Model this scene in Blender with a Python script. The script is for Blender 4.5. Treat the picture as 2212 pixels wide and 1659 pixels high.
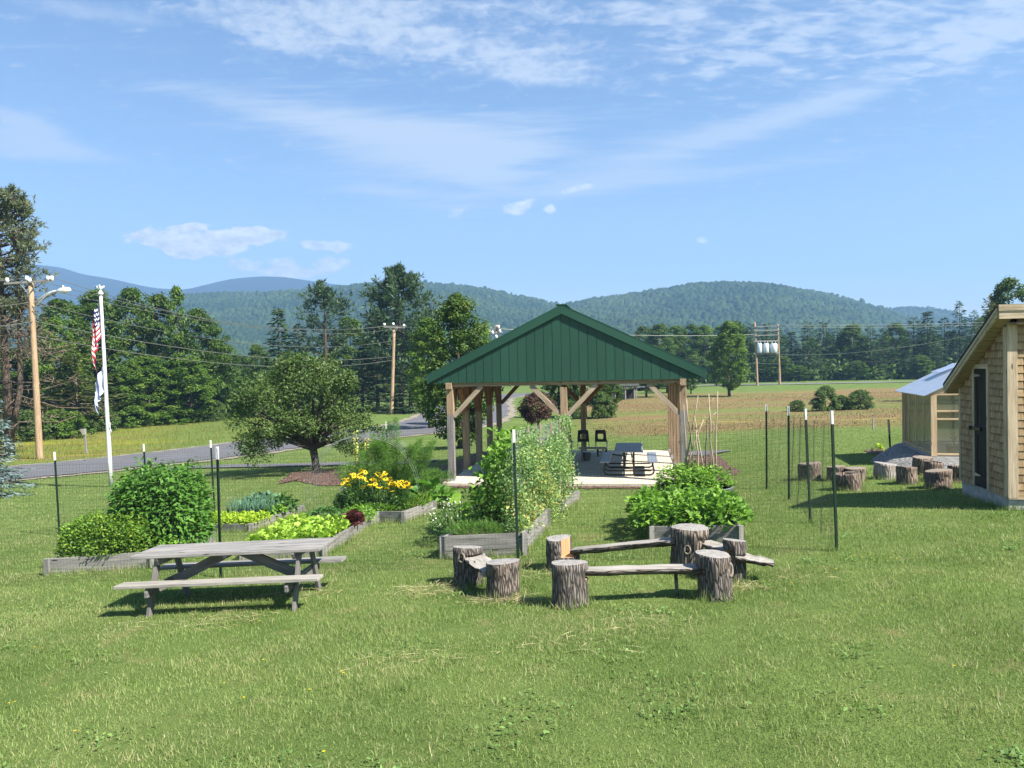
import bpy, math, random
import numpy as np
from mathutils import Vector, Matrix

SC = bpy.context.scene
for o in list(bpy.data.objects):
    bpy.data.objects.remove(o)
COL = SC.collection
random.seed(7)
RNG = np.random.default_rng(11)
R = math.radians
PI = math.pi

# ------------------------------------------------------------------ camera
F = 3030.0 / 4032 * 2212            # focal length in survey units (2212 wide)
CAM = Vector((0, 0, 2.3))
PITCH, ROLL = R(-1.17), R(1.2)
FWD = Vector((0, math.cos(PITCH), math.sin(PITCH)))
UP0 = Vector((0, -math.sin(PITCH), math.cos(PITCH)))
RT = Vector((math.cos(ROLL), 0, 0)) - UP0 * math.sin(ROLL)
UPV = Vector((math.sin(ROLL), 0, 0)) + UP0 * math.cos(ROLL)
cd = bpy.data.cameras.new('camera')
cam = bpy.data.objects.new('camera', cd)
COL.objects.link(cam)
m3 = Matrix((RT, UPV, -FWD)).transposed()
cam.matrix_world = Matrix.Translation(CAM) @ m3.to_4x4()
cd.sensor_width = 36
cd.lens = 36 * 3030 / 4032
cd.clip_start = 0.05
cd.clip_end = 20000
SC.camera = cam

# ------------------------------------------------------------------ light
SUN_AZ, SUN_EL = R(124), R(47)
SUNV = Vector((math.sin(SUN_AZ) * math.cos(SUN_EL), math.cos(SUN_AZ) * math.cos(SUN_EL), math.sin(SUN_EL)))
sl = bpy.data.lights.new('sun', 'SUN')
sl.energy = 5.0
sl.angle = R(0.55)
sl.color = (1.0, 0.93, 0.82)
so = bpy.data.objects.new('sun', sl)
COL.objects.link(so)
so.rotation_euler = SUNV.to_track_quat('Z', 'Y').to_euler()
SC.view_settings.view_transform = 'Standard'
SC.view_settings.look = 'None'
SC.view_settings.exposure = 1.4
SC.view_settings.gamma = 1.0
SC.view_settings.use_curve_mapping = False
SC.cycles.use_denoising = True
SC.cycles.max_bounces = 6
SC.cycles.diffuse_bounces = 3
SC.cycles.glossy_bounces = 3
SC.cycles.transmission_bounces = 5
SC.cycles.transparent_max_bounces = 12
SC.cycles.volume_bounces = 0
SC.cycles.caustics_reflective = False
SC.cycles.caustics_refractive = False


# ------------------------------------------------------------------ node helpers
class NT:
    def __init__(s, tree):
        s.t = tree
        s.n = tree.nodes
        s.l = tree.links

    def new(s, typ, **kw):
        n = s.n.new(typ)
        for k, v in kw.items():
            setattr(n, k, v)
        return n

    def set(s, inp, v):
        if hasattr(v, 'is_linked') or isinstance(v, bpy.types.NodeSocket):
            s.l.new(v, inp)
        else:
            inp.default_value = v

    def m(s, op, a, b=None, c=None, clamp=False):
        n = s.new('ShaderNodeMath', operation=op, use_clamp=clamp)
        for i, v in enumerate((a, b, c)):
            if v is not None:
                s.set(n.inputs[i], v)
        return n.outputs[0]

    def add(s, a, b): return s.m('ADD', a, b)
    def sub(s, a, b): return s.m('SUBTRACT', a, b)
    def mul(s, a, b): return s.m('MULTIPLY', a, b)
    def clampv(s, a): return s.m('ADD', a, 0.0, clamp=True)

    def ss(s, x, a, b):
        n = s.new('ShaderNodeMapRange', interpolation_type='SMOOTHSTEP')
        s.set(n.inputs[0], x)
        n.inputs[1].default_value = a
        n.inputs[2].default_value = b
        return n.outputs[0]

    def noise(s, vec, scale, detail=4, rough=.55, dist=0.0):
        n = s.new('ShaderNodeTexNoise')
        if vec is not None:
            s.l.new(vec, n.inputs['Vector'])
        n.inputs['Scale'].default_value = scale
        n.inputs['Detail'].default_value = detail
        n.inputs['Roughness'].default_value = rough
        n.inputs['Distortion'].default_value = dist
        return n.outputs[0]

    def mapv(s, vec, scale=(1, 1, 1), rot=(0, 0, 0), loc=(0, 0, 0)):
        n = s.new('ShaderNodeMapping')
        s.l.new(vec, n.inputs[0])
        n.inputs['Scale'].default_value = scale
        n.inputs['Rotation'].default_value = rot
        n.inputs['Location'].default_value = loc
        return n.outputs[0]

    def mix(s, f, a, b, blend='MIX'):
        n = s.new('ShaderNodeMix', data_type='RGBA', blend_type=blend)
        s.set(n.inputs[0], f)
        for i, v in ((6, a), (7, b)):
            if isinstance(v, (tuple, list)):
                v = tuple(v) + ((1,) if len(v) == 3 else ())
            s.set(n.inputs[i], v)
        return n.outputs[2]

    def comb(s, x, y, z=0.0):
        n = s.new('ShaderNodeCombineXYZ')
        for i, v in enumerate((x, y, z)):
            s.set(n.inputs[i], v)
        return n.outputs[0]

    def sep(s, v):
        n = s.new('ShaderNodeSeparateXYZ')
        s.l.new(v, n.inputs[0])
        return n.outputs

    def attr(s, name):
        return s.new('ShaderNodeAttribute', attribute_name=name)

    def bump(s, h, strength=.5, dist=.01):
        n = s.new('ShaderNodeBump')
        n.inputs['Strength'].default_value = strength
        n.inputs['Distance'].default_value = dist
        s.l.new(h, n.inputs['Height'])
        return n.outputs[0]


def ray(x, y):
    d = FWD + RT * ((x - 1106) / F) - UPV * ((y - 829.5) / F)
    return d / d.y


def aim(x, y, Y):
    d = ray(x, y)
    return Vector((d.x * Y, Y, CAM.z + d.z * Y))


# ------------------------------------------------------------------ sky
def build_world():
    w = bpy.data.worlds.new('World')
    SC.world = w
    w.use_nodes = True
    t = NT(w.node_tree)
    t.n.clear()
    sky = t.new('ShaderNodeTexSky', sky_type='NISHITA')
    sky.sun_disc = False
    sky.sun_elevation = SUN_EL
    sky.sun_rotation = SUN_AZ
    sky.altitude = 200
    sky.air_density = 1.0
    sky.dust_density = 0.3
    sky.ozone_density = 1.6
    tc = t.new('ShaderNodeTexCoord')
    dv = tc.outputs['Generated']
    x, y, z = t.sep(dv)
    az = t.m('ARCTAN2', x, y)
    el = t.m('ARCSINE', z)
    # cloud sheet seen in true perspective: project the direction on a high plane
    zz = t.m('MAXIMUM', t.add(z, 0.10), 0.02)
    pv = t.comb(t.m('DIVIDE', x, zz), t.m('DIVIDE', y, zz))

    def blob(px, py, sx, sy, rot=0.0):
        d = ray(px, py)
        a0 = math.atan2(d.x, d.y)
        e0 = math.atan2(d.z, math.hypot(d.x, d.y))
        da = t.sub(az, a0)
        de = t.sub(el, e0)
        c, s_ = math.cos(R(rot)), math.sin(R(rot))
        u = t.add(t.mul(da, c / (sx / F)), t.mul(de, s_ / (sx / F)))
        v = t.sub(t.mul(de, c / (sy / F)), t.mul(da, s_ / (sy / F)))
        q = t.add(t.mul(u, u), t.mul(v, v))
        return t.m('EXPONENT', t.mul(q, -1.0))

    def tot(lst):
        r = blob(*lst[0])
        for b in lst[1:]:
            r = t.add(r, blob(*b))
        return r
    # mottled altocumulus sheet
    n1 = t.noise(t.mapv(pv, (1, 1.6, 1), (0, 0, R(25))), 9.0, 6, .6, .6)
    n1c = t.noise(t.mapv(pv, (1.3, 1, 1), (0, 0, R(60)), (2, 5, 0)), 24.0, 5, .6, .4)
    n1 = t.add(t.mul(n1, .62), t.mul(n1c, .38))
    n1b = t.noise(t.mapv(pv, (1, 1, 1)), 2.6, 3, .5)
    alto = tot([(560, 40, 170, 38, -4), (760, 55, 190, 55, -8), (960, 95, 210, 45, -10), (1170, 120, 170, 40, -4), (1180, 165, 130, 22, -4), (620, 95, 110, 22, -8), (1230, 40, 130, 22, 0), (1000, 15, 260, 20, 0)])
    a1 = t.mul(t.ss(t.add(t.mul(alto, .8), t.mul(t.sub(n1, .5), 4.6)), .15, 1.75), .82)
    # rippled bands on the right
    rp = t.noise(t.mapv(pv, (4.2, 8.5, 1), (0, 0, R(-38))), 2.6, 3, .5, .5)
    rp2 = t.noise(t.mapv(pv, (1, 1, 1), (0, 0, 0), (3, 1, 0)), 11.0, 4, .6)
    alto2 = tot([(1480, 60, 120, 70, 20), (1640, 80, 170, 60, 20), (1850, 60, 230, 75, 15), (2080, 90, 200, 60, 15), (2180, 60, 150, 60, 0), (1380, 20, 120, 30, 0)])
    a2 = t.mul(t.ss(t.add(t.mul(alto2, .75), t.add(t.mul(t.sub(rp, .5), 3.0), t.mul(t.sub(rp2, .5), 2.2))), .25, 1.6), .74)
    # thin veil streaks
    st = t.noise(t.mapv(pv, (1.1, 5.5, 1), (0, 0, R(12))), 1.6, 6, .6, .8)
    st2 = t.noise(t.mapv(pv, (1.0, 6.0, 1), (0, 0, R(-14))), 1.9, 6, .62, .5)
    sf_ = t.noise(t.mapv(pv, (2.2, 13, 1), (0, 0, R(18)), (1, 7, 0)), 3.4, 5, .62, .6)
    st = t.add(t.mul(st, .62), t.mul(sf_, .38))
    st2 = t.add(t.mul(st2, .62), t.mul(t.noise(t.mapv(pv, (2.5, 12, 1), (0, 0, R(-22)), (5, 2, 0)), 3.1, 5, .62, .6), .38))
    veil = tot([(620, 245, 330, 26, -7), (900, 290, 260, 45, -10), (850, 345, 260, 30, -10), (1040, 370, 130, 45, -20), (860, 415, 220, 30, -8), (1080, 300, 200, 50, 0)])
    veil2 = tot([(1330, 345, 300, 40, 10), (1300, 400, 220, 26, 6), (1560, 290, 200, 24, 14), (1750, 240, 150, 30, 16), (1880, 205, 80, 20, 14), (1600, 370, 260, 20, 3)])
    bright = tot([(1720, 245, 150, 24, 18), (1850, 208, 85, 16, 8), (1560, 290, 130, 14, 10)])
    left = tot([(60, 290, 90, 34, -8), (150, 325, 130, 16, -6), (20, 330, 80, 16, 0), (40, 255, 60, 16, -10), (180, 20, 160, 20, 0)])
    a3 = t.mul(t.ss(t.add(t.mul(veil, .85), t.mul(t.sub(st, .5), 3.2)), .05, 1.5), .74)
    a4 = t.mul(t.ss(t.add(t.mul(veil2, .85), t.mul(t.sub(st2, .5), 3.2)), .1, 1.6), .56)
    a5 = t.mul(t.ss(t.add(bright, t.mul(t.sub(n1, .5), 2.6)), .25, 1.5), .62)
    a6 = t.mul(t.ss(t.add(left, t.mul(t.sub(n1, .5), 2.0)), .2, 1.6), .55)
    low = t.mul(tot([(1100, 500, 480, 50, 0), (620, 600, 500, 40, 0)]), t.mul(n1b, .22))
    # small cumulus low over the hills
    cv = t.comb(t.mul(az, 1.0), t.mul(el, 1.7))
    cn = t.noise(cv, 42.0, 6, .6, .3)
    cum = tot([(345, 515, 50, 17, 4), (440, 528, 60, 20, 0), (520, 512, 62, 17, 8), (555, 508, 40, 14, 0), (415, 490, 30, 7, 10), (400, 545, 30, 12, 0)])
    cumb = tot([(672, 528, 22, 8, 0), (730, 533, 36, 11, 0), (602, 570, 30, 15, 0), (715, 570, 40, 14, 0), (523, 571, 26, 12, 0), (640, 590, 60, 10, 0)])
    cumc = tot([(1105, 452, 28, 13, 0), (1140, 440, 26, 12, 20), (1187, 451, 14, 10, 0), (1517, 518, 14, 11, 0), (1245, 408, 40, 9, 10), (990, 455, 30, 12, 20), (2085, 664, 34, 12, -20)])
    c1 = t.mul(t.ss(t.add(t.mul(cum, 2.1), t.mul(t.sub(cn, .5), 4.0)), .45, 1.0), t.ss(cum, .06, .35))
    c2 = t.mul(t.ss(t.add(t.mul(cumb, 1.8), t.mul(t.sub(cn, .5), 3.4)), .45, 1.1), t.mul(t.ss(cumb, .06, .35), .85))
    c3 = t.mul(t.ss(t.add(t.mul(cumc, 1.5), t.mul(t.sub(cn, .5), 3.4)), .45, 1.5), t.mul(t.ss(cumc, .06, .5), .8))
    al = t.m('MAXIMUM', t.m('MAXIMUM', t.add(a1, 0), a2), t.m('MAXIMUM', t.m('MAXIMUM', a3, a4), t.m('MAXIMUM', a5, a6)))
    al = t.add(al, low)
    al = t.clampv(al)
    hz = t.new('ShaderNodeHueSaturation')
    hz.inputs['Saturation'].default_value = 1.10
    t.l.new(t.mix(1.0, sky.outputs[0], (.96, .925, .935), 'MULTIPLY'), hz.inputs['Color'])
    colr = t.mix(al, hz.outputs[0], (4.0, 4.35, 4.9))
    cs = t.ss(t.noise(cv, 60.0, 4, .6), .3, .7)
    colr = t.mix(t.m('MAXIMUM', c1, t.m('MAXIMUM', c2, c3)), colr, t.mix(cs, (4.1, 4.35, 4.75), (6.4, 6.4, 6.4)))
    bg = t.new('ShaderNodeBackground')
    bg.inputs[1].default_value = SKY_STRENGTH
    t.l.new(colr, bg.inputs[0])
    out = t.new('ShaderNodeOutputWorld')
    t.l.new(bg.outputs[0], out.inputs[0])


SKY_STRENGTH = 0.075
build_world()


# ------------------------------------------------------------------ terrain
def _plane(X, Y):
    return 2.3 - (2.29 - .04 * np.clip(X, -40, 14) + .042 * np.maximum(Y, 0))


def gz0(X, Y):
    X = np.asarray(X, float)
    Y = np.asarray(Y, float)
    a = -_plane(X, Y)
    b = -(2.3 - (4.9 - .010 * np.clip(X, -60, 70)))
    k = 1.2
    h = np.clip(.5 + .5 * (b - a) / k, 0, 1)
    return -(b * (1 - h) + a * h - k * h * (1 - h))


PO = Vector((-1.77, 22.0))              # pavilion front-left post
PYAW = R(9.2)
PR = Vector((math.cos(PYAW), -math.sin(PYAW)))
PD = Vector((math.sin(PYAW), math.cos(PYAW)))
PW, PL, PZ = 6.5, 7.8, -0.99


def gz(X, Y):
    X = np.asarray(X, float)
    Y = np.asarray(Y, float)
    z = gz0(X, Y)
    u = (X - PO.x) * PR.x + (Y - PO.y) * PR.y
    v = (X - PO.x) * PD.x + (Y - PO.y) * PD.y
    du = np.maximum(np.maximum(-.5 - u, u - PW - .3), 0)
    dv = np.maximum(np.maximum(-1.0 - v, v - PL - .5), 0)
    d = np.hypot(du, dv)
    s = np.clip(1 - d / 2.6, 0, 1)
    s = s * s * (3 - 2 * s)
    und = .03 * np.sin(X * .55 + 1.3) * np.sin(Y * .47) * np.clip(Y / 14, 0, 1) + .12 * np.sin(X * .08 + .6) * np.sin(Y * .061 + 1) * np.clip((Y - 30) / 40, 0, 1)
    return (z + und) * (1 - s) + PZ * s


def gzf(x, y): return float(gz(x, y))


def G(px, py, dz=0.0):
    d = ray(px, py)
    y = 2.0
    f = lambda q: CAM.z + d.z * q - (gzf(d.x * q, q) + dz)
    while y < 800 and f(y) > 0:
        y *= 1.012
    lo, hi = y / 1.012, y
    for _ in range(30):
        mm = .5 * (lo + hi)
        if f(mm) > 0:
            lo = mm
        else:
            hi = mm
    return Vector((d.x * lo, lo, gzf(d.x * lo, lo)))


# ------------------------------------------------------------------ mesh builder
def rotz(a): return Matrix.Rotation(a, 3, 'Z')


class MB:
    def __init__(s):
        s.v, s.f, s.mi, s.gc, s.sm = [], [], [], [], []

    def face(s, idx, m=0, smooth=False):
        s.f.append(tuple(idx))
        s.mi.append(m)
        s.sm.append(smooth)

    def vert(s, p, g=(0, 0, 0)):
        s.v.append(tuple(p))
        s.gc.append(tuple(g))
        return len(s.v) - 1

    def box(s, c, size, rot=None, m=0, jit=0.0):
        c = Vector(c)
        rot = rot or Matrix.Identity(3)
        hx, hy, hz = size[0] / 2, size[1] / 2, size[2] / 2
        o = random.random() * 50
        ax = max(range(3), key=lambda i: size[i])
        b = len(s.v)
        for i in (-1, 1):
            for j in (-1, 1):
                for k in (-1, 1):
                    l = Vector((i * hx, j * hy, k * hz))
                    if jit:
                        l += Vector((random.uniform(-jit, jit), random.uniform(-jit, jit), random.uniform(-jit, jit)))
                    g = [l[ax], l[(ax + 1) % 3] + o, l[(ax + 2) % 3] + o * 1.7]
                    s.vert(c + rot @ l, g)
        for q in ((0, 1, 3, 2), (4, 6, 7, 5), (0, 4, 5, 1), (2, 3, 7, 6), (0, 2, 6, 4), (1, 5, 7, 3)):
            s.face([b + i for i in q], m)
        return b

    def beam(s, p0, p1, w, h, m=0, up=(0, 0, 1), jit=0.0):
        p0, p1 = Vector(p0), Vector(p1)
        d = p1 - p0
        L = d.length
        x = d.normalized()
        u = Vector(up)
        y = u.cross(x)
        if y.length < 1e-4:
            y = Vector((0, 1, 0)).cross(x)
        y.normalize()
        z = x.cross(y)
        s.box((p0 + p1) / 2, (L, w, h), Matrix((x, y, z)).transposed(), m, jit)

    def tube(s, pts, rads, n=8, m=0, cap=True, smooth=True, capm=None, wob=None):
        pts = [Vector(p) for p in pts]
        if not hasattr(rads, '__len__'):
            rads = [rads] * len(pts)
        b = len(s.v)
        prevx = None
        acc = random.random() * 30
        for i, p in enumerate(pts):
            t = (pts[min(i + 1, len(pts) - 1)] - pts[max(i - 1, 0)])
            t = t.normalized() if t.length > 1e-9 else Vector((0, 0, 1))
            if prevx is None:
                a = Vector((1, 0, 0)) if abs(t.x) < .9 else Vector((0, 1, 0))
            else:
                a = prevx
            x = (a - t * a.dot(t)).normalized()
            prevx = x
            y = t.cross(x)
            if i:
                acc += (p - pts[i - 1]).length
            for k in range(n):
                an = 2 * PI * k / n
                r = rads[i] * (wob(k, i) if wob else 1)
                s.vert(p + x * (r * math.cos(an)) + y * (r * math.sin(an)), (acc, math.cos(an) * rads[i] * 1.2, math.sin(an) * rads[i] * 1.2))
        for i in range(len(pts) - 1):
            for k in range(n):
                k2 = (k + 1) % n
                s.face((b + i * n + k, b + i * n + k2, b + (i + 1) * n + k2, b + (i + 1) * n + k), m, smooth)
        if cap:
            cm = m if capm is None else capm
            s.face([b + k for k in range(n)][::-1], cm)
            s.face([b + (len(pts) - 1) * n + k for k in range(n)], cm)

    def prism(s, poly, axis_o, ux, uy, ext, m=0):
        """poly in 2d (ux,uy), extruded along ext vector"""
        o, ux, uy, ext = Vector(axis_o), Vector(ux), Vector(uy), Vector(ext)
        n = len(poly)
        b = len(s.v)
        L = ext.length
        ra = random.random() * 20
        for e in (0, 1):
            for (a, c) in poly:
                s.vert(o + ux * a + uy * c + ext * e, (L * e, a + ra, c + ra))
        s.face([b + i for i in range(n)][::-1], m)
        s.face([b + n + i for i in range(n)], m)
        for i in range(n):
            j = (i + 1) % n
            s.face((b + i, b + j, b + n + j, b + n + i), m)

    def ball(s, c, r, n=10, m=0, sc=(1, 1, 1)):
        c = Vector(c)
        b = len(s.v)
        k = max(4, n // 2)
        for i in range(1, k):
            th = PI * i / k
            for j in range(n):
                ph = 2 * PI * j / n
                s.vert(c + Vector((r * sc[0] * math.sin(th) * math.cos(ph), r * sc[1] * math.sin(th) * math.sin(ph), r * sc[2] * math.cos(th))))
        t = s.vert(c + Vector((0, 0, r * sc[2])))
        d = s.vert(c - Vector((0, 0, r * sc[2])))
        for i in range(k - 2):
            for j in range(n):
                j2 = (j + 1) % n
                s.face((b + i * n + j, b + (i + 1) * n + j, b + (i + 1) * n + j2, b + i * n + j2), m, True)
        for j in range(n):
            j2 = (j + 1) % n
            s.face((t, b + j, b + j2), m, True)
            s.face((d, b + (k - 2) * n + j2, b + (k - 2) * n + j), m, True)

    def build(s, name, mats, parent=None, loc=None, bevel=0.0):
        me = bpy.data.meshes.new(name)
        me.from_pydata(s.v, [], s.f)
        if not isinstance(mats, (list, tuple)):
            mats = [mats]
        for mt in mats:
            me.materials.append(mt)
        me.polygons.foreach_set('material_index', s.mi)
        me.polygons.foreach_set('use_smooth', s.sm)
        a = me.attributes.new('gc', 'FLOAT_VECTOR', 'POINT')
        a.data.foreach_set('vector', np.array(s.gc, 'f').ravel())
        me.validate()
        me.update()
        o = bpy.data.objects.new(name, me)
        COL.objects.link(o)
        if parent:
            o.parent = parent
        if loc is not None:
            o.location = loc
        if bevel:
            bv = o.modifiers.new('bevel', 'BEVEL')
            bv.width = bevel
            bv.segments = 2
            bv.limit_method = 'ANGLE'
        return o


def np_mesh(name, V, faces, tint=None, mat=None, parent=None, loc=None):
    """faces: list of (n,k) int arrays"""
    me = bpy.data.meshes.new(name)
    V = np.asarray(V, 'f')
    me.vertices.add(len(V))
    me.vertices.foreach_set('co', V.ravel())
    tot = sum(f.size for f in faces)
    nf = sum(len(f) for f in faces)
    me.loops.add(tot)
    me.polygons.add(nf)
    me.loops.foreach_set('vertex_index', np.concatenate([f.ravel() for f in faces]).astype('i'))
    sizes = np.concatenate([np.full(len(f), f.shape[1], 'i') for f in faces])
    st = np.zeros(nf, 'i')
    st[1:] = np.cumsum(sizes)[:-1]
    me.polygons.foreach_set('loop_start', st)
    if tint is not None:
        a = me.attributes.new('tint', 'FLOAT', 'POINT')
        a.data.foreach_set('value', np.asarray(tint, 'f'))
    me.update(calc_edges=True)
    for mt in (mat if isinstance(mat, (list, tuple)) else [mat]):
        if mt:
            me.materials.append(mt)
    o = bpy.data.objects.new(name, me)
    COL.objects.link(o)
    if parent:
        o.parent = parent
    if loc is not None:
        o.location = loc
    return o


def nrm(a):
    return a / np.maximum(np.linalg.norm(a, axis=-1, keepdims=True), 1e-9)


def leaves(P, A, N, L, W, fold=.18, wide=.45, tint=None):
    """folded diamond leaves -> (V, quads, tint)"""
    P, A, N = np.asarray(P, float), nrm(np.asarray(A, float)), np.asarray(N, float)
    n = len(P)
    S = nrm(np.cross(A, N))
    N2 = np.cross(S, A)
    L = np.broadcast_to(np.asarray(L, float), (n,))[:, None]
    W = np.broadcast_to(np.asarray(W, float), (n,))[:, None]
    V = np.empty((n, 4, 3))
    V[:, 0] = P
    V[:, 1] = P + A * L * wide + S * W * .5 + N2 * W * fold
    V[:, 2] = P + A * L - N2 * L * fold * .6
    V[:, 3] = P + A * L * wide - S * W * .5 + N2 * W * fold
    q = np.arange(n * 4).reshape(n, 4)
    if tint is None:
        tint = RNG.random(n)
    return V.reshape(-1, 3), q, np.repeat(tint, 4)


def cat_leaves(lst):
    Vs, qs, ts, o = [], [], [], 0
    for V, q, t in lst:
        Vs.append(V)
        qs.append(q + o)
        ts.append(t)
        o += len(V)
    return np.concatenate(Vs), np.concatenate(qs), np.concatenate(ts)


def rdir(n):
    return nrm(RNG.normal(size=(n, 3)))


# ------------------------------------------------------------------ object helpers
def tag(o, label=None, cat=None, group=None, kind=None):
    if label: o['label'] = label
    if cat: o['category'] = cat
    if group: o['group'] = group
    if kind: o['kind'] = kind
    return o


def thing(name, label, cat, loc, rz=0.0, group=None, rot=None):
    o = bpy.data.objects.new(name, None)
    o.empty_display_size = .2
    COL.objects.link(o)
    o.location = loc
    o.rotation_euler = rot if rot else (0, 0, rz)
    return tag(o, label, cat, group)


def copy_tree(o, loc, rz=0.0, sc=1.0, label=None, group=None):
    c = o.copy()
    COL.objects.link(c)
    for ch in list(o.children):
        k = ch.copy()
        COL.objects.link(k)
        k.parent = c
        for g in ch.children:
            q = g.copy()
            COL.objects.link(q)
            q.parent = k
    c.location = loc
    c.rotation_euler = (0, 0, rz)
    c.scale = sc if hasattr(sc, '__len__') else (sc, sc, sc)
    if label: c['label'] = label
    if group: c['group'] = group
    return c


ORD = ['first', 'second', 'third', 'fourth', 'fifth', 'sixth', 'seventh', 'eighth', 'ninth', 'tenth', 'eleventh', 'twelfth', 'thirteenth', 'fourteenth', 'fifteenth', 'sixteenth', 'seventeenth', 'eighteenth', 'nineteenth', 'twentieth']


# ------------------------------------------------------------------ materials
def mat_new(name):
    m = bpy.data.materials.new(name)
    m.use_nodes = True
    t = NT(m.node_tree)
    b = t.n['Principled BSDF']
    return m, t, b


def plain(name, col, rough=.5, metal=0.0, var=.12, vscale=6.0, bump=0.0, spec=.4):
    m, t, b = mat_new(name)
    tc = t.new('ShaderNodeTexCoord')
    n = t.noise(tc.outputs['Object'], vscale, 5, .6)
    c2 = tuple(max(0, c * (1 - var * 2)) for c in col)
    c1 = tuple(min(1, c * (1 + var)) for c in col)
    t.l.new(t.mix(t.ss(n, .3, .7), c2, c1), b.inputs['Base Color'])
    b.inputs['Roughness'].default_value = rough
    b.inputs['Metallic'].default_value = metal
    b.inputs['Specular IOR Level'].default_value = spec
    if bump:
        t.l.new(t.bump(t.noise(tc.outputs['Object'], vscale * 6, 4), bump, .01), b.inputs['Normal'])
    return m


def wood(name, c_dark, c_mid, c_light, grain=1.0, knots=True, rough=.8, green=0.0):
    m, t, b = mat_new(name)
    g = t.attr('gc').outputs['Vector']
    gv = t.mapv(g, (1.6, 26, 26))
    n1 = t.noise(gv, 1.0, 6, .6, .4)
    n2 = t.noise(t.mapv(g, (.9, 4, 4)), 1.0, 4, .6)
    n3 = t.noise(t.mapv(g, (5, 140, 140)), 1.0, 3, .5)
    f = t.clampv(t.add(t.mul(n1, .7), t.mul(n3, .35)))
    c = t.mix(t.ss(f, .3, .75), c_dark, c_light)
    c = t.mix(t.ss(n2, .35, .7), c, t.mix(.55, c, c_mid))
    if knots:
        vo = t.new('ShaderNodeTexVoronoi')
        t.l.new(t.mapv(g, (2.2, 9, 9)), vo.inputs['Vector'])
        vo.inputs['Scale'].default_value = 1.0
        c = t.mix(t.ss(vo.outputs['Distance'], .16, .06), c, tuple(x * .35 for x in c_dark))
    st = t.noise(t.mapv(g, (.7, 1.7, 1.7), (0, 0, 0), (9, 3, 1)), 1.6, 5, .65)
    c = t.mix(t.mul(t.ss(st, .52, .75), .5), c, tuple(x * .5 for x in c_dark))
    t.l.new(c, b.inputs['Base Color'])
    b.inputs['Roughness'].default_value = rough
    b.inputs['Specular IOR Level'].default_value = .25
    t.l.new(t.bump(t.add(n1, n3), .35 * grain, .006), b.inputs['Normal'])
    return m


def foliage(name, dark, light, alt=None, transl=.32, nscale=1.5, rough=.55):
    m, t, b = mat_new(name)
    at = t.attr('tint').outputs['Fac']
    tc = t.new('ShaderNodeTexCoord')
    n = t.noise(tc.outputs['Object'], nscale, 3, .6)
    f = t.clampv(t.add(t.mul(at, .65), t.mul(t.sub(n, .35), 1.1)))
    c = t.mix(f, dark, light)
    if alt:
        n2 = t.noise(tc.outputs['Object'], nscale * 2.3, 2, .5)
        c = t.mix(t.mul(t.ss(t.add(t.mul(n2, .8), t.mul(at, .35)), .62, .8), .8), c, alt)
    t.l.new(c, b.inputs['Base Color'])
    b.inputs['Roughness'].default_value = rough
    b.inputs['Specular IOR Level'].default_value = .3
    tr = t.new('ShaderNodeBsdfTranslucent')
    t.l.new(t.mix(1.0, c, (1.0, 1.15, .55), 'MULTIPLY'), tr.inputs[0])
    mx = t.new('ShaderNodeMixShader')
    mx.inputs[0].default_value = transl
    t.l.new(b.outputs[0], mx.inputs[1])
    t.l.new(tr.outputs[0], mx.inputs[2])
    t.l.new(mx.outputs[0], t.n['Material Output'].inputs[0])
    return m


def bark(name, c1, c2, lichen=None, sc=1.0, crk=.55):
    m, t, b = mat_new(name)
    g = t.attr('gc').outputs['Vector']
    gv = t.mapv(g, (5 * sc, 30 * sc, 30 * sc))
    n = t.noise(gv, 1.0, 5, .65, 1.2)
    n2 = t.noise(t.mapv(g, (4, 6, 6)), 1.0, 4, .6)
    vo = t.new('ShaderNodeTexVoronoi', feature='DISTANCE_TO_EDGE')
    t.l.new(t.mix(.22, t.mapv(g, (5.5 * sc, 31 * sc, 31 * sc)), t.new('ShaderNodeTexNoise').outputs['Color'], 'ADD'), vo.inputs['Vector'])
    vo.inputs['Scale'].default_value = 1.0
    cr = t.ss(vo.outputs['Distance'], .0, .22)
    c = t.mix(t.ss(n, .3, .7), c1, c2)
    c = t.mix(t.sub(1.0, cr), c, tuple(x * crk for x in c1))
    c = t.mix(t.mul(t.ss(n2, .5, .75), .4), c, (.22, .16, .11))
    if lichen:
        n4 = t.noise(t.mapv(g, (14, 17, 17)), 1.0, 4, .6)
        c = t.mix(t.ss(n4, .66, .72), c, lichen)
    t.l.new(c, b.inputs['Base Color'])
    b.inputs['Roughness'].default_value = .92
    b.inputs['Specular IOR Level'].default_value = .15
    t.l.new(t.bump(t.add(t.mul(n, .6), cr), .9, .02), b.inputs['Normal'])
    return m


M = {}
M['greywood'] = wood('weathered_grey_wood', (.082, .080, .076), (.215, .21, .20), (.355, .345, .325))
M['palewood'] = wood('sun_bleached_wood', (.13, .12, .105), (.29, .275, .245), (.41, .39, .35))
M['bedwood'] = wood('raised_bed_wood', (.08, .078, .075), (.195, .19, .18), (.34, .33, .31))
M['legwood'] = wood('shaded_grey_wood', (.055, .052, .05), (.14, .135, .13), (.23, .22, .21))  # weathered grey made darker; shade below the table is in the colour too
M['postwood'] = wood('timber_post_wood', (.13, .08, .045), (.30, .215, .14), (.44, .33, .22))
M['postgrey'] = wood('grey_timber_post', (.085, .08, .077), (.19, .18, .175), (.29, .27, .25))
M['postred'] = wood('reddish_timber', (.11, .045, .022), (.23, .11, .06), (.34, .18, .10))
M['bracewood'] = wood('tan_brace_wood', (.16, .115, .075), (.34, .265, .185), (.46, .385, .285))
M['newwood'] = wood('new_lumber', (.36, .24, .13), (.56, .41, .25), (.68, .53, .35))
M['trimwood'] = wood('shed_trim_wood', (.24, .175, .11), (.46, .37, .255), (.58, .49, .36))
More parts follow.
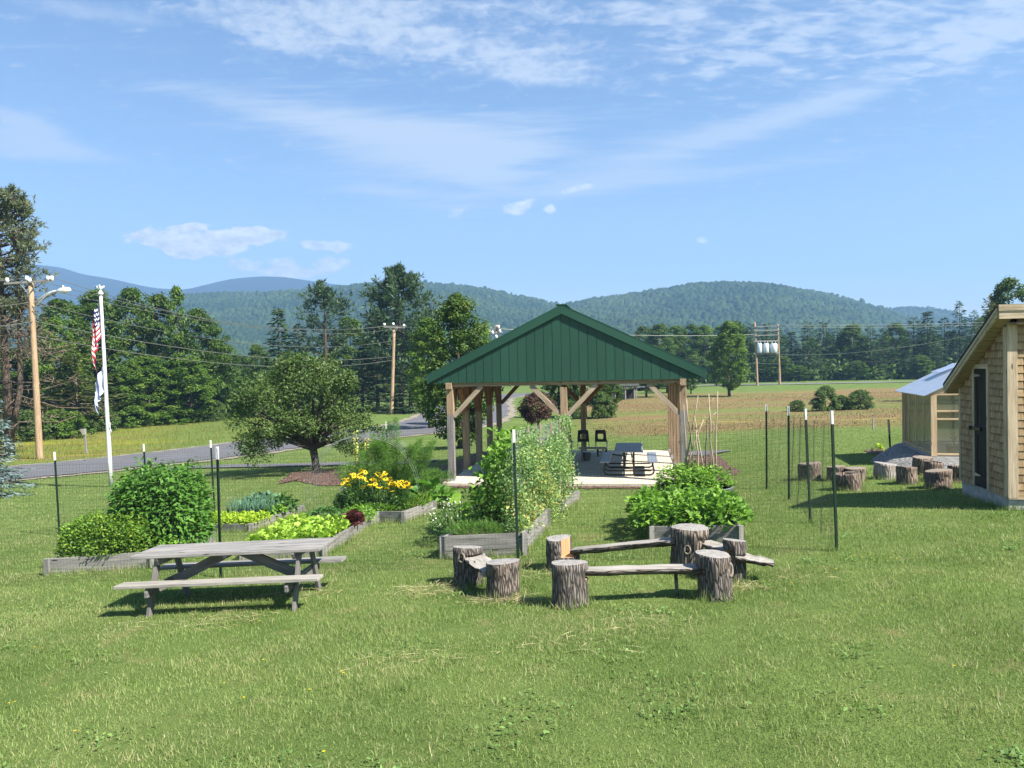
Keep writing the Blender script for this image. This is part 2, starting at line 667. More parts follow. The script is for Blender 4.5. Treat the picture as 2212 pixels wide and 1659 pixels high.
M['doorwood'] = wood('dark_door_wood', (.011, .009, .008), (.026, .022, .019), (.05, .042, .036))
M['polewood'] = wood('utility_pole_wood', (.17, .10, .05), (.36, .25, .15), (.50, .38, .25), knots=False)
M['cutwood'] = wood('fresh_cut_wood', (.24, .12, .05), (.42, .26, .13), (.54, .38, .22), knots=False)
M['plankend'] = wood('plank_end_wood', (.34, .26, .17), (.5, .42, .3), (.62, .54, .42), knots=False)
M['bark'] = bark('pine_log_bark', (.105, .093, .085), (.25, .225, .205))
M['barkring'] = bark('weathered_log_bark', (.12, .095, .078), (.30, .245, .20), (.42, .29, .19), .7, .75)
M['barklichen'] = bark('lichened_log_bark', (.10, .085, .073), (.25, .215, .185), (.50, .50, .45))
M['treebark'] = bark('tree_bark', (.06, .05, .042), (.15, .125, .105), None, .5)
M['pinebark'] = bark('grey_pine_bark', (.085, .066, .052), (.20, .155, .125), None, .4)
M['dead'] = plain('dead_twig_brown', (.17, .125, .095), .9)
def green_mat():
    m, t, b = mat_new('green_painted_boards')
    g = t.attr('gc').outputs['Vector']
    tc = t.new('ShaderNodeTexCoord')
    tone = t.noise(t.mapv(g, (0, .3, .3)), 1.0, 2, .5)
    st = t.noise(t.mapv(tc.outputs['Object'], (14, 3, 1.1)), 1.6, 5, .65)
    blot = t.noise(tc.outputs['Object'], 1.1, 4, .6)
    c = t.mix(t.ss(tone, .3, .7), (.0125, .055, .035), (.0175, .071, .046))
    c = t.mix(t.mul(t.ss(st, .60, .75), .45), c, (.045, .105, .08))
    c = t.mix(t.mul(t.ss(blot, .5, .8), .3), c, (.010, .042, .028))
    t.l.new(c, b.inputs['Base Color'])
    t.l.new(t.add(.38, t.mul(blot, .25)), b.inputs['Roughness'])
    b.inputs['Specular IOR Level'].default_value = .35
    return m


M['greenpaint'] = green_mat()
M['concrete'] = plain('pale_concrete', (.55, .50, .40), .9, 0, .08, 3, .15)
M['pierconc'] = plain('grey_concrete', (.36, .36, .35), .9, 0, .12, 9, .25)
M['steeldark'] = plain('dark_bronze_steel', (.030, .020, .015), .4, .4)
M['tpost'] = plain('green_fence_post_steel', (.008, .030, .018), .55, .1, .2, 20)
M['white'] = plain('white_paint', (.62, .62, .61), .5, 0, .06, 12)
M['tabletop'] = plain('blue_grey_plastic', (.20, .235, .30), .4, 0, .05, 8)
M['blackplastic'] = plain('black_plastic', (.006, .007, .012), .38)
M['chrome'] = plain('chrome_tube', (.6, .6, .6), .25, 1)
M['alu'] = plain('brushed_aluminium', (.78, .79, .80), .4, .35, .05)
M['galv'] = plain('galvanised_steel', (.42, .44, .46), .4, .8, .12, 9)
M['netting'] = plain('dark_green_netting', (.03, .045, .03), .5)
M['wiremesh'] = plain('galvanised_wire', (.34, .37, .36), .5, .5)
M['wire'] = plain('overhead_cable', (.10, .11, .09), .6)
M['paleWire'] = plain('pale_overhead_cable', (.36, .38, .30), .6)
M['shingleroof'] = plain('dark_roof_shingles', (.024, .020, .018), .95, 0, .3, 20, .4)
M['soil'] = plain('dark_garden_soil', (.045, .030, .020), 1, 0, .3, 14, .6)
M['transformer'] = plain('pale_transformer_paint', (.60, .65, .72), .4)
M['insul'] = plain('white_porcelain', (.82, .82, .82), .2)
M['lamp'] = plain('pale_lamp_housing', (.75, .76, .77), .35)
M['rubber'] = plain('black_rubber', (.012, .012, .012), .7)
M['redpaint'] = plain('red_wheel_hub', (.30, .02, .02), .45)
M['greybin'] = plain('grey_bin_plastic', (.09, .11, .12), .5)
M['potplastic'] = plain('dark_pot_plastic', (.035, .045, .042), .5)
M['rock'] = plain('pale_granite', (.42, .38, .33), .95, 0, .15, 3, .5)
M['sticks'] = wood('peeled_stick_wood', (.17, .12, .08), (.30, .23, .16), (.50, .43, .33), knots=False)
M['drkroof'] = plain('grey_green_roof', (.10, .12, .11), .8)
M['slab'] = plain('wet_grey_slab', (.2, .2, .2), .8)

F_ = {}
F_['lettuce'] = foliage('lettuce_leaf', (.20, .36, .035), (.46, .64, .10), None, .35, 5)
F_['redlettuce'] = foliage('red_lettuce_leaf', (.035, .007, .009), (.12, .022, .025), None, .3, 8)
F_['basil'] = foliage('young_yellow_green_leaf', (.24, .40, .025), (.50, .64, .06), None, .35, 6)
F_['mint'] = foliage('mint_leaf', (.055, .135, .012), (.20, .36, .045), (.26, .36, .04), .32, 3)
F_['tallherb'] = foliage('tall_herb_leaf', (0.0413, 0.1235, 0.0208), (0.1447, 0.3185, 0.0455), None, .32, 3)
F_['bean'] = foliage('bean_leaf', (0.0683, 0.1725, 0.0184), (0.2484, 0.4485, 0.0575), None, .34, 4)
F_['darkgreens'] = foliage('dark_garden_leaf', (0.036, 0.102, 0.024), (0.132, 0.264, 0.06), None, .3, 5)
F_['onion'] = foliage('onion_leaf', (.06, .15, .09), (.19, .33, .21), None, .25, 5)
F_['pea'] = foliage('pea_leaf', (0.0929, 0.2006, 0.059), (0.2974, 0.4484, 0.177), (0.4708, 0.531, 0.177), .34, 2.0)
F_['dry'] = foliage('yellowing_pea_leaf', (.28, .30, .05), (.60, .56, .20), None, .34, 3)
F_['fern'] = foliage('asparagus_fern', (0.0605, 0.154, 0.022), (0.187, 0.341, 0.066), None, .4, 2)
F_['squash'] = foliage('squash_leaf', (.05, .15, .02), (.18, .36, .07), None, .35, 3)
F_['yellow'] = foliage('yellow_petal', (.76, .50, .008), (.85, .66, .02), None, .3, 5)
F_['paleyellow'] = foliage('pale_yellow_petal', (.66, .58, .14), (.8, .74, .3), None, .3, 5)
F_['whitepetal'] = foliage('white_petal', (.6, .62, .55), (.8, .8, .76), None, .3, 5)
F_['broad'] = foliage('broadleaf_tree_leaf', (0.0254, 0.0624, 0.0096), (0.1018, 0.18, 0.0264), (0.1272, 0.186, 0.024), .3, .5)
F_['broadlight'] = foliage('light_broadleaf_leaf', (0.0433, 0.1045, 0.0127), (0.1555, 0.2614, 0.0357), (0.1892, 0.255, 0.0382), .32, .5)
F_['maple'] = foliage('maple_leaf', (0.024, 0.062, 0.012), (0.095, 0.17, 0.026), (0.15, 0.19, 0.030), .3, .7)
F_['apple'] = foliage('apple_leaf', (0.033, 0.0749, 0.0166), (0.1268, 0.1924, 0.052), (0.1433, 0.1976, 0.0624), .3, 1.2)
F_['pine'] = foliage('pine_needle', (0.0252, 0.0646, 0.0306), (0.0901, 0.1496, 0.0578), None, .2, .6)
F_['pinewarm'] = foliage('warm_pine_needle', (0.0541, 0.0748, 0.0238), (0.1532, 0.1785, 0.0544), (0.1802, 0.1445, 0.0595), .2, .6)
F_['pinelight'] = foliage('pale_pine_needle', (.075, .10, .055), (.21, .245, .14), None, .3, .6)
F_['spruce'] = foliage('spruce_needle', (0.0184, 0.049, 0.0173), (0.0641, 0.1152, 0.0317), None, .2, .6)
F_['bluespruce'] = foliage('blue_spruce_needle', (0.0792, 0.138, 0.1437), (0.2316, 0.3162, 0.3162), None, .15, 1.5)
F_['redleaf'] = foliage('plum_red_leaf', (.045, .022, .018), (.13, .065, .045), (.09, .10, .03), .3, 1.2)
F_['shrub'] = foliage('meadow_shrub_leaf', (0.035, 0.078, 0.018), (0.1192, 0.1875, 0.042), None, .3, .8)
F_['deadneedle'] = foliage('dead_branch_twig', (0.0779, 0.0617, 0.0469), (0.1892, 0.1544, 0.1111), (0.0779, 0.0988, 0.0309), .1, .5)
F_['weed'] = foliage('lawn_weed_leaf', (0.075, 0.1625, 0.0438), (0.2125, 0.3375, 0.0938), None, .3, 2)


def grass_blade_mat(name, dark, light, dry):
    m, t, b = mat_new(name)
    at = t.attr('tint').outputs['Fac']
    geo = t.new('ShaderNodeNewGeometry')
    pos = geo.outputs['Position']
    n = t.noise(pos, .55, 4, .6)
    n2 = t.noise(pos, 3.1, 3, .6)
    f = t.clampv(t.add(t.mul(at, .75), t.add(t.mul(t.sub(n, .5), 1.5), t.mul(t.sub(n2, .3), .55))))
    c = t.mix(f, dark, light)
    n3 = t.noise(t.mapv(pos, (1, 1, 1), (0, 0, 0), (7, 3, 0)), .9, 4, .65)
    dr = t.mul(t.ss(t.add(t.mul(n3, .85), t.mul(t.m('FRACT', t.mul(at, 17.3)), .33)), .56, .82), .85)
    c = t.mix(dr, c, dry)
    t.l.new(c, b.inputs['Base Color'])
    b.inputs['Roughness'].default_value = .5
    b.inputs['Specular IOR Level'].default_value = .25
    tr = t.new('ShaderNodeBsdfTranslucent')
    t.l.new(t.mix(1.0, c, (1.0, 1.1, .6), 'MULTIPLY'), tr.inputs[0])
    mx = t.new('ShaderNodeMixShader')
    mx.inputs[0].default_value = .35
    t.l.new(b.outputs[0], mx.inputs[1])
    t.l.new(tr.outputs[0], mx.inputs[2])
    t.l.new(mx.outputs[0], t.n['Material Output'].inputs[0])
    return m


M['grass'] = grass_blade_mat('lawn_grass_blade', (.083, .152, .033), (.328, .428, .140), (.46, .42, .23))
M['meadow'] = grass_blade_mat('meadow_grass_blade', (.12, .115, .045), (.215, .185, .080), (.25, .165, .090))


def ground_mat():
    m, t, b = mat_new('lawn_and_meadow_ground')
    geo = t.new('ShaderNodeNewGeometry')
    pos = geo.outputs['Position']
    x, y, z = t.sep(pos)
    n = t.noise(pos, .6, 5, .6)
    n2 = t.noise(pos, 6.0, 5, .65)
    n3 = t.noise(pos, 45.0, 4, .7)
    f = t.clampv(t.add(t.mul(t.sub(n, .35), .9), t.add(t.mul(t.sub(n2, .4), .7), t.mul(t.sub(n3, .4), .7))))
    lawn = t.mix(f, (.080, .130, .031), (.205, .268, .082))
    lawn = t.mix(t.mul(t.ss(t.noise(t.mapv(pos, (1, 1, 1), (0, 0, 0), (4, 9, 0)), 1.3, 5, .65), .58, .72), .6), lawn, (.25, .22, .10))
    # meadow: tall reddish dry grass in bands, right of the road and beyond the lawn
    wob = t.noise(t.mapv(pos, (.5, 1, 1)), .06, 4, .6)
    yy = t.add(y, t.mul(t.sub(wob, .5), 26.0))
    band = t.noise(t.mapv(pos, (.022, .13, .1)), 1.0, 5, .6, .3)
    band2 = t.noise(t.mapv(pos, (.06, .4, .2)), 1.0, 4, .6)
    mead = t.mix(t.ss(band, .38, .68), (.190, .130, .066), (.150, .165, .055))
    mead = t.mix(t.ss(band2, .45, .7), mead, (.215, .155, .080))
    mead = t.mix(t.mul(t.ss(t.noise(t.mapv(pos, (.1, .6, .4), (0, 0, 0), (20, 3, 0)), 1.0, 4, .6), .58, .7), .8), mead, (.30, .25, .07))
    edge = t.ss(t.sub(yy, t.mul(t.sub(x, 5.0), -.35)), 38.0, 46.0)
    xr = t.ss(t.sub(x, t.mul(t.sub(y, 40.0), .02)), 2.0, 9.0)
    far = t.ss(yy, 128.0, 112.0)
    mk = t.mul(t.mul(edge, xr), far)
    # green swath crossing the meadow
    sw = t.mul(t.ss(t.m('ABSOLUTE', t.sub(yy, t.add(76.0, t.mul(x, -.12)))), 8.0, 1.5), .62)
    mk = t.mul(mk, t.sub(1.0, sw))
    # far side of the left road
    lf = t.mul(t.ss(t.add(x, t.mul(t.sub(y, 40), .35)), -16.0, -26.0), t.ss(y, 40.0, 50.0))
    lm = t.mix(t.ss(t.noise(t.mapv(pos, (.06, .5, .3)), 1.0, 5, .6), .4, .62), (.16, .21, .035), (.20, .145, .065))
    lm = t.mix(t.mul(t.ss(t.noise(t.mapv(pos, (.05, .3, .3), (0, 0, 0), (2, 8, 0)), 1.0, 4, .6), .5, .62), .7), lm, (.33, .27, .035))
    c = t.mix(mk, lawn, mead)
    c = t.mix(lf, c, lm)
    t.l.new(c, b.inputs['Base Color'])
    b.inputs['Roughness'].default_value = 1.0
    b.inputs['Specular IOR Level'].default_value = .05
    t.l.new(t.bump(t.add(n3, n2), .8, .05), b.inputs['Normal'])
    return m


def asphalt_mat(name, c, sc=1.0):
    m, t, b = mat_new(name)
    geo = t.new('ShaderNodeNewGeometry')
    pos = geo.outputs['Position']
    n = t.noise(pos, 60 * sc, 4, .7)
    n2 = t.noise(pos, .5 * sc, 5, .6)
    f = t.clampv(t.add(t.mul(n, .6), t.mul(t.sub(n2, .3), .7)))
    t.l.new(t.mix(f, tuple(x * .6 for x in c), tuple(x * 1.35 for x in c)), b.inputs['Base Color'])
    b.inputs['Roughness'].default_value = .85
    t.l.new(t.bump(n, .4, .01), b.inputs['Normal'])
    return m


def gravel_mat(name, c1, c2, scale=28):
    m, t, b = mat_new(name)
    geo = t.new('ShaderNodeNewGeometry')
    vo = t.new('ShaderNodeTexVoronoi')
    t.l.new(geo.outputs['Position'], vo.inputs['Vector'])
    vo.inputs['Scale'].default_value = scale
    n = t.noise(geo.outputs['Position'], 2.0, 4, .6)
    s = t.sep(vo.outputs['Color'])
    f = t.clampv(t.add(t.mul(s[0], .8), t.mul(t.sub(n, .4), .6)))
    c = t.mix(f, c1, c2)
    c = t.mix(t.ss(vo.outputs['Distance'], .35, .75), c, tuple(x * .35 for x in c1))
    t.l.new(c, b.inputs['Base Color'])
    b.inputs['Roughness'].default_value = .95
    t.l.new(t.bump(vo.outputs['Distance'], -.8, .02), b.inputs['Normal'])
    return m


M['ground'] = ground_mat()
M['asphalt'] = asphalt_mat('worn_grey_asphalt', (.115, .115, .125))
M['shoulder'] = gravel_mat('sandy_shoulder', (.24, .21, .15), (.42, .38, .29), 18)
M['gravel'] = gravel_mat('crushed_grey_gravel', (.13, .128, .12), (.38, .375, .36), 30)
M['mulch'] = gravel_mat('bark_mulch', (.075, .040, .028), (.23, .135, .095), 34)


def poly_world(pts):
    return [(p.x, p.y) for p in pts]


def in_poly(X, Y, poly):
    r = np.zeros(X.shape, bool)
    n = len(poly)
    for i in range(n):
        x1, y1 = poly[i]
        x2, y2 = poly[(i + 1) % n]
        if y1 == y2:
            continue
        c = ((y1 > Y) != (y2 > Y)) & (X < (x2 - x1) * (Y - y1) / (y2 - y1) + x1)
        r ^= c
    return r


EXCL = []        # polygons with no grass blades
# ------------------------------------------------------------------ ground and roads
def build_ground():
    ys = np.concatenate([np.arange(-16, 4, 1.0), np.arange(4, 40, .5), np.arange(40, 130, 1.5), np.geomspace(130, 1500, 45)])
    s = np.linspace(-1, 1, 241)
    xs = 1500 * np.sinh(s * 6.2) / math.sinh(6.2)
    X, Y = np.meshgrid(xs, ys)
    Z = gz(X, Y)
    n, m_ = X.shape
    V = np.stack([X, Y, Z], -1).reshape(-1, 3)
    i = np.arange((n - 1) * m_).reshape(n - 1, m_)[:, :-1].ravel()
    q = np.stack([i, i + 1, i + m_ + 1, i + m_], -1)
    o = np_mesh('ground', V, [q], None, M['ground'])
    o.data.polygons.foreach_set('use_smooth', np.ones(len(q), bool))
    tag(o, 'mown green lawn sloping down to a dry meadow', 'ground', None, 'structure')


build_ground()


def spline(pts, n=12):
    P = [Vector(p) for p in pts]
    out = []
    for i in range(len(P) - 1):
        a, b, c, d = P[max(i - 1, 0)], P[i], P[i + 1], P[min(i + 2, len(P) - 1)]
        for k in range(n):
            t = k / n
            out.append(.5 * ((2 * b) + (c - a) * t + (2 * a - 5 * b + 4 * c - d) * t * t + (3 * b - a - 3 * c + d) * t ** 3))
    out.append(P[-1])
    return out


def ribbon(name, pts, halfw, off, mat, label, cat, cross=9):
    c = spline([(p[0], p[1], 0) for p in pts])
    V, f = [], []
    for i, p in enumerate(c):
        t = (c[min(i + 1, len(c) - 1)] - c[max(i - 1, 0)]).normalized()
        nn = Vector((-t.y, t.x, 0))
        for k in range(cross):
            e = -1 + 2 * k / (cross - 1)
            w = halfw * (1 + (.04 * math.sin(i * 1.7) + .03 * math.sin(i * .61 + k)) * (abs(e) == 1))
            q = p + nn * (e * w)
            V.append((q.x, q.y, gzf(q.x, q.y) + off))
    for i in range(len(c) - 1):
        for k in range(cross - 1):
            a = i * cross + k
            f.append((a, a + 1, a + cross + 1, a + cross))
    o = np_mesh(name, V, [np.array(f)], None, mat)
    return tag(o, label, cat, None, 'structure'), c


road_px = [(-330, 1052), (-150, 1039), (20, 1023), (120, 1014), (235, 1003.5), (400, 985), (520, 969), (640, 955), (760, 942), (920, 924), (975, 909), (1003, 896), (1014, 884), (1024, 871), (1050, 860), (1112, 853), (1180, 850), (1260, 848)]
ROAD = [G(*p) for p in road_px]
ribbon('road_shoulder', ROAD, 5.7, .035, M['shoulder'], 'sandy gravel verge along the paved road', 'verge')
ribbon('road', ROAD, 4.8, .065, M['asphalt'], 'worn grey asphalt road curving past the flagpole to the trees', 'road')
ribbon('far_road', [G(1240, 841), G(1400, 836.5), G(1600, 832), G(1800, 828.5), G(2000, 825), G(2300, 819)], 2.6, .10, M['slab'], 'thin pale far road below the line of woods', 'road')
ribbon('footpath', [G(360, 1016), G(430, 1010.5), G(520, 1008), G(640, 1006), G(800, 1002.5), G(940, 998)], .75, .05, M['asphalt'], 'narrow dark paved footpath leading to the pavilion', 'path')
ribbon('footpath', [G(1488, 981), G(1520, 980.5), G(1552, 981)], .75, .05, M['asphalt'], 'short grey paved footpath at the far side of the pavilion', 'path')


def sheet(name, poly, off, mat, label, cat, crown=0.0, kind='stuff', rings=7, rough=.0, top=None):
    P = []
    n = len(poly)
    for i in range(n):
        a, b = Vector(poly[i][:2]), Vector(poly[(i + 1) % n][:2])
        k = max(3, int((b - a).length / .22))
        for j in range(k):
            P.append(a.lerp(b, j / k))
    c = sum(P, Vector((0, 0))) / len(P)
    P = [p + (p - c).normalized() * random.uniform(-rough, rough) for p in P]
    N = len(P)
    V, f = [], []
    for r in range(rings):
        e = 1 - r / rings
        for p in P:
            q = c + (p - c) * e
            z = gzf(q.x, q.y)
            if top is not None:
                z += (top - z) * min(1, (1 - e) * 4.5) + .02 * (random.random() - .5) - (.05 if r == 0 else 0)
            V.append((q.x, q.y, z + off + crown * min(1, (1 - e) * 4)))
    V.append((c.x, c.y, (gzf(c.x, c.y) if top is None else top) + off + crown))
    q4, t3 = [], []
    for r in range(rings - 1):
        for i in range(N):
            j = (i + 1) % N
            q4.append((r * N + i, r * N + j, (r + 1) * N + j, (r + 1) * N + i))
    for i in range(N):
        t3.append(((rings - 1) * N + i, (rings - 1) * N + (i + 1) % N, len(V) - 1))
    o = np_mesh(name, V, [np.array(q4), np.array(t3)], None, mat)
    EXCL.append([(p.x, p.y) for p in P])
    return tag(o, label, cat, None, kind)


def ploc(u, v): return PO + PR * u + PD * v


# mulch round the pavilion slab, and under the apple tree
sheet('mulch_bed', [ploc(-1.0, -.75), ploc(7.3, -.75), ploc(8.1, 1.2), ploc(8.0, 6.5), ploc(7.2, 8.6), ploc(-.9, 8.6), ploc(-1.5, 4)], .02, M['mulch'], 'dark bark mulch round the pavilion slab', 'mulch', 0, 'stuff', 6, .1)
ap = [G(598, 1047), G(640, 1040), G(690, 1050), G(735, 1050), G(770, 1040), G(765, 1020), G(700, 1015), G(630, 1022)]
sheet('mulch_bed', ap, .02, M['mulch'], 'ring of reddish bark mulch under the apple tree', 'mulch', .04, 'stuff', 6, .1)
S_ = 2212 / 4032
gp = [G(x * S_, y * S_) for x, y in ((3415, 1816), (3480, 1785), (3550, 1764), (3640, 1745), (3860, 1735), (4060, 1790), (4040, 1860), (3880, 1878), (3760, 1868), (3650, 1858), (3540, 1848), (3470, 1838))]
GH = aim(3669 * S_, 1800 * S_, 19.6)
sheet('gravel_pad', gp, .0, M['gravel'], 'pad of crushed grey gravel under the greenhouse', 'gravel', 0, 'stuff', 9, .06, GH.z - .02)
sheet('mulch_bed', [G(1866, 974), G(1888, 970), G(1915, 971), G(1930, 977), G(1910, 982), G(1880, 981)], .02, M['mulch'], 'small brown mulch ring round a young plant by the wooden stake', 'mulch', .03, 'stuff', 4, .03)


# ------------------------------------------------------------------ hills
def ridge_mesh(name, sky, Yr, Y0, z0, mat, label, rows=26, step=8, amp=0.0, seed=1):
    xs = np.arange(sky[0][0], sky[-1][0] + 1, step)
    ry = np.interp(xs, [p[0] for p in sky], [p[1] for p in sky])
    k = np.ones(5) / 5
    ry = np.convolve(np.pad(ry, 2, 'edge'), k, 'valid')
    rg = np.random.default_rng(seed)
    V = []
    ph = rg.random(8) * 6
    rr = []
    for j in range(rows + 6):
        t = j / (rows - 1)
        for i, x in enumerate(xs):
            top = aim(x, ry[i], Yr)
            kx = top.x / Yr
            if t <= 1:
                Y = Y0 + (Yr - Y0) * t
                s = t * t * (3 - 2 * t) * .55 + t * .45
                z = z0 + (top.z - z0) * s
                und = (math.sin(x * .013 + t * 5 + ph[0]) + math.sin(x * .031 - t * 7 + ph[1]) * .6 + math.sin(x * .006 + t * 9 + ph[2])) * amp * math.sin(PI * t)
                z += und
            else:
                Y = Yr + (t - 1) * (Yr - Y0)
                z = top.z - (top.z - z0) * (t - 1) * 2.0
            V.append((kx * Y, Y, z))
    nx = len(xs)
    V = np.array(V)
    n = rows + 6
    i = np.arange((n - 1) * nx).reshape(n - 1, nx)[:, :-1].ravel()
    q = np.stack([i, i + 1, i + nx + 1, i + nx], -1)
    o = np_mesh(name, V, [q], None, mat)
    o.data.polygons.foreach_set('use_smooth', np.ones(len(q), bool))
    tag(o, label, 'hills', None, 'structure')
    return V.reshape(n, nx, 3), rows


def domes(name, C, Rr, Hh, mat, label, kind='stuff', cat='forest', seed=3):
    """low tree-top bumps: 13-vertex domes at points C"""
    rg = np.random.default_rng(seed)
    n = len(C)
    an = np.arange(6) * PI / 3
    V = np.zeros((n, 13, 3))
    jit = lambda s: 1 + rg.uniform(-s, s, (n, 6))
    a0 = rg.random(n)[:, None] * 6
    r1 = Rr[:, None] * jit(.22)
    r2 = Rr[:, None] * .66 * jit(.25)
    V[:, :6, 0] = r1 * np.cos(an + a0)
    V[:, :6, 1] = r1 * np.sin(an + a0)
    V[:, :6, 2] = Hh[:, None] * rg.uniform(-.3, .15, (n, 6))
    V[:, 6:12, 0] = r2 * np.cos(an + a0 + .5)
    V[:, 6:12, 1] = r2 * np.sin(an + a0 + .5)
    V[:, 6:12, 2] = Hh[:, None] * rg.uniform(.55, .8, (n, 6))
    V[:, 12, 2] = Hh * rg.uniform(.9, 1.15, n)
    V[:, 12, :2] = rg.normal(size=(n, 2)) * Rr[:, None] * .15
    V += C[:, None, :]
    base = np.arange(n)[:, None, None] * 13
    k = np.arange(6)
    k2 = (k + 1) % 6
    q = np.stack([k, k2, k2 + 6, k + 6], -1)[None] + base
    t3 = np.stack([k + 6, k2 + 6, np.full(6, 12)], -1)[None] + base
    tint = np.repeat(rg.random(n), 13)
    o = np_mesh(name, V.reshape(-1, 3), [q.reshape(-1, 4), t3.reshape(-1, 3)], tint, mat)
    return tag(o, label, cat, None, kind)


def forest_mat(name, dark, light, scale, bumpd):
    m, t, b = mat_new(name)
    at = t.attr('tint').outputs['Fac']
    geo = t.new('ShaderNodeNewGeometry')
    n = t.noise(geo.outputs['Position'], scale, 4, .6)
    n2 = t.noise(geo.outputs['Position'], scale * 12, 4, .65)
    n3 = t.noise(geo.outputs['Position'], scale * 60, 3, .65)
    n0 = t.noise(geo.outputs['Position'], scale * .3, 3, .6)
    f = t.clampv(t.add(t.add(t.mul(t.sub(n0, .5), 1.1), t.mul(t.sub(n, .40), 1.6)), t.add(t.mul(at, .45), t.add(t.mul(t.sub(n2, .5), .9), t.mul(t.sub(n3, .5), .8)))))
    t.l.new(t.mix(f, dark, light), b.inputs['Base Color'])
    b.inputs['Roughness'].default_value = .95
    b.inputs['Specular IOR Level'].default_value = .05
    t.l.new(t.bump(t.add(n2, n3), 1.0, bumpd), b.inputs['Normal'])
    return m


M['hillwood'] = forest_mat('wooded_hill', (.016, .040, .020), (.060, .098, .034), .014, 1.0)
M['mountain'] = forest_mat('far_mountain', (.014, .022, .019), (.022, .034, .026), .004, 8.0)

sky1 = [(-700, 700), (-200, 700), (100, 705), (250, 680), (380, 641), (430, 634), (560, 632), (660, 628), (740, 619), (800, 612), (920, 608), (985, 614), (1060, 625), (1110, 637), (1170, 647), (1215, 664), (1260, 680), (1360, 690), (1500, 700), (2900, 720)]
sky2 = [(300, 722), (900, 710), (1060, 692), (1150, 672), (1215, 660), (1245, 652), (1320, 641), (1400, 629), (1480, 618), (1560, 612), (1640, 613), (1700, 621), (1780, 633), (1850, 651), (1910, 668), (1960, 684), (2000, 700), (2100, 715), (2900, 720)]
sky3 = [(1500, 715), (1760, 690), (1860, 672), (1900, 667), (1960, 662), (2010, 663), (2050, 672), (2110, 692), (2200, 700), (2400, 690), (2900, 690)]
skyM = [(-700, 640), (-400, 590), (-100, 560), (60, 570), (130, 577), (180, 593), (240, 602), (300, 616), (340, 623), (400, 626), (440, 616), (500, 602), (560, 597), (610, 598), (660, 605), (720, 614), (780, 619), (840, 608), (880, 603), (925, 612), (980, 640), (1200, 690), (2900, 700)]
ridge_mesh('mountains', skyM, 3300, 2100, -20, M['mountain'], 'hazy blue mountains far behind the green hills', amp=6, seed=4)
rg = np.random.default_rng(5)
hillC, hillR, hillH = [], [], []
for nm, sk, Yr, Y0, lab, N in (('hill', sky1, 1500, 650, 'wooded green ridge behind the flag and the tall pine', 11000), ('hill', sky2, 1425, 600, 'rounded wooded green hill behind the pavilion roof', 13000), ('hill', sky3, 1850, 1440, 'low wooded ridge at the right behind the rounded hill', 3000)):
    sk = [(x, y + (4 if Yr > 1000 else 6)) for x, y in sk]
    Vg, rows = ridge_mesh(nm, sk, Yr, Y0, -8, M['hillwood'], lab, amp=5, seed=int(Yr))
    ty = rg.random(N * 5) ** .8
    xi = rg.random(N * 5)
    vis = (xi * (Vg.shape[1] - 1))
    j = ty * (rows - 1)
    j0, i0 = np.minimum(j.astype(int), rows - 2), np.minimum(vis.astype(int), Vg.shape[1] - 2)
    fj, fi = (j - j0)[:, None], (vis - i0)[:, None]
    P = (Vg[j0, i0] * (1 - fi) + Vg[j0, i0 + 1] * fi) * (1 - fj) + (Vg[j0 + 1, i0] * (1 - fi) + Vg[j0 + 1, i0 + 1] * fi) * fj
    keep = (np.abs(P[:, 0] / P[:, 1]) < .82) & (P[:, 2] > -6)
    P = P[keep][:N * 2]
    hillC.append(P)
    big = rg.random(len(P)) ** 2.2
    hillR.append(2.1 + 4.4 * big)
    hillH.append(rg.uniform(2.2, 4.8, len(P)) * (1 + .8 * big))
    # a denser row along the skyline
    js = np.full(900, rows - 1)
    ii = rg.integers(0, Vg.shape[1], 900)
    Q = Vg[js, ii] + rg.normal(size=(900, 3)) * [4, 12, 0]
    hillC.append(Q)
    hillR.append(rg.uniform(2.2, 4.8, 900))
    hillH.append(rg.uniform(2.5, 7, 900))
domes('hillside_forest', np.concatenate(hillC), np.concatenate(hillR), np.concatenate(hillH), M['hillwood'], 'dense broadleaf forest covering the hills')


# ------------------------------------------------------------------ haze
def build_haze():
    mb = MB()
    mb.box((0, 1775, 250), (10000, 3750, 544))
    m = bpy.data.materials.new('valley_haze')
    m.use_nodes = True
    t = NT(m.node_tree)
    t.n.clear()
    v = t.new('ShaderNodeVolumePrincipled')
    v.inputs['Color'].default_value = (.34, .61, 1.0, 1)
    v.inputs['Density'].default_value = HAZE
    v.inputs['Anisotropy'].default_value = .1
    out = t.new('ShaderNodeOutputMaterial')
    t.l.new(v.outputs[0], out.inputs['Volume'])
    o = mb.build('haze', m)
    tag(o, 'thin blue summer haze in the valley air', 'haze', None, 'stuff')


HAZE = 3.3e-4
build_haze()


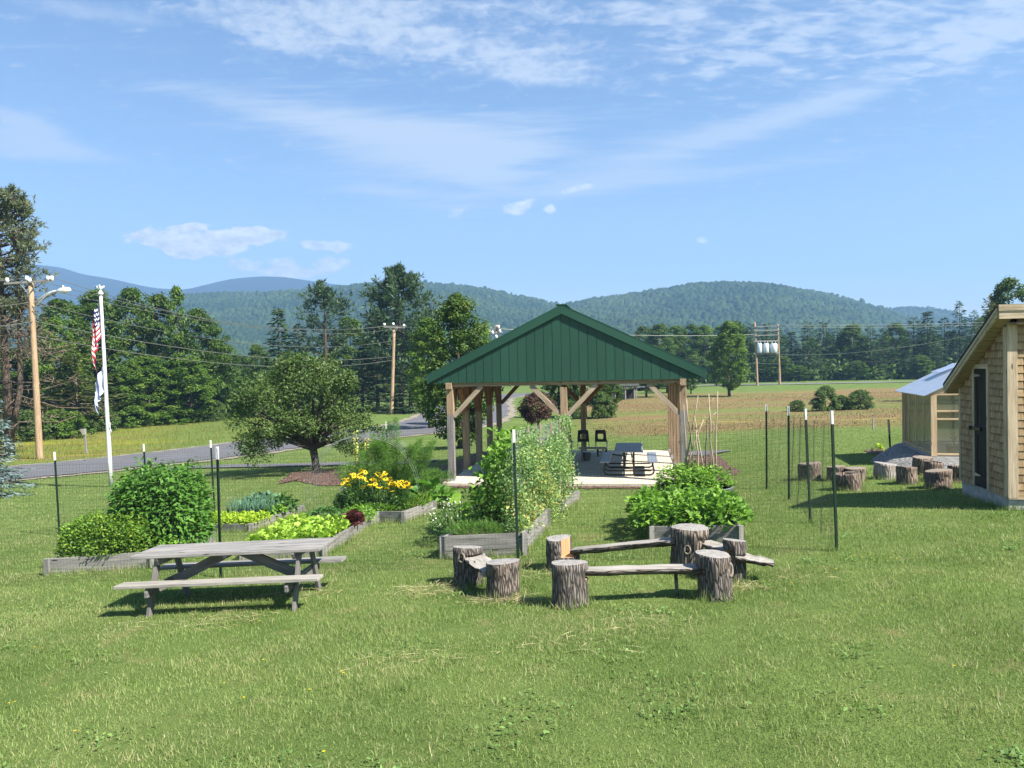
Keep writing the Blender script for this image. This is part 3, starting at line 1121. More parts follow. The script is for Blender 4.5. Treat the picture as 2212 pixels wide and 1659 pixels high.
# ------------------------------------------------------------------ pavilion
def build_pavilion():
    t = thing('pavilion', 'open timber pavilion with green gable and steel roof', 'pavilion', (PO.x, PO.y, PZ), -PYAW)
    W, L = PW, PL
    b = MB()
    b.box((3.12, L / 2 + .12, .05), (6.5, L + .1, .10))
    b.box((2.83, -.16, .048), (6.06, .44, .096))
    b.build('floor_slab', M['concrete'], t, bevel=.008)
    pt = 2.73
    posts = [(0, i * 1.95) for i in range(5)] + [(W, i * 1.95) for i in range(5)] + [(W / 2, 0), (W / 2, L)]
    for (x, y) in posts:
        p = MB()
        front = y == 0
        lo, hi = (M['postgrey'], M['postwood']) if front else ((M['postwood'], M['postred']) if x < W else (M['postwood'], M['postwood']))
        zs = 1.95 + random.uniform(-.1, .12)
        if front and x == W / 2:
            zs = 1.0
        p.box((x, y, (.17 + zs) / 2), (.19, .19, zs - .17), m=0)
        p.box((x, y, (zs + pt) / 2 + .0015), (.19, .19, pt - zs - .003), m=1)
        po = p.build('post', [lo, hi], t, bevel=.006)
        q = MB()
        q.box((x, y, .085), (.22, .22, .17))
        q.build('post_pier', M['pierconc'], po)
    # plates and ties
    for x in (0, W):
        p = MB()
        p.box((x, L / 2 + .0, pt + .09), (.17, L + .42, .18))
        p.build('plate_beam', M['postwood'], t, bevel=.005)
    for y in (0, L):
        p = MB()
        p.box((W / 2, y, pt + .15), (W - .18, .15, .17))
        p.build('tie_beam', M['postwood'], t, bevel=.005)

    def brace(p0, p1, up=(0, 1, 0), mt='postwood'):
        p = MB()
        p.beam(p0, p1, .13, .14, up=up)
        p.build('knee_brace', M[mt], t, bevel=.004)
    for y in (0, L):
        mt = 'bracewood' if y == 0 else 'postred'
        brace((.1, y, 1.95), (.92, y, 2.80), mt=mt)
        brace((W - .1, y, 1.95), (W - .92, y, 2.80), mt=mt)
        brace((W / 2 - .1, y, 1.95), (W / 2 - .92, y, 2.80), mt=mt)
        brace((W / 2 + .1, y, 1.95), (W / 2 + .92, y, 2.80), mt=mt)
    for x in (0, W):
        for i in range(5):
            for s in (-1, 1):
                if 0 <= i * 1.95 + s * .6 <= L:
                    brace((x, i * 1.95 + s * .1, 2.02), (x, i * 1.95 + s * .72, 2.74), (1, 0, 0), 'postred' if x == 0 else 'postwood')
    # gable cladding: vertical boards
    ex, ez, rz_ = -.62, 3.13, 5.0
    sl_ = (rz_ - ez) / (W / 2 - ex)
    roofz = lambda x: rz_ - abs(x - W / 2) * sl_
    for y, nm in ((-.14, 'gable_cladding'), (L + .14, 'gable_cladding')):
        p = MB()
        x = -.45
        bw = .245
        while x < W + .45:
            x2 = min(x + bw - .012, W + .45)
            zb = 2.905
            z1, z2 = roofz(x) - .10, roofz(x2) - .10
            if max(z1, z2) > zb + .02:
                yy = y + random.uniform(-.004, .004)
                pl = [(x, zb), (x2, zb), (x2, max(z2, zb + .01)), (x, max(z1, zb + .01))]
                if x < W / 2 < x2:
                    pl = [(x, zb), (x2, zb), (x2, z2), (W / 2, rz_ - .10), (x, z1)]
                p.prism(pl, (0, yy - .011, 0), (1, 0, 0), (0, 0, 1), (0, .022, 0))
            x += bw
        p.prism([(-.40, 2.92), (W + .40, 2.92), (W / 2, rz_ - .12)], (0, y + .012 * (1 if y < 0 else -2), 0), (1, 0, 0), (0, 0, 1), (0, .012, 0))
        p.build(nm, M['greenpaint'], t)
    # roof slopes, ribbed steel
    r = MB()
    for s in (-1, 1):
        cx = W / 2
        a = Vector((cx, 0, rz_))
        e = Vector((cx + s * (W / 2 - ex), 0, ez))
        d = (e - a)
        nn = Vector((-d.z, 0, d.x)) * (1 if s > 0 else -1)
        nn.normalize()
        if nn.z < 0: nn = -nn
        r.prism([(0, 0), (1, 0)] and [(0, 0), (d.length, 0), (d.length, .03), (0, .03)], a + Vector((0, -.20, -.03)), d.normalized(), nn, (0, L + .40, 0))
        k = -.19
        while k < L + .2:
            p0 = a + Vector((0, k, 0)) + nn * .012
            r.beam(p0 + d * .01, p0 + d * .995, .03, .022, up=nn)
            k += .23
    r.beam((W / 2, -.21, rz_ + .02), (W / 2, L + .21, rz_ + .02), .3, .03)
    rf = r.build('roof', M['greenpaint'], t)
    q = MB()
    for s in (-1, 1):
        for y in (-.205, L + .205):
            a = Vector((W / 2, y, rz_ - .02))
            e = Vector((W / 2 + s * (W / 2 - ex), y, ez - .02))
            q.prism([(0, 0), (0, -.24), (1, -.24), (1, 0)] and [(0, 0), (s * (W / 2 - ex), ez - rz_), (s * (W / 2 - ex), ez - rz_ - .215), (0, -.215)], a - Vector((0, .014, 0)), (1, 0, 0), (0, 0, 1), (0, .028, 0))
        q.beam((W / 2 + s * (W / 2 - ex), -.18, ez - .1), (W / 2 + s * (W / 2 - ex), L + .18, ez - .1), .02, .19)
    q.build('fascia', M['greenpaint'], rf)


build_pavilion()


def hit(P, d, px, py):
    """distance along ground line P + s d that is seen at pixel column px"""
    k = ray(px, py)
    k = k.x
    return (k * P[1] - P[0]) / (d[0] - k * d[1])


# ------------------------------------------------------------------ shed
def shingle_mat():
    m = wood('cedar_wall_shingle', (.17, .10, .046), (.36, .262, .152), (.47, .37, .235), knots=False)
    t = NT(m.node_tree)
    b = t.n['Principled BSDF']
    c0 = b.inputs['Base Color'].links[0].from_socket
    g = t.attr('gc').outputs['Vector']
    gx, gy, g3 = t.sep(g)
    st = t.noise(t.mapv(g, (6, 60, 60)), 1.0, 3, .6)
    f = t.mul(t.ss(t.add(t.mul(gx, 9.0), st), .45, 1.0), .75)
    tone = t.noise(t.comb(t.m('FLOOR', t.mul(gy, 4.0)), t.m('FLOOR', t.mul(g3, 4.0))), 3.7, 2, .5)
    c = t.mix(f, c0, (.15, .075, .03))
    c = t.mix(1.0, c, t.mix(t.ss(tone, .3, .7), (.78, .76, .74), (1.12, 1.08, 1.0)), 'MULTIPLY')
    t.l.new(c, b.inputs['Base Color'])
    return m


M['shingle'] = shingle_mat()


def build_shed():
    C0 = G(3970 * S_, 2010 * S_)
    yaw = R(10)
    e = Vector((math.sin(yaw), math.cos(yaw)))
    rx = Vector((math.cos(yaw), -math.sin(yaw)))
    P = (C0.x, C0.y)
    t = thing('garden_shed', 'cedar shingled garden shed with dark plank door and sloping roof', 'shed', (C0.x, C0.y, C0.z), -yaw)
    Ls, Wd = 1.92, 3.4
    zb, zf, zk = .21, 3.06, 1.95
    wt = lambda y: zf + (zk - zf) * y / Ls
    b = MB()
    b.box((Wd / 2, Ls / 2, -.15), (Wd - .03, Ls - .03, .72))
    b.build('foundation', M['pierconc'], t)
    core = MB()
    core.prism([(0.03, zb), (Ls - .03, zb), (Ls - .03, zk), (.03, zf)], (.025, 0, 0), (0, 1, 0), (0, 0, 1), (Wd - .05, 0, 0))
    wl = core.build('wall', M['doorwood'], t)
    y0, y1 = hit(P, e, 3893 * S_, 1700 * S_), hit(P, e, 3844 * S_, 1700 * S_)
    tr = .075
    dz0, dz1 = zb + .02, zb + .02 + 2.08
    sh, sf = MB(), MB()
    z = zb
    while z < zf:
        y = .03 + random.uniform(0, .05)
        while y < Ls - .01:
            w = random.uniform(.075, .16)
            ye = min(y + w - .004, Ls - .01)
            h = .155
            ya, yb = y, ye
            if z < dz1 + tr - .03:
                if ya < y0 - tr < yb: yb = y0 - tr
                elif ya < y1 + tr < yb: ya = y1 + tr
            if yb - ya > .012 and (yb <= y0 - tr + .001 or ya >= y1 + tr - .001 or z > dz1 + tr - .03):
                if z + h * .6 < wt((ya + yb) / 2):
                    dz = random.uniform(-.005, .005)
                    top = min(z + h, wt((ya + yb) / 2) + .02)
                    sh.box((-.006 + random.uniform(-.004, .003), (ya + yb) / 2, (z + top) / 2 + dz), (.016, yb - ya, top - z), Matrix.Rotation(.14, 3, 'Y'))
            y = ye + .004
        x = .15
        while x < Wd:
            w = random.uniform(.08, .17)
            if not (x > .18 and x < 1.65 and 1.05 < z < 2.86):
                xe = x + w - .004
                if x < .31 < xe and 1.0 < z < 2.9: xe = .31
                h = .155
                sf.box(((x + xe) / 2, -.004, z + h / 2 + random.uniform(-.004, .004)), (xe - x, .012, h), Matrix.Rotation(-.085, 3, 'X'))
            elif x < .31:
                xe = .31
                h = .155
                sf.box(((x + xe) / 2, -.004, z + h / 2), (xe - x, .012, h), Matrix.Rotation(-.085, 3, 'X'))
                w = xe - x + .004
            x += w
        z += .127
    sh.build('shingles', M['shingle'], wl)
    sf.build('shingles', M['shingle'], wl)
    for c_, z_ in (((.067, -.018, (zb + zf) / 2), (.15, .025, zf - zb)), ((-.018, .035, (zb + zf) / 2 - .03), (.025, .08, zf - zb - .08)), ((-.016, Ls - .03, (zb + zk) / 2 + .01), (.022, .07, zk - zb))):
        cb = MB()
        cb.box(c_, z_)
        cb.build('corner_board', M['trimwood'], t)
    cb = MB()
    cb.box((Wd / 2, -.012, zb - .012), (Wd, .03, .024))
    cb.build('skirt_board', M['trimwood'], t)
    # door on the shaded side
    d = MB()
    nb = 4
    for i in range(nb):
        ya = y0 + (y1 - y0) * i / nb
        yb = y0 + (y1 - y0) * (i + 1) / nb
        d.box((.0, (ya + yb) / 2, (dz0 + dz1) / 2), (.03, yb - ya - .006, dz1 - dz0))
    for zz in (dz0 + .12, dz0 + 1.0, dz1 - .1):
        d.box((-.02, (y0 + y1) / 2, zz), (.02, y1 - y0 - .01, .17))
    for yy in (y0 + .05, y1 - .05):
        d.box((-.019, yy, (dz0 + dz1) / 2), (.018, .09, dz1 - dz0 - .02))
    dr = d.build('door', M['doorwood'], t)
    h = MB()
    h.box((-.05, y1 - .10, dz0 + 1.02), (.025, .42, .05))
    h.box((-.06, y1 + .10, dz0 + 1.02), (.05, .04, .07))
    h.build('latch_bar', M['blackplastic'], dr)
    for zz in (dz1 - .12, dz0 + .2):
        h = MB()
        h.prism([(0, -.03), (.24, -.012), (.24, .012), (0, .03)], (-.034, y1, zz), (0, -1, 0), (0, 0, 1), (.006, 0, 0))
        h.build('strap_hinge', M['galv'], dr)
    f = MB()
    f.box((-.022, y0 - tr / 2, (dz0 + dz1) / 2), (.03, tr, dz1 - dz0))
    f.box((-.022, y1 + tr / 2, (dz0 + dz1) / 2), (.03, tr, dz1 - dz0))
    f.box((-.024, (y0 + y1) / 2, dz1 + tr / 2), (.034, y1 - y0 + 2 * tr, tr))
    f.build('door_frame', M['trimwood'], t)
    # window on the sunny side
    w0, w1, u0, u1 = .33, 1.6, 1.16, 2.84
    wn = MB()
    wn.box((w0 + .05, -.03, (u0 + u1) / 2), (.1, .045, u1 - u0))
    wn.box((w1 - .05, -.03, (u0 + u1) / 2), (.1, .045, u1 - u0))
    wn.box(((w0 + w1) / 2, -.03, u0 + .05), (w1 - w0 - .2, .045, .1))
    wn.box(((w0 + w1) / 2, -.03, u1 - .05), (w1 - w0 - .2, .045, .1))
    wf = wn.build('window', M['trimwood'], t)
    pn = MB()
    pn.box(((w0 + w1) / 2, -.005, (u0 + u1) / 2), (w1 - w0 - .2, .01, u1 - u0 - .2))
    pn.build('pane', M['blackplastic'], wf)
    # roof: high over the sunny front, low at the back
    sl2 = (zk - zf) / Ls
    r = MB()
    ya, yb = -.20, Ls + .16
    zA, zB = zf + sl2 * ya, zf + sl2 * yb
    th = .10
    r.prism([(ya, zA + .12), (yb, zB + .12), (yb, zB + .12 + .05), (ya, zA + .12 + .05)], (-.24, 0, 0), (0, 1, 0), (0, 0, 1), (Wd + .52, 0, 0))
    rf = r.build('roof', M['shingleroof'], t)
    q = MB()
    q.prism([(ya, zA - .02), (yb, zB - .02), (yb, zB + .055), (ya, zA + .055)], (-.225, 0, 0), (0, 1, 0), (0, 0, 1), (.03, 0, 0))
    q.prism([(ya + .01, zA + .055), (yb, zB + .055), (yb, zB + .118), (ya + .01, zA + .118)], (-.238, 0, 0), (0, 1, 0), (0, 0, 1), (.04, 0, 0))
    q.build('rake_board', M['trimwood'], rf)
    q = MB()
    q.box((Wd / 2 + .04, ya - .015, zA - .0), (Wd + .49, .03, .125))
    q.box((Wd / 2 + .04, ya - .03, zA + .115), (Wd + .51, .03, .10))
    q.build('fascia', M['trimwood'], rf)
    q = MB()
    q.prism([(ya + .02, zA - .03 + .005), (yb - .02, zB - .03 + .005), (yb - .02, zB + .02), (ya + .02, zA + .02)], (-.19, 0, 0), (0, 1, 0), (0, 0, 1), (.21, 0, 0))
    q.box((Wd / 2, (ya - .0) / 2 - .0, zf - .025), (Wd, .18, .02))
    q.build('soffit', M['postwood'], rf)  # darker post wood: shade under the eaves is put into the colour
    EXCL.append([(C0.x + rx.x * a + e.x * c, C0.y + rx.y * a + e.y * c) for a, c in ((0, 0), (Wd, 0), (Wd, Ls), (0, Ls))])


build_shed()


# ------------------------------------------------------------------ greenhouse
def poly_mat(name, col, tr, rough):
    m = bpy.data.materials.new(name)
    m.use_nodes = True
    t = NT(m.node_tree)
    b = t.n['Principled BSDF']
    b.inputs['Base Color'].default_value = (*col, 1)
    b.inputs['Roughness'].default_value = rough
    b.inputs['Specular IOR Level'].default_value = .6
    tp = t.new('ShaderNodeBsdfTransparent')
    tp.inputs[0].default_value = (.86, .88, .80, 1)
    tl = t.new('ShaderNodeBsdfTranslucent')
    tl.inputs[0].default_value = (*col, 1)
    m1 = t.new('ShaderNodeMixShader')
    m1.inputs[0].default_value = .45
    t.l.new(b.outputs[0], m1.inputs[1])
    t.l.new(tl.outputs[0], m1.inputs[2])
    m2 = t.new('ShaderNodeMixShader')
    m2.inputs[0].default_value = tr
    t.l.new(m1.outputs[0], m2.inputs[1])
    t.l.new(tp.outputs[0], m2.inputs[2])
    t.l.new(m2.outputs[0], t.n['Material Output'].inputs[0])
    return m


M['polywall'] = poly_mat('twinwall_polycarbonate', (.36, .36, .27), .66, .35)
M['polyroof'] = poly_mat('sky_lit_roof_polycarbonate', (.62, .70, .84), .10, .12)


def build_greenhouse():
    C = GH
    yaw = R(15.9)
    t = thing('greenhouse', 'small polycarbonate greenhouse with pale wooden frame beside the shed', 'greenhouse', (C.x, C.y, C.z + .02), -yaw)
    Ln, Wd, Hw, Rz = 3.5, 2.75, 1.60, 2.30
    f = MB()
    for x in (0.06, Wd - .06):
        for y in (0.05, Ln - .05):
            f.box((x, y, Hw / 2), (.13, .10, Hw))
    for x in (.03, Wd - .03):
        for z in (.05, Hw - .04):
            f.box((x, Ln / 2, z), (.05, Ln - .22, .06))
        for i in range(1, 4):
            f.box((x - .01 * (1 if x < 1 else -1), Ln * i / 4, Hw / 2), (.035, .045, Hw - .15))
    for y in (.05, Ln - .05):
        for z in (.05, .95, 1.15, Hw - .02, Hw + .12):
            xx = .2 if z < Hw else .42
            f.box((Wd / 2, y, z), (Wd - xx, .06, .04))
        for s in (-1, 1):
            f.beam((Wd / 2 + s * (Wd / 2 + .02), y, Hw - .05), (Wd / 2, y, Rz - .10), .07, .13)
        f.box((Wd / 2, y, (Hw + Rz) / 2 - .1), (.08, .06, Rz - Hw - .1))
        f.box((1.35, y, Hw / 2), (.07, .06, Hw - .1))
    f.box((Wd / 2, Ln / 2, Rz - .06), (.05, Ln - .1, .12))
    f.build('frame', M['newwood'], t)
    w = MB()
    for x in (.0, Wd):
        w.box((x + (.062 if x == 0 else -.062), Ln / 2, Hw / 2), (.01, Ln - .22, Hw - .04))
    for y in (.09, Ln - .09):
        w.prism([(.1, .03), (Wd - .1, .03), (Wd - .05, Hw), (Wd / 2, Rz - .1), (.05, Hw)], (0, y - .004, 0), (1, 0, 0), (0, 0, 1), (0, .008, 0))
    w.build('wall_panel', M['polywall'], t)
    r = MB()
    for s in (-1, 1):
        a = Vector((Wd / 2, -.05, Rz + .03))
        d = Vector((s * (Wd / 2 + .17), 0, -(Rz - Hw) * (Wd / 2 + .17) / (Wd / 2)))
        nn = Vector((s * abs(d.z), 0, abs(d.x))).normalized()
        r.prism([(0, 0), (d.length, 0), (d.length, .016), (0, .016)], a, d.normalized(), nn, (0, Ln + .10, 0))
        for k in range(5):
            p0 = a + Vector((0, .03 + k * (Ln + .04) / 4, 0)) + nn * .02
            r.beam(p0, p0 + d, .03, .012, up=nn)
    r.build('roof', M['polyroof'], t)
    v = MB()
    v.box((Wd / 2 - .36, Ln * .72, Rz - .06), (.75, .8, .03), Matrix.Rotation(R(-20), 3, 'Y'))
    v.build('roof_vent', M['polyroof'], t)
    k = MB()
    k.box((Wd / 2, Ln / 2, -.06), (Wd + .08, Ln + .08, .09))
    k.build('sill', M['pierconc'], t)
    e = Vector((math.sin(yaw), math.cos(yaw)))
    rx = Vector((math.cos(yaw), -math.sin(yaw)))
    q = Vector((C.x, C.y)) + rx * .62 + e * .45
    pt = thing('flower_pot', 'dark plastic plant pot standing inside the greenhouse front', 'plant pot', (q.x, q.y, C.z + .03))
    p = MB()
    p.tube([(0, 0, 0), (0, 0, .22), (0, 0, .24), (0, 0, .24)], [.16, .205, .215, .19], 16)
    p.build('pot', M['potplastic'], pt)
    P = np.array([[0, 0, .24 + .05 * i] for i in range(10)])
    A = rdir(10) + [0, 0, .6]
    V, qd, tn = leaves(P, A, rdir(10), .14, .07)
    np_mesh('seedling', V, [qd], tn, F_['bean'], pt)


build_greenhouse()
# ------------------------------------------------------------------ wooden picnic table on the lawn
def slope_rot(x, y, yaw):
    dx = (gzf(x + .6, y) - gzf(x - .6, y)) / 1.2
    dy = (gzf(x, y + .6) - gzf(x, y - .6)) / 1.2
    n = Vector((-dx, -dy, 1)).normalized()
    q = Vector((0, 0, 1)).rotation_difference(n).to_matrix() @ rotz(yaw)
    return q.to_euler()


def build_picnic():
    c = Vector((-3.435, 9.44))
    t = thing('picnic_table', 'weathered grey wooden picnic table on the lawn before the lettuce bed', 'picnic table', (c.x, c.y, gzf(*c)), rot=slope_rot(c.x, c.y, R(-2.7)))
    L, H = 2.30, .685
    b = MB()
    for i in range(5):
        y = (i - 2) * .147
        b.box((random.uniform(-.006, .006), y, H - .019 + random.uniform(-.003, .003)), (L, .141, .038), Matrix.Rotation(random.uniform(-.004, .004), 3, 'X'))
    b.build('tabletop', M['greywood'], t, bevel=.005)
    for s in (-1, 1):
        b = MB()
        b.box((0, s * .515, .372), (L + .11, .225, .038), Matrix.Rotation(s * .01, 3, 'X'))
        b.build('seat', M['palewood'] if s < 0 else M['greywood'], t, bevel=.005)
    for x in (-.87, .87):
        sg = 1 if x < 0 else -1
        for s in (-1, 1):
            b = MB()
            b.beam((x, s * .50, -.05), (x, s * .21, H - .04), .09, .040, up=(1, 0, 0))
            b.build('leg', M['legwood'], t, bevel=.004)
        b = MB()
        b.prism([(-.62, .24), (.62, .24), (.62, .30), (.58, .351), (-.58, .351), (-.62, .30)], (x + sg * .024, 0, 0), (0, 1, 0), (0, 0, 1), (sg * .038, 0, 0))
        b.build('seat_support', M['legwood'], t, bevel=.004)
        b = MB()
        b.prism([(-.34, H - .06), (.34, H - .06), (.36, H - .04), (-.36, H - .04)] and [(-.30, H - .13), (.30, H - .13), (.36, H - .06), (.36, H - .04), (-.36, H - .04), (-.36, H - .06)], (x + sg * .024, 0, 0), (0, 1, 0), (0, 0, 1), (sg * .038, 0, 0))
        b.build('top_cleat', M['greywood'], t, bevel=.004)
        b = MB()
        b.beam((x + sg * .085, 0, .30), (sg * -.06, 0, H - .05), .04, .12)
        b.build('brace', M['legwood'], t, bevel=.004)
    b = MB()
    b.box((0, 0, H - .06), (.04, .66, .04))
    b.build('top_cleat', M['greywood'], t)


build_picnic()


# ------------------------------------------------------------------ furniture in the pavilion
def pav(u, v, z=.10):
    p = ploc(u, v)
    return (p.x, p.y, PZ + z)


def build_metal_table():
    t = thing('picnic_table', 'blue grey picnic table on curved steel tube legs, half in the sun under the pavilion', 'picnic table', pav(5.0, 1.95), -PYAW)
    b = MB()
    b.box((0, 0, .735), (.80, 2.4, .045))
    b.box((-.4, 0, .728), (.02, 2.42, .055))
    b.box((.4, 0, .728), (.02, 2.42, .055))
    b.build('tabletop', M['tabletop'], t, bevel=.01)
    for s in (-1, 1):
        b = MB()
        b.box((s * .68, 0, .44), (.28, 2.4, .045))
        b.build('seat', M['tabletop'], t, bevel=.01)
    for y in (-.85, .85):
        b = MB()
        path = [(-.66, .42), (-.70, .25), (-.72, .14), (-.69, .06), (-.60, .025), (0, .025), (.60, .025), (.69, .06), (.72, .14), (.70, .25), (.66, .42)]
        b.tube([(p[0], y, p[1]) for p in path], .024, 8)
        b.tube([(-.69, y, .19), (-.62, y + .0, .145), (.62, y, .145), (.69, y, .19)] , .02, 8)
        for x in (-.14, .14):
            b.box((x, y, .36), (.05, .05, .70))
        b.build('leg_frame', M['steeldark'], t)
    b = MB()
    for x in (-.14, .14):
        b.tube([(x, -.85, .2), (x * .3, 0, .68)], .012, 6)
        b.tube([(x, .85, .2), (x * .3, 0, .68)], .012, 6)
    b.build('cross_brace', M['steeldark'], t)
    c = copy_tree(t, pav(1.75, 3.9), -PYAW, 1, 'blue grey picnic table mostly hidden behind the climbing peas under the pavilion')
    t['group'] = c['group'] = 'picnic tables on the pavilion slab'


build_metal_table()


def build_chair():
    t = thing('school_chair', 'black plastic chair nearest the metal picnic table, oval hole in its back', 'chair', pav(3.95, 7.0), -PYAW + R(176), 'black chairs at the back of the pavilion')
    w = .44
    b = MB()
    # backrest ring with a hole: outer/inner outlines joined
    out = [(-.22, .0), (.22, .0), (.19, .40), (.15, .44), (-.15, .44), (-.19, .40)]
    inn = [(-.09, .10), (.09, .10), (.105, .26), (.07, .30), (-.07, .30), (-.105, .26)]
    for dy in (0, .02):
        for q in (out, inn):
            for (x, z) in q:
                b.vert((x, dy + .22 + z * .16 + (x * x) * -.6, .44 + z))
    n = 6
    for i in range(n):
        j = (i + 1) % n
        b.face((i, j, n + j, n + i))
        b.face((2 * n + i, 3 * n + i, 3 * n + j, 2 * n + j))
        b.face((i, 2 * n + i, 2 * n + j, j))
        b.face((n + i, n + j, 3 * n + j, 3 * n + i))
    b.build('backrest', M['blackplastic'], t)
    b = MB()
    b.prism([(-.22, -.22), (.22, -.22), (.22, .20), (-.22, .20)], (0, 0, .43), (1, 0, 0), (0, 1, 0), (0, 0, .025))
    b.build('seat', M['blackplastic'], t, bevel=.01)
    for x in (-.2, .2):
        b = MB()
        b.tube([(x, .16, .43), (x * 1.1, .22, .02), (x * 1.1, .22, 0)], .011, 6)
        b.build('leg', M['chrome'], t)
        b = MB()
        b.tube([(x, -.14, .43), (x * 1.1, -.22, .02), (x * 1.1, -.22, 0)], .011, 6)
        b.build('leg', M['chrome'], t)
    copy_tree(t, pav(3.28, 7.05), -PYAW + R(184), 1, 'black plastic chair between the other two, square gap in its back before a timber post')
    copy_tree(t, pav(2.68, 6.9), -PYAW + R(176), 1, 'black plastic chair half hidden behind the top of the pea vines')


build_chair()


def build_stool():
    p = pav(3.75, 4.7)
    t = thing('low_bench', 'low tan wooden bench standing before the black chairs', 'bench', p, -PYAW)
    b = MB()
    b.box((0, 0, .43), (.92, .3, .05))
    b.build('seat', M['palewood'], t, bevel=.006)
    for x in (-.36, .36):
        b = MB()
        b.box((x, 0, .2), (.05, .26, .40))
        b.build('leg', M['palewood'], t)
    q = pav(3.55, 4.75)
    t = thing('storage_bin', 'small grey bin under the low tan bench', 'bin', q, -PYAW)
    b = MB()
    b.tube([(0, 0, 0), (0, 0, .26), (0, 0, .28)], [.12, .15, .16], 4)
    b.build('tub', M['greybin'], t, bevel=.01)
    q = pav(4.0, 6.0)
    t = thing('hand_truck', 'two wheeled hand cart with a black and a red wheel on the slab', 'cart', q, -PYAW)
    for x, m in ((-.14, 'rubber'), (.16, 'redpaint')):
        b = MB()
        ring = [(x, .15 * math.cos(a * PI / 8), .155 + .15 * math.sin(a * PI / 8)) for a in range(17)]
        b.tube(ring, .028, 6, cap=False)
        w = b.build('wheel', M['rubber'], t)
        b = MB()
        b.tube([(x - .02, 0, .155), (x + .02, 0, .155)], .085, 10)
        b.build('rim', M[m], w)
    b = MB()
    b.tube([(-.15, 0, .155), (.18, 0, .155)], .014, 6)
    b.tube([(.12, 0, .16), (.42, -.05, .07), (.75, -.1, .03)], .018, 6)
    b.tube([(-.10, 0, .16), (.40, -.12, .06), (.75, -.16, .03)], .014, 6)
    b.build('handle', M['rubber'], t)


build_stool()


# ------------------------------------------------------------------ logs
def log_mesh(r, h, seed, cuts=(), hollow=0.0, taper=.0, lean=(0, 0), n=28):
    """cuts: (angle, depth, z0, z1): material beyond the chord at depth*r removed for z0<z<z1"""
    rg = random.Random(seed)
    b = MB()
    ph = [rg.random() * 6 for _ in range(6)]
    zs = [-.04, .0, h * .12]
    k = 7
    zs += [h * (i + 1) / k for i in range(k)]
    for c in cuts:
        zs += [c[2] - .002, c[2] + .002]
        if c[3] < h:
            zs += [c[3] - .002, c[3] + .002]
    zs = sorted(z for z in zs if z <= h + 1e-6)
    rr = {}
    rid = [rg.uniform(-.045, .045) for _ in range(n)]
    tx, ty, off = rg.uniform(-.12, .12), rg.uniform(-.12, .05), rg.random() * 30
    for i, z in enumerate(zs):
        for j in range(n):
            a = 2 * PI * j / n
            q = r * (1 + .07 * math.sin(2 * a + ph[0]) + .05 * math.sin(3 * a + ph[1] + z) + .02 * math.sin(z * 17 + ph[3]) + rid[j] + .012 * math.sin(9 * a + z * 14 + ph[2]))
            q *= 1 + taper * (1 - z / h) + (.10 * max(0, 1 - z / (.12 * h + .01)) if z < .12 * h else 0)
            cut = False
            for (ca, dp, z0, z1) in cuts:
                if z0 < z < z1:
                    da = math.cos(a - ca)
                    if da > .01 and q * da > dp * r:
                        q = dp * r / da
                        cut = True
            rr[(i, j)] = cut
            zt = z + (z / h) ** 2 * q * (tx * math.cos(a) + ty * math.sin(a)) * (0 if cuts and z > h * .99 and cut else 1)
            b.vert((q * math.cos(a) + lean[0] * z, q * math.sin(a) + lean[1] * z, zt), (z + off, q * math.cos(a) * 1.1 + off, q * math.sin(a) * 1.1))
    nz = len(zs)
    for i in range(nz - 1):
        for j in range(n):
            j2 = (j + 1) % n
            cc = (rr[(i, j)] and rr[(i, j2)]) or (rr[(i + 1, j)] and rr[(i + 1, j2)])
            b.face((i * n + j, i * n + j2, (i + 1) * n + j2, (i + 1) * n + j), 2 if cc else 0, not cc)
    base = (nz - 1) * n
    if hollow:
        st = len(b.v)
        for j in range(n):
            v = Vector(b.v[base + j])
            b.vert((v.x * hollow, v.y * hollow, h - .01), (v.x * 3, v.y * 3, 1))
        st2 = len(b.v)
        for j in range(n):
            v = Vector(b.v[base + j])
            b.vert((v.x * hollow * .9, v.y * hollow * .9, h - .12), (v.x * 3, v.y * 3, 1))
        for j in range(n):
            j2 = (j + 1) % n
            b.face((base + j, base + j2, st + j2, st + j), 1)
            b.face((st + j, st + j2, st2 + j2, st2 + j), 0)
        b.face([st2 + j for j in range(n)], 0)
    else:
        st = len(b.v)
        for j in range(n):
            v = Vector(b.v[base + j])
            b.vert((v.x * .5, v.y * .5, h + (v.z - h) * .5 + .004), (v.x * 2, v.y * 2, .3))
        c = b.vert((lean[0] * h, lean[1] * h, h + .006), (0, 0, .3))
        for j in range(n):
            j2 = (j + 1) % n
            b.face((base + j, base + j2, st + j2, st + j), 1)
            b.face((st + j, st + j2, c), 1)
    return b


def end_mat(name, c1, c2, ring):
    m, t, b = mat_new(name)
    tc = t.new('ShaderNodeTexCoord')
    o = tc.outputs['Object']
    x, y, z = t.sep(o)
    n = t.noise(o, 9, 4, .6)
    rr = t.m('SQRT', t.add(t.mul(x, x), t.mul(y, y)))
    w = t.m('SINE', t.add(t.mul(rr, 260.0), t.mul(n, 9.0)))
    an = t.m('ARCTAN2', x, y)
    crk = t.noise(t.comb(t.mul(an, 3.0), t.mul(rr, 1.5)), 2.6, 4, .7)
    c = t.mix(t.clampv(t.add(t.mul(w, .22), n)), c1, c2)
    c = t.mix(t.ss(crk, .55, .62), c, ring)
    c = t.mix(t.mul(t.ss(t.noise(o, 16, 4, .6), .5, .75), .7), c, tuple(k * .45 for k in c1))
    t.l.new(c, b.inputs['Base Color'])
    b.inputs['Roughness'].default_value = .9
    t.l.new(t.bump(t.add(w, n), .3, .004), b.inputs['Normal'])
    return m


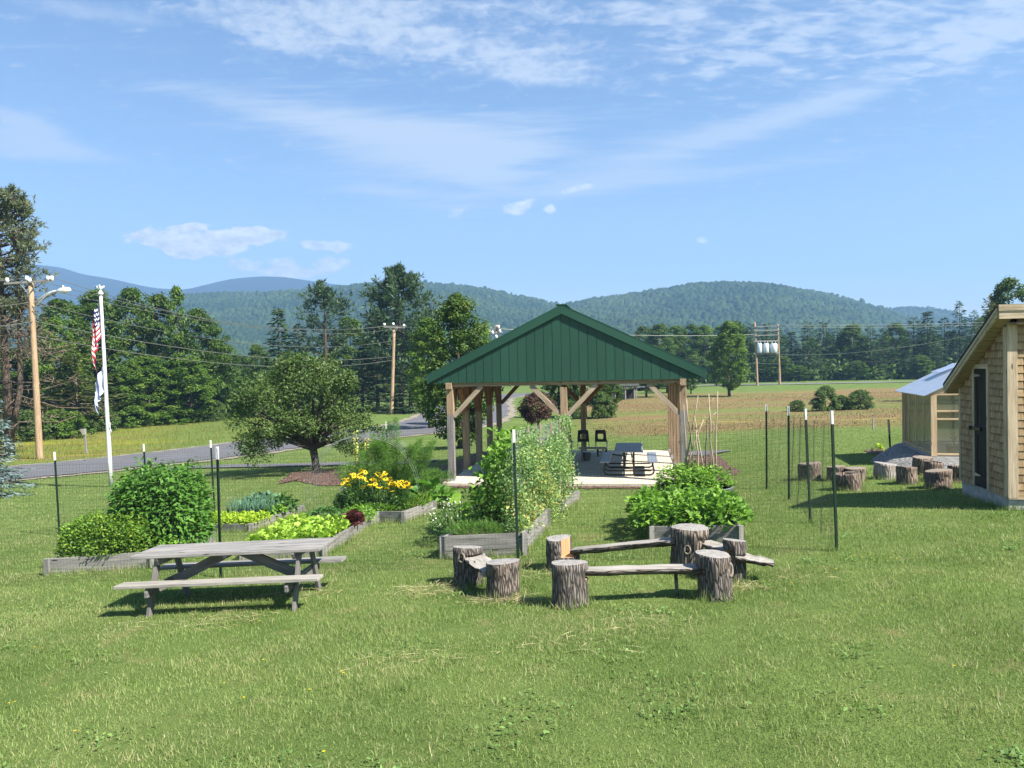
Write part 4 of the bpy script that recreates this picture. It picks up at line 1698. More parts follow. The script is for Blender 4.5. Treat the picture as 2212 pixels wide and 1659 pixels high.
M['barkpale'] = bark('pale_bare_log', (.26, .24, .22), (.40, .37, .34), None, .6, .85)
M['logend'] = end_mat('weathered_log_end', (.16, .15, .14), (.37, .355, .33), (.05, .045, .04))
M['logendwarm'] = end_mat('tan_log_end', (.15, .12, .09), (.30, .25, .19), (.05, .04, .03))
LOGM = [M['bark'], M['logend'], M['cutwood']]


def knot(b, c, r, nrm_):
    n_ = Vector(nrm_).normalized()
    q = n_.to_track_quat('Z', 'Y').to_matrix()
    ring = []
    for k in range(11):
        a = 2 * PI * k / 10
        ring.append(Vector(c) + q @ Vector((r * math.cos(a) * .8, r * math.sin(a) * 1.15, 0)))
    b.tube(ring, [r * random.uniform(.20, .32) for _ in ring[:-1]] + [r * .26], 6, m=4, cap=False)
    b.ball(Vector(c) - n_ * r * .25, r * .6, 8, m=3)


def log(px, py, r, h, label, seed, cuts=(), hollow=0, group=None, taper=0.0, lean=(0, 0), mats=None, knots=(), name='log_stump'):
    p = G(px, py)
    p = p + Vector((p.x, p.y, 0)).normalized() * r * .85
    p.z = gzf(p.x, p.y)
    b = log_mesh(r, h, seed, cuts, hollow, taper, lean)
    for (a, z, kr) in knots:
        knot(b, (math.cos(a) * r * .97 + lean[0] * z, math.sin(a) * r * .97, z), kr, (math.cos(a), math.sin(a), .1))
    o = b.build(name, (mats or LOGM) + [M['doorwood'], M['logendwarm']], None, p)
    tag(o, label, 'log stump', group)
    EXCL.append([(p.x + r * .95 * math.cos(a), p.y + r * .95 * math.sin(a)) for a in np.linspace(0, 2 * PI, 10)[:-1]])
    return o


M['barkwarm'] = bark('brown_grey_log_bark', (.13, .108, .088), (.31, .265, .22), None, .8, .5)
LM2 = [M['barklichen'], M['logend'], M['cutwood']]
gB = 'log stumps holding up the bench planks'
s0 = log(1012, 1266, .175, .47, 'knotty upright log with a deep slot cut for the short slab', 1, [(-.25, .28, .30, .385)], group=gB, knots=[(-2.0, .37, .05), (-2.6, .2, .04)])
s1 = log(1087, 1296, .205, .415, 'stout grey topped log with pale lichen on its bark', 2, [(2.5, .86, .22, .31)], group=gB, mats=LM2)
s2 = log(1217, 1235, .205, .415, 'log with a fresh orange notch holding the far bench plank', 3, [(-.55, .22, .20, .50)], group=gB)
s3 = log(1230, 1315, .185, .475, 'rough barked log standing nearest the viewer', 4, [(.25, .80, .30, .395)], group=gB)
s4 = log(1490, 1243, .225, .57, 'tallest log with a knot, at the far plank end before the bean bed', 5, [(3.0, .80, .34, .43), (-.3, .72, .22, .45)], group=gB, knots=[(-1.95, .33, .045), (-1.1, .52, .035)], lean=(.03, 0), mats=[M['barkwarm'], M['logend'], M['cutwood']])
s5 = log(1547, 1298, .195, .48, 'log with a pale knot scar and a slotted side gripping the near plank', 6, [(2.75, .42, .245, .335)], group=gB, knots=[(-.75, .33, .062)], lean=(-.05, 0))
s8 = log(1588, 1258, .125, .48, 'slim log behind the pale knotted log, between two slabs', 7, [(3.0, .3, .30, .37), (-1.2, .5, .24, .31)], group=gB)
s6 = log(1546, 1247, .11, .36, 'short slim log under the thin orange ended slab', 8, [], group=gB, knots=[(-1.6, .2, .035)])
HM = [M['palewood'], M['bark'], M['plankend']]


def half_log(name, p0, p1, w, th, label, seed, endm=None, wob=.012, legp=None, taper=0.0):
    p0, p1 = Vector(p0), Vector(p1)
    mid = (p0 + p1) / 2
    rg = random.Random(seed)
    d = p1 - p0
    x = d.normalized()
    y = Vector((0, 0, 1)).cross(x).normalized()
    z = x.cross(y)
    sec = [(-.5, 0), (0, .0), (.5, 0), (.5, -.35), (.33, -.75), (0, -1), (-.33, -.75), (-.5, -.35)]
    b = MB()
    n = len(sec)
    K = 9
    ra = rg.random() * 10
    for i in range(K):
        e = i / (K - 1)
        ww = w * (1 + rg.uniform(-.06, .06)) * (1 - taper * e)
        for j, (a, c) in enumerate(sec):
            q = p0 - mid + d * e + y * (a * ww + rg.uniform(-wob, wob)) + z * (c * th * (1 + rg.uniform(-.1, .1)) + rg.uniform(-wob, wob) * .3)
            b.vert(q, (e * d.length + ra, a * w, c * th))
    for i in range(K - 1):
        for j in range(n):
            j2 = (j + 1) % n
            top = j in (0, 1)
            b.face((i * n + j, (i + 1) * n + j, (i + 1) * n + j2, i * n + j2), 0 if top else 1, not top)
    b.face([j for j in range(n)], 2)
    b.face([(K - 1) * n + j for j in range(n)][::-1], 2)
    o = b.build(name, [HM[0], HM[1], endm or HM[2]], None, mid)
    tag(o, label, 'bench plank', 'split log planks of the bench ring')
    if legp:
        lb = MB()
        lb.tube([Vector(legp[0]) - mid, Vector(legp[1]) - mid], [.022, .018], 6)
        lb.build('prop_leg', M['bark'], o)
    return o


def lw(o, a, rr, z):
    return Vector((o.location.x + math.cos(a) * rr, o.location.y + math.sin(a) * rr, o.location.z + z))


half_log('bench_plank', lw(s2, -.5, .14, .285), lw(s4, 3.0, .16, .425), .22, .085, 'long half log plank between the orange notched log and the tallest log', 11, M['cutwood'])
pA, pB = lw(s3, .25, .13, .392), lw(s5, 2.85, .16, .335)
pB2 = pB + (pA - pB).normalized() * .0
lg = pA.lerp(pB, .80)
half_log('bench_plank', pA, pB2, .20, .085, 'near half log plank with bark front resting in the knot scarred log', 12, None, legp=(lg + Vector((0, .05, -.05)), Vector((lg.x + .02, lg.y + .06, gzf(lg.x, lg.y) - .05))))
half_log('bench_plank', lw(s0, -.1, .06, .375), lw(s1, 2.75, .13, .300), .30, .085, 'short broad weathered slab at the left end of the bench ring', 13, M['palewood'], .022)
half_log('bench_plank', lw(s4, -.25, .17, .40), lw(s8, 3.0, .02, .365), .24, .06, 'thin slab with an orange cut end beside the tallest log', 14, M['cutwood'], .02)
half_log('bench_plank', lw(s8, -1.3, .02, .31), lw(s8, -.35, .44, .255), .30, .07, 'ragged silver slab jutting out at the right end of the bench ring', 15, M['palewood'], .03, taper=.35)

gR = 'log seats in the ring beside the shed'
RM = [M['barkring'], M['logendwarm'], M['cutwood']]
for (x, yb, yt, w, lab, hol, kn) in (
        (1750, 1038.5, 1001, 45, 'grey and orange barked log seat farthest left of the ring', 0, 0),
        (1807, 1040, 1008, 36, 'small log seat behind the green post and the hollow log', 0, 0),
        (1846, 1042, 1012, 42, 'log seat with a slanting pale top just behind the hollow log', 0, 0),
        (1831, 1061, 1023, 54, 'wide hollow topped log seat at the front of the ring', .82, 0),
        (1913, 1036, 1002, 44, 'pale barkless log seat against the light gravel edge', 0, 0),
        (1961, 1047, 1009, 43, 'log seat with a broken pale scar before the gravel', 0, 1),
        (1992, 1026, 988, 40, 'tall log seat against the greenhouse gravel behind the others', 0, 0),
        (2016, 1041, 998, 39, 'tan flat topped log seat with a rim, behind the half shaded one', .88, 0),
        (2025, 1057, 1017, 49, 'log seat half in the shadow of the shed roof', 0, 0),
        (2072, 1043, 1006, 37, 'dark log seat partly hidden by the shed wall', 0, 0)):
    g = G(x, yb)
    k = F / g.y
    mm = RM
    if 'pale' in lab and 'barkless' in lab:
        mm = [M['barkpale'], M['logend'], M['cutwood']]
    log(x, yb, w / 2 / k, (yb - yt) / k * .98, lab, int(x), (), hol, gR, taper=.04, lean=(random.uniform(-.08, .08), 0), mats=mm, knots=[(-1.8, .22, .06)] if kn else ())


# ------------------------------------------------------------------ fence posts and netting
def t_post(base, top, label, white=.18, group='green steel fence posts round the garden'):
    base, top = Vector(base), Vector(top)
    L = (top - base).length
    d = (top - base).normalized()
    rot = d.to_track_quat('Z', 'Y').to_matrix()
    t = thing('fence_post', label, 'fence post', base, rot=rot.to_euler(), group=group)
    b = MB()
    b.box((0, -.014, (L - white) / 2 - .1), (.036, .006, L - white + .2))
    b.box((0, .004, (L - white) / 2 - .1), (.006, .030, L - white + .2))
    z = .1
    while z < L - white:
        b.box((0, -.019, z), (.012, .006, .018))
        z += .055
    b.build('shaft', M['tpost'], t)
    b = MB()
    b.box((0, -.014, L - white / 2), (.0365, .0066, white))
    b.box((0, .004, L - white / 2), (.0066, .0305, white))
    z = L - white + .03
    while z < L - .02:
        b.box((0, -.019, z), (.012, .006, .018))
        z += .055
    b.build('painted_tip', M['white'], t)
    return base, top


def fp(bx, by, tx, ty, label, white=.18):
    b = G(bx, by)
    tp = aim(tx, ty, b.y)
    return t_post(b, tp, label, white)


def bp(tx, ty, Y, label, white=.18):
    tp = aim(tx, ty, Y)
    b = Vector((tp.x + .05, Y, gzf(tp.x + .05, Y)))
    return t_post(b, tp, label, white)


FPOST = {}
FPOST[1] = fp(1808, 1190, 1797, 887, 'tall green white tipped fence post nearest the shed, at the net corner')
FPOST[2] = fp(1751, 1130, 1740, 883, 'white tipped fence post crossing the farthest left log seat')
FPOST[3] = fp(1704, 1082, 1703, 878, 'fence post with a loose net knot at its grey tip')
FPOST[4] = fp(1656, 1057, 1655, 874, 'black green fence post closest to the bean poles, tip before the brown meadow', .15)
FPOST[5] = fp(1119, 1222, 1109.5, 928, 'white tipped fence post standing before the pea vines')
FPOST[6] = fp(477, 1248, 469, 965, 'white tipped fence post behind the wooden picnic table')
FPOST[7] = bp(1230, 897, 19.6, 'white tipped fence post close against the middle pavilion post')
FPOST[8] = bp(834, 911, 18.6, 'white tipped fence post rising out of the asparagus fern')
FPOST[9] = bp(455, 951, 18.4, 'fence post beside the onions with the grey road behind its tip')
FPOST[10] = bp(310.5, 959, 18.2, 'fence post tip rising behind the tall leafy bush')
FPOST[11] = bp(118, 976, 16.2, 'fence post rising behind the mint bush before the road')


def net(pairs, label, name='garden_net', drop=.12):
    V, Q = [], []
    r = .00095

    def strand(a, c):
        d = (c - a).normalized()
        x = d.orthogonal().normalized()
        y = d.cross(x)
        s = len(V)
        for p in (a, c):
            for k in range(3):
                an = 2 * PI * k / 3
                V.append(p + x * (r * math.cos(an)) + y * (r * math.sin(an)))
        for k in range(3):
            k2 = (k + 1) % 3
            Q.append((s + k, s + k2, s + 3 + k2, s + 3 + k))
    for (b0, t0), (b1, t1) in pairs:
        L = (b1 - b0).length
        n = max(2, int(L / .05))
        m_ = 36
        sag = min(.10, .02 * L)

        def P(e, f):
            lo = b0.lerp(b1, e)
            lo.z = gzf(lo.x, lo.y) + .02
            hi = (t0 - Vector((0, 0, drop))).lerp(t1 - Vector((0, 0, drop)), e)
            hi.z -= sag * 4 * e * (1 - e)
            q = lo.lerp(hi, f)
            nn = Vector((-(b1 - b0).y, (b1 - b0).x, 0)).normalized()
            return q + nn * (.02 * math.sin(e * 17 + f * 5) * math.sin(PI * e))
        for i in range(n + 1):
            e = i / n
            for k in range(4):
                strand(P(e, k / 4), P(e, (k + 1) / 4))
        S = max(4, int(L / .4))
        for j in range(m_ + 1):
            for i in range(S):
                strand(P(i / S, j / m_), P((i + 1) / S, j / m_))
    c = sum(V, Vector()) / len(V)
    o = np_mesh(name, [v - c for v in V], [np.array(Q)], None, M['netting'], None, c)
    return tag(o, label, 'fence net', 'plastic deer netting round the garden')


cl = (Vector((-8.3, 11.35, gzf(-8.3, 11.35))), Vector((-8.3, 11.35, gzf(-8.3, 11.35) + 2.0)))
net([(cl, FPOST[6]), (FPOST[6], FPOST[5]), (FPOST[5], FPOST[1])], 'fine green netting along the near side of the garden, over the bed fronts')
net([(FPOST[1], FPOST[2]), (FPOST[2], FPOST[3]), (FPOST[3], FPOST[4])], 'green netting hung between the four posts beside the log seats')
net([(FPOST[4], FPOST[7]), (FPOST[7], FPOST[8]), (FPOST[8], FPOST[9]), (FPOST[9], FPOST[10]), (FPOST[10], FPOST[11])], 'green netting along the far side of the garden before the pavilion and road')


# ------------------------------------------------------------------ poles, flags, wires
def pole_mesh(base, top, r0, r1):
    b = MB()
    d = top - base
    b.tube([Vector((0, 0, -.3))] + [d * (i / 6) for i in range(7)], [r0 * 1.05] + [r0 + (r1 - r0) * i / 6 for i in range(7)], 12)
    return b


def insul(b, p, r=.08, h=.22):
    p = Vector(p)
    b.tube([p, p + Vector((0, 0, h * .4)), p + Vector((0, 0, h))], [r * .5, r, r * .7], 8)


def build_poles():
    # street pole with lamp
    B = G(86, 991)
    T = aim(66, 608, B.y)
    t = thing('utility_pole', 'tall wooden power pole with a street lamp arm beside the road', 'utility pole', B)
    pole_mesh(B, T, .20, .14).build('pole', M['polewood'], t)
    y = B.y
    c = MB()
    c.beam(aim(13, 613.5, y) - B - Vector((0, .18, 0)), aim(119, 606.5, y) - B - Vector((0, .18, 0)), .10, .12)
    c.build('crossarm', M['greywood'], t)
    c = MB()
    c.beam(aim(46, 612, y) - B - Vector((0, .2, 0)), aim(65, 634, y) - B - Vector((0, .2, 0)), .03, .05)
    c.beam(aim(84, 610, y) - B - Vector((0, .2, 0)), aim(69, 634, y) - B - Vector((0, .2, 0)), .03, .05)
    c.build('crossarm_brace', M['greywood'], t)
    for x, yy in ((20, 604), (62, 600), (68, 604), (108, 600), (116, 600)):
        c = MB()
        insul(c, aim(x, yy + 7, y) - B - Vector((0, .18, 0)), .12, .28)
        c.build('insulator', M['insul'], t)
    c = MB()
    for y0 in (656, 667):
        c.tube([aim(77, y0, y) - B - Vector((0, .2, 0)), aim(95, 646 + (y0 - 656) * .6, y) - B - Vector((0, .4, 0)), aim(112, 636 + (y0 - 656) * .35, y) - B - Vector((0, .55, 0)), aim(126, 631 + (y0 - 656) * .1, y) - B - Vector((0, .6, 0)), aim(138, 629.5, y) - B - Vector((0, .6, 0))], .035, 6)
    c.build('lamp_arm', M['alu'], t)
    c = MB()
    a = aim(136, 631, y) - B - Vector((0, .6, 0))
    e = aim(165, 627.5, y) - B - Vector((0, .6, 0))
    c.tube([a, a.lerp(e, .25), a.lerp(e, .6), a.lerp(e, .9), e], [.09, .15, .19, .15, .05], 10)
    c.tube([a.lerp(e, .45) + Vector((0, 0, .15)), a.lerp(e, .45) + Vector((0, 0, .30))], [.05, .04], 8)
    c.build('lamp_head', M['lamp'], t)
    # middle pole
    B2 = G(846, 895)
    T2 = aim(851.5, 707, B2.y)
    t = thing('utility_pole', 'pale wooden power pole leaning between the big pine and the maple', 'utility pole', B2)
    pole_mesh(B2, T2, .22, .16).build('pole', M['polewood'], t)
    y = B2.y
    c = MB()
    c.beam(aim(829, 706, y) - B2 - Vector((0, .2, 0)), aim(875, 708, y) - B2 - Vector((0, .2, 0)), .12, .16)
    c.beam(aim(843, 708, y) - B2 - Vector((0, .22, 0)), aim(850, 717, y) - B2 - Vector((0, .22, 0)), .05, .08)
    c.beam(aim(861, 708, y) - B2 - Vector((0, .22, 0)), aim(853, 717, y) - B2 - Vector((0, .22, 0)), .05, .08)
    c.build('crossarm', M['greywood'], t)
    for x, yy in ((831, 704), (850, 703), (873, 706)):
        c = MB()
        insul(c, aim(x, yy, y) - B2 - Vector((0, .2, 0)), .16, .3)
        c.build('insulator', M['insul'], t)
    # third pole, mostly behind the pavilion roof
    Y3 = 112
    T3 = aim(1072, 702, Y3)
    B3 = Vector((T3.x + .2, Y3, gzf(T3.x, Y3)))
    t = thing('utility_pole', 'power pole top with white insulators peeking over the green roof', 'utility pole', B3)
    pole_mesh(B3, T3, .22, .16).build('pole', M['polewood'], t)
    c = MB()
    c.beam(aim(1055, 721, Y3) - B3 - Vector((0, .2, 0)), aim(1087, 717.5, Y3) - B3 - Vector((0, .2, 0)), .14, .2)
    c.beam(aim(1057, 711, Y3) - B3 - Vector((0, .2, 0)), aim(1083, 711, Y3) - B3 - Vector((0, .2, 0)), .12, .12)
    c.build('crossarm', M['greywood'], t)
    for x, yy in ((1057, 719), (1064, 722), (1080, 719), (1077, 710), (1072, 731)):
        c = MB()
        insul(c, aim(x, yy, Y3) - B3 - Vector((0, .3, 0)), .2, .5)
        c.build('insulator', M['insul'], t)
    # H frame with three transformers
    BL, BR = G(1636, 832.5), G(1684.5, 831.5)
    BR = BR * 1.0
    BR.y = BL.y
    TL, TR = aim(1630.5, 696, BL.y), aim(1680, 700, BL.y)
    BR = aim(1684.5, 831.5, BL.y)
    BL = aim(1636, 832.5, BL.y)
    t = thing('transformer_frame', 'two pole wooden frame carrying three pale transformer cans across the meadow', 'transformer frame', BL)
    for q, p in ((BL, TL), (BR, TR)):
        b = MB()
        d = p - q
        b.tube([q - BL + Vector((0, 0, -.3))] + [q - BL + d * (i / 5) for i in range(6)], [.25] + [.25 - .02 * i for i in range(6)], 10)
        b.build('pole', M['polewood'], t)
    yy = BL.y - .3
    for (ya, yb, h) in ((706, 703.5, .14), (714, 713, .22), (725, 723, .16), (737.5, 736, .24), (764, 763, .3)):
        b = MB()
        b.beam(aim(1628.5, ya, yy) - BL, aim(1684, yb, yy) - BL, .2, h)
        b.build('crossbar', M['greywood'], t)
    for i, (xa, xb) in enumerate(((1635, 1646), (1649, 1661), (1664, 1679))):
        p0 = aim((xa + xb) / 2, 762, yy - .1) - BL
        p1 = aim((xa + xb) / 2, 743.5, yy - .1) - BL
        r = (xb - xa) / 2 / (F / yy)
        b = MB()
        b.tube([p0, p0 + Vector((0, 0, .05)), p1, p1 + Vector((0, 0, .12)), p1 + Vector((0, 0, .16))], [r * .9, r, r, r * .8, r * .2], 14)
        for s in (-.5, .5):
            b.tube([p1 + Vector((s * r, 0, .1)), p1 + Vector((s * r, 0, .5))], [.07, .05], 6)
        b.build('transformer', M['transformer'], t)
    # flagpole
    Bf = G(240, 1051)
    Tf = aim(217.5, 637, Bf.y)
    t = thing('flagpole', 'white metal flagpole with a small eagle finial by the road', 'flagpole', Bf)
    b = MB()
    d = Tf - Bf
    b.tube([d * (i / 8) for i in range(9)], [.085 - .004 * i for i in range(9)], 14)
    b.build('pole', M['alu'], t)
    b = MB()
    b.tube([d, d + Vector((0, 0, .06)), d + Vector((0, 0, .12)), d + Vector((0, 0, .17))], [.09, .10, .06, .03], 10)
    f = d + Vector((0, 0, .25))
    b.ball(f, .06, 8, sc=(.8, .8, 1.2))
    b.ball(f + Vector((-.02, -.03, .09)), .035, 8)
    for s in (-1, 1):
        b.prism([(0, -.06), (s * .15, .03), (s * .14, .10), (s * .05, .07), (0, .05)], f + Vector((0, -.01, 0)), (1, 0, 0), (0, 0, 1), (0, .025, 0))
    b.tube([f + Vector((0, 0, -.10)), f + Vector((0, 0, -.04))], [.015, .03], 6)
    b.build('eagle_finial', M['alu'], t)
    b = MB()
    pc = d * (1 - (918 - 637) / 414)
    b.box(pc + Vector((.10, -.05, 0)), (.04, .05, .22))
    b.tube([pc + Vector((.11, -.06, .12)), d + Vector((.07, -.07, -.3))], .006, 4)
    b.tube([pc + Vector((.13, -.06, -.12)), pc + Vector((.16, -.06, -.25)), pc + Vector((.12, -.06, -.3))], .01, 4)
    b.build('halyard_cleat', M['alu'], t)
    return B, T, B2, T2, T3, BL, TL, TR, Bf, d


PB = build_poles()


def flag_mat():
    m, t, b = mat_new('stars_and_stripes_cloth')
    g = t.attr('gc').outputs['Vector']
    u, v, w = t.sep(g)
    st = t.m('FLOOR', t.mul(v, 13.0))
    odd = t.m('MODULO', st, 2.0)
    c = t.mix(odd, (.50, .010, .022), (.78, .78, .80))
    inc = t.mul(t.m('LESS_THAN', u, .40), t.m('LESS_THAN', v, 7 / 13))
    su = t.sub(t.m('FRACT', t.mul(u, 15.0)), .5)
    sv = t.sub(t.m('FRACT', t.mul(v, 9.0 * 13 / 7 / 1.0)), .5)
    ds = t.m('SQRT', t.add(t.mul(su, su), t.mul(sv, sv)))
    ck = t.m('MODULO', t.add(t.m('FLOOR', t.mul(u, 15.0)), t.m('FLOOR', t.mul(v, 9.0 * 13 / 7))), 2.0)
    star = t.mul(t.m('LESS_THAN', ds, .42), ck)
    can = t.mix(star, (.010, .012, .085), (.8, .8, .82))
    c = t.mix(inc, c, can)
    t.l.new(c, b.inputs['Base Color'])
    b.inputs['Roughness'].default_value = .8
    return m


M['flag'] = flag_mat()
M['blueflag'] = plain('blue_white_state_flag_cloth', (.50, .55, .74), .8, 0, .2, 3)


def drape(name, topz, hoist, fly, drop, mat, label, B, d, cat='flag'):
    """limp flag: hoist edge on the pole, cloth falling in folds"""
    b = MB()
    NU, NV = 26, 20
    ax = d.normalized()
    L = d.length
    base = B + d * (topz / L)
    for i in range(NU + 1):
        u = i / NU
        for j in range(NV + 1):
            v = j / NV
            x = -.06 - .36 * (1 - math.exp(-u * 3.0)) * (.35 + .65 * math.sin(min(1, (v * hoist + u * drop) / (hoist + drop)) * PI * .80)) + .05 * math.sin(u * 21 + v * 2) * min(1, u * 4)
            y = -.02 + .09 * math.sin(u * 17 + v * 3.2) * min(1, u * 4) - .05 * math.sin(v * 7 + u * 3)
            z = -v * hoist - drop * u ** .85 * (1 - .12 * v)
            p = -ax * (v * hoist + drop * u ** .85 * (1 - .12 * v)) + Vector((x, y, 0))
            b.vert(p, (u, v, 0))
    for i in range(NU):
        for j in range(NV):
            a = i * (NV + 1) + j
            b.face((a, a + 1, a + NV + 2, a + NV + 1), 0, True)
    o = b.build(name, mat, None, base)
    s = o.modifiers.new('thick', 'SOLIDIFY')
    s.thickness = .006
    return tag(o, label, cat, 'flags on the white flagpole')


_B, _d = PB[8], PB[9]
_k = _d.length / 414
drape('flag', _d.length - 7 * _k, 1.45, 2.2, 1.5, M['flag'], 'American flag hanging limp at the top of the pole', _B, _d)
drape('flag', _d.length - 152 * _k, 1.0, 1.5, 1.0, M['blueflag'], 'pale blue flag hanging limp below the striped one', _B, _d)


def wire(a, c, sag, label, r=.022, mat='wire', name='power_line', n=26):
    b = MB()
    a, c = Vector(a), Vector(c)
    mid = (a + c) / 2
    pts = []
    for i in range(n + 1):
        e = i / n
        p = a.lerp(c, e) - mid
        p.z -= sag * 4 * e * (1 - e)
        pts.append(p)
    b.tube(pts, r, 5)
    o = b.build(name, M[mat], None, mid)
    return tag(o, label, 'power line', 'overhead lines along the roads')


Y1, Y2, Y3, Y4 = PB[0].y, PB[2].y, 112, PB[5].y
wire(aim(20, 604, Y1), aim(831, 704, Y2), 1.5, 'upper overhead line from the lamp pole crossarm to the pale leaning pole', .018)
wire(aim(62, 600, Y1), aim(850, 702, Y2), 1.6, 'overhead line from the lamp pole top insulator to the pale leaning pole', .018)
wire(aim(114, 600, Y1), aim(873, 706, Y2), 1.9, 'overhead line from the right end of the lamp pole crossarm', .018)
wire(aim(70, 652, Y1), aim(850, 736, Y2), 1.6, 'overhead line crossing the woods below the crossarm lines', .022)
wire(aim(75, 694, Y1), aim(849, 770, Y2), 1.2, 'second lowest cable between the lamp pole and the pale leaning pole', .028)
wire(aim(77, 726, Y1), aim(849, 778, Y2), 1.3, 'lowest cable between the lamp pole and the pale leaning pole', .028)
wire(aim(20, 604, Y1), aim(-260, 600, 40), .3, 'overhead line leaving the photo left of the lamp pole, upper', .018)
wire(aim(62, 600, Y1), aim(-260, 588, 40), .3, 'overhead line leaving the photo from the lamp pole top', .018)
wire(aim(70, 652, Y1), aim(-260, 660, 40), .3, 'overhead line leaving the photo at half height of the lamp pole', .022)
wire(aim(75, 694, Y1), aim(-260, 705, 40), .3, 'thick cable leaving the photo low on the lamp pole', .028)
wire(aim(850, 702, Y2), aim(1072, 711, Y3), .5, 'overhead line from the pale leaning pole to the pole behind the roof', .02)
wire(aim(1080, 710, Y3), aim(1630, 722, Y4), .6, 'pale overhead line passing behind the green gable', .035, 'paleWire')
wire(aim(1684, 702, Y4), aim(2420, 684, 132), .5, 'pale top line from the transformer frame toward the shed', .035, 'paleWire')
wire(aim(1684, 706, Y4), aim(2420, 688, 128), .6, 'second pale line from the transformer frame toward the shed', .03, 'paleWire')
wire(aim(1684, 766, Y4), aim(2420, 640, 95), 2.2, 'line rising steeply to the right from the transformer frame', .03, 'paleWire')
wire(aim(1684, 780, Y4), aim(2420, 705, 110), 2.0, 'lower cable rising to the right from the transformer frame', .035)
wire(aim(1400, 770, Y4), aim(1684, 786, Y4), .3, 'lowest cable past the transformer frame poles', .035)


def build_small_posts():
    b0 = G(187, 980)
    tp = aim(182, 927, b0.y)
    t = thing('nest_box_post', 'leaning grey post with a small wooden box on top beside the road', 'nest box', b0)
    b = MB()
    b.beam(Vector((0, 0, -.1)), tp - b0, .10, .10)
    b.build('post', M['greywood'], t)
    b = MB()
    q = tp - b0
    b.prism([(-.22, .03), (.10, .06), (.10, -.34), (-.03, -.36)], q + Vector((0, -.15, -.02)), (1, 0, 0), (0, 0, 1), (0, .2, 0))
    b.build('box', M['palewood'], t)
    b0 = G(1924, 982)
    tp = aim(1919, 906, b0.y)
    t = thing('garden_stake', 'half green half bare wooden stake beside the young plant near the greenhouse', 'stake', b0)
    b = MB()
    b.beam(Vector((0, 0, -.1)), (tp - b0) * .62, .04, .04)
    b.build('green_shaft', M['tpost'], t)
    b = MB()
    b.beam((tp - b0) * .58, tp - b0, .055, .05)
    b.build('wooden_top', M['newwood'], t)
    b0 = G(1887, 929)
    o = MB()
    o.beam((0, 0, -.1), aim(1886, 901, b0.y) - b0, .06, .06)
    tag(o.build('garden_stake', M['palewood'], None, b0), 'thin grey stake standing in the brown meadow grass', 'stake')
    g = G(509, 879)
    b = MB()
    b.ball((0, 0, .45), .9, 9, sc=(1.0, .7, .65))
    for i, v in enumerate(b.v):
        b.v[i] = tuple(c * random.uniform(.85, 1.15) for c in v)
    tag(b.build('boulder', M['rock'], None, g), 'pale squarish boulder at the edge of the woods by the road', 'boulder')


build_small_posts()


# gazebo far under the trees
def build_gazebo():
    g = G(1350, 863)
    t = thing('gazebo', 'small open shelter with white posts in the shade of far trees', 'gazebo', g)
    w = 3.3
    for x in (-1.45, -.05, 1.45):
        for y in (-.9, .9):
            b = MB()
            b.box((x, y, .95), (.17, .17, 1.9))
            b.build('post', M['greywood'], t)  # white posts toned down to grey wood, tree shade in the colour
    b = MB()
    b.prism([(-1.9, 1.9), (1.9, 1.9), (1.0, 3.1), (-1.0, 3.1)], (0, -1.3, 0), (1, 0, 0), (0, 0, 1), (0, 2.6, 0))
    b.build('roof', M['drkroof'], t)
    b = MB()
    b.box((0, .95, .7), (2.7, .08, 1.3))
    b.build('back_wall', M['doorwood'], t)


build_gazebo()
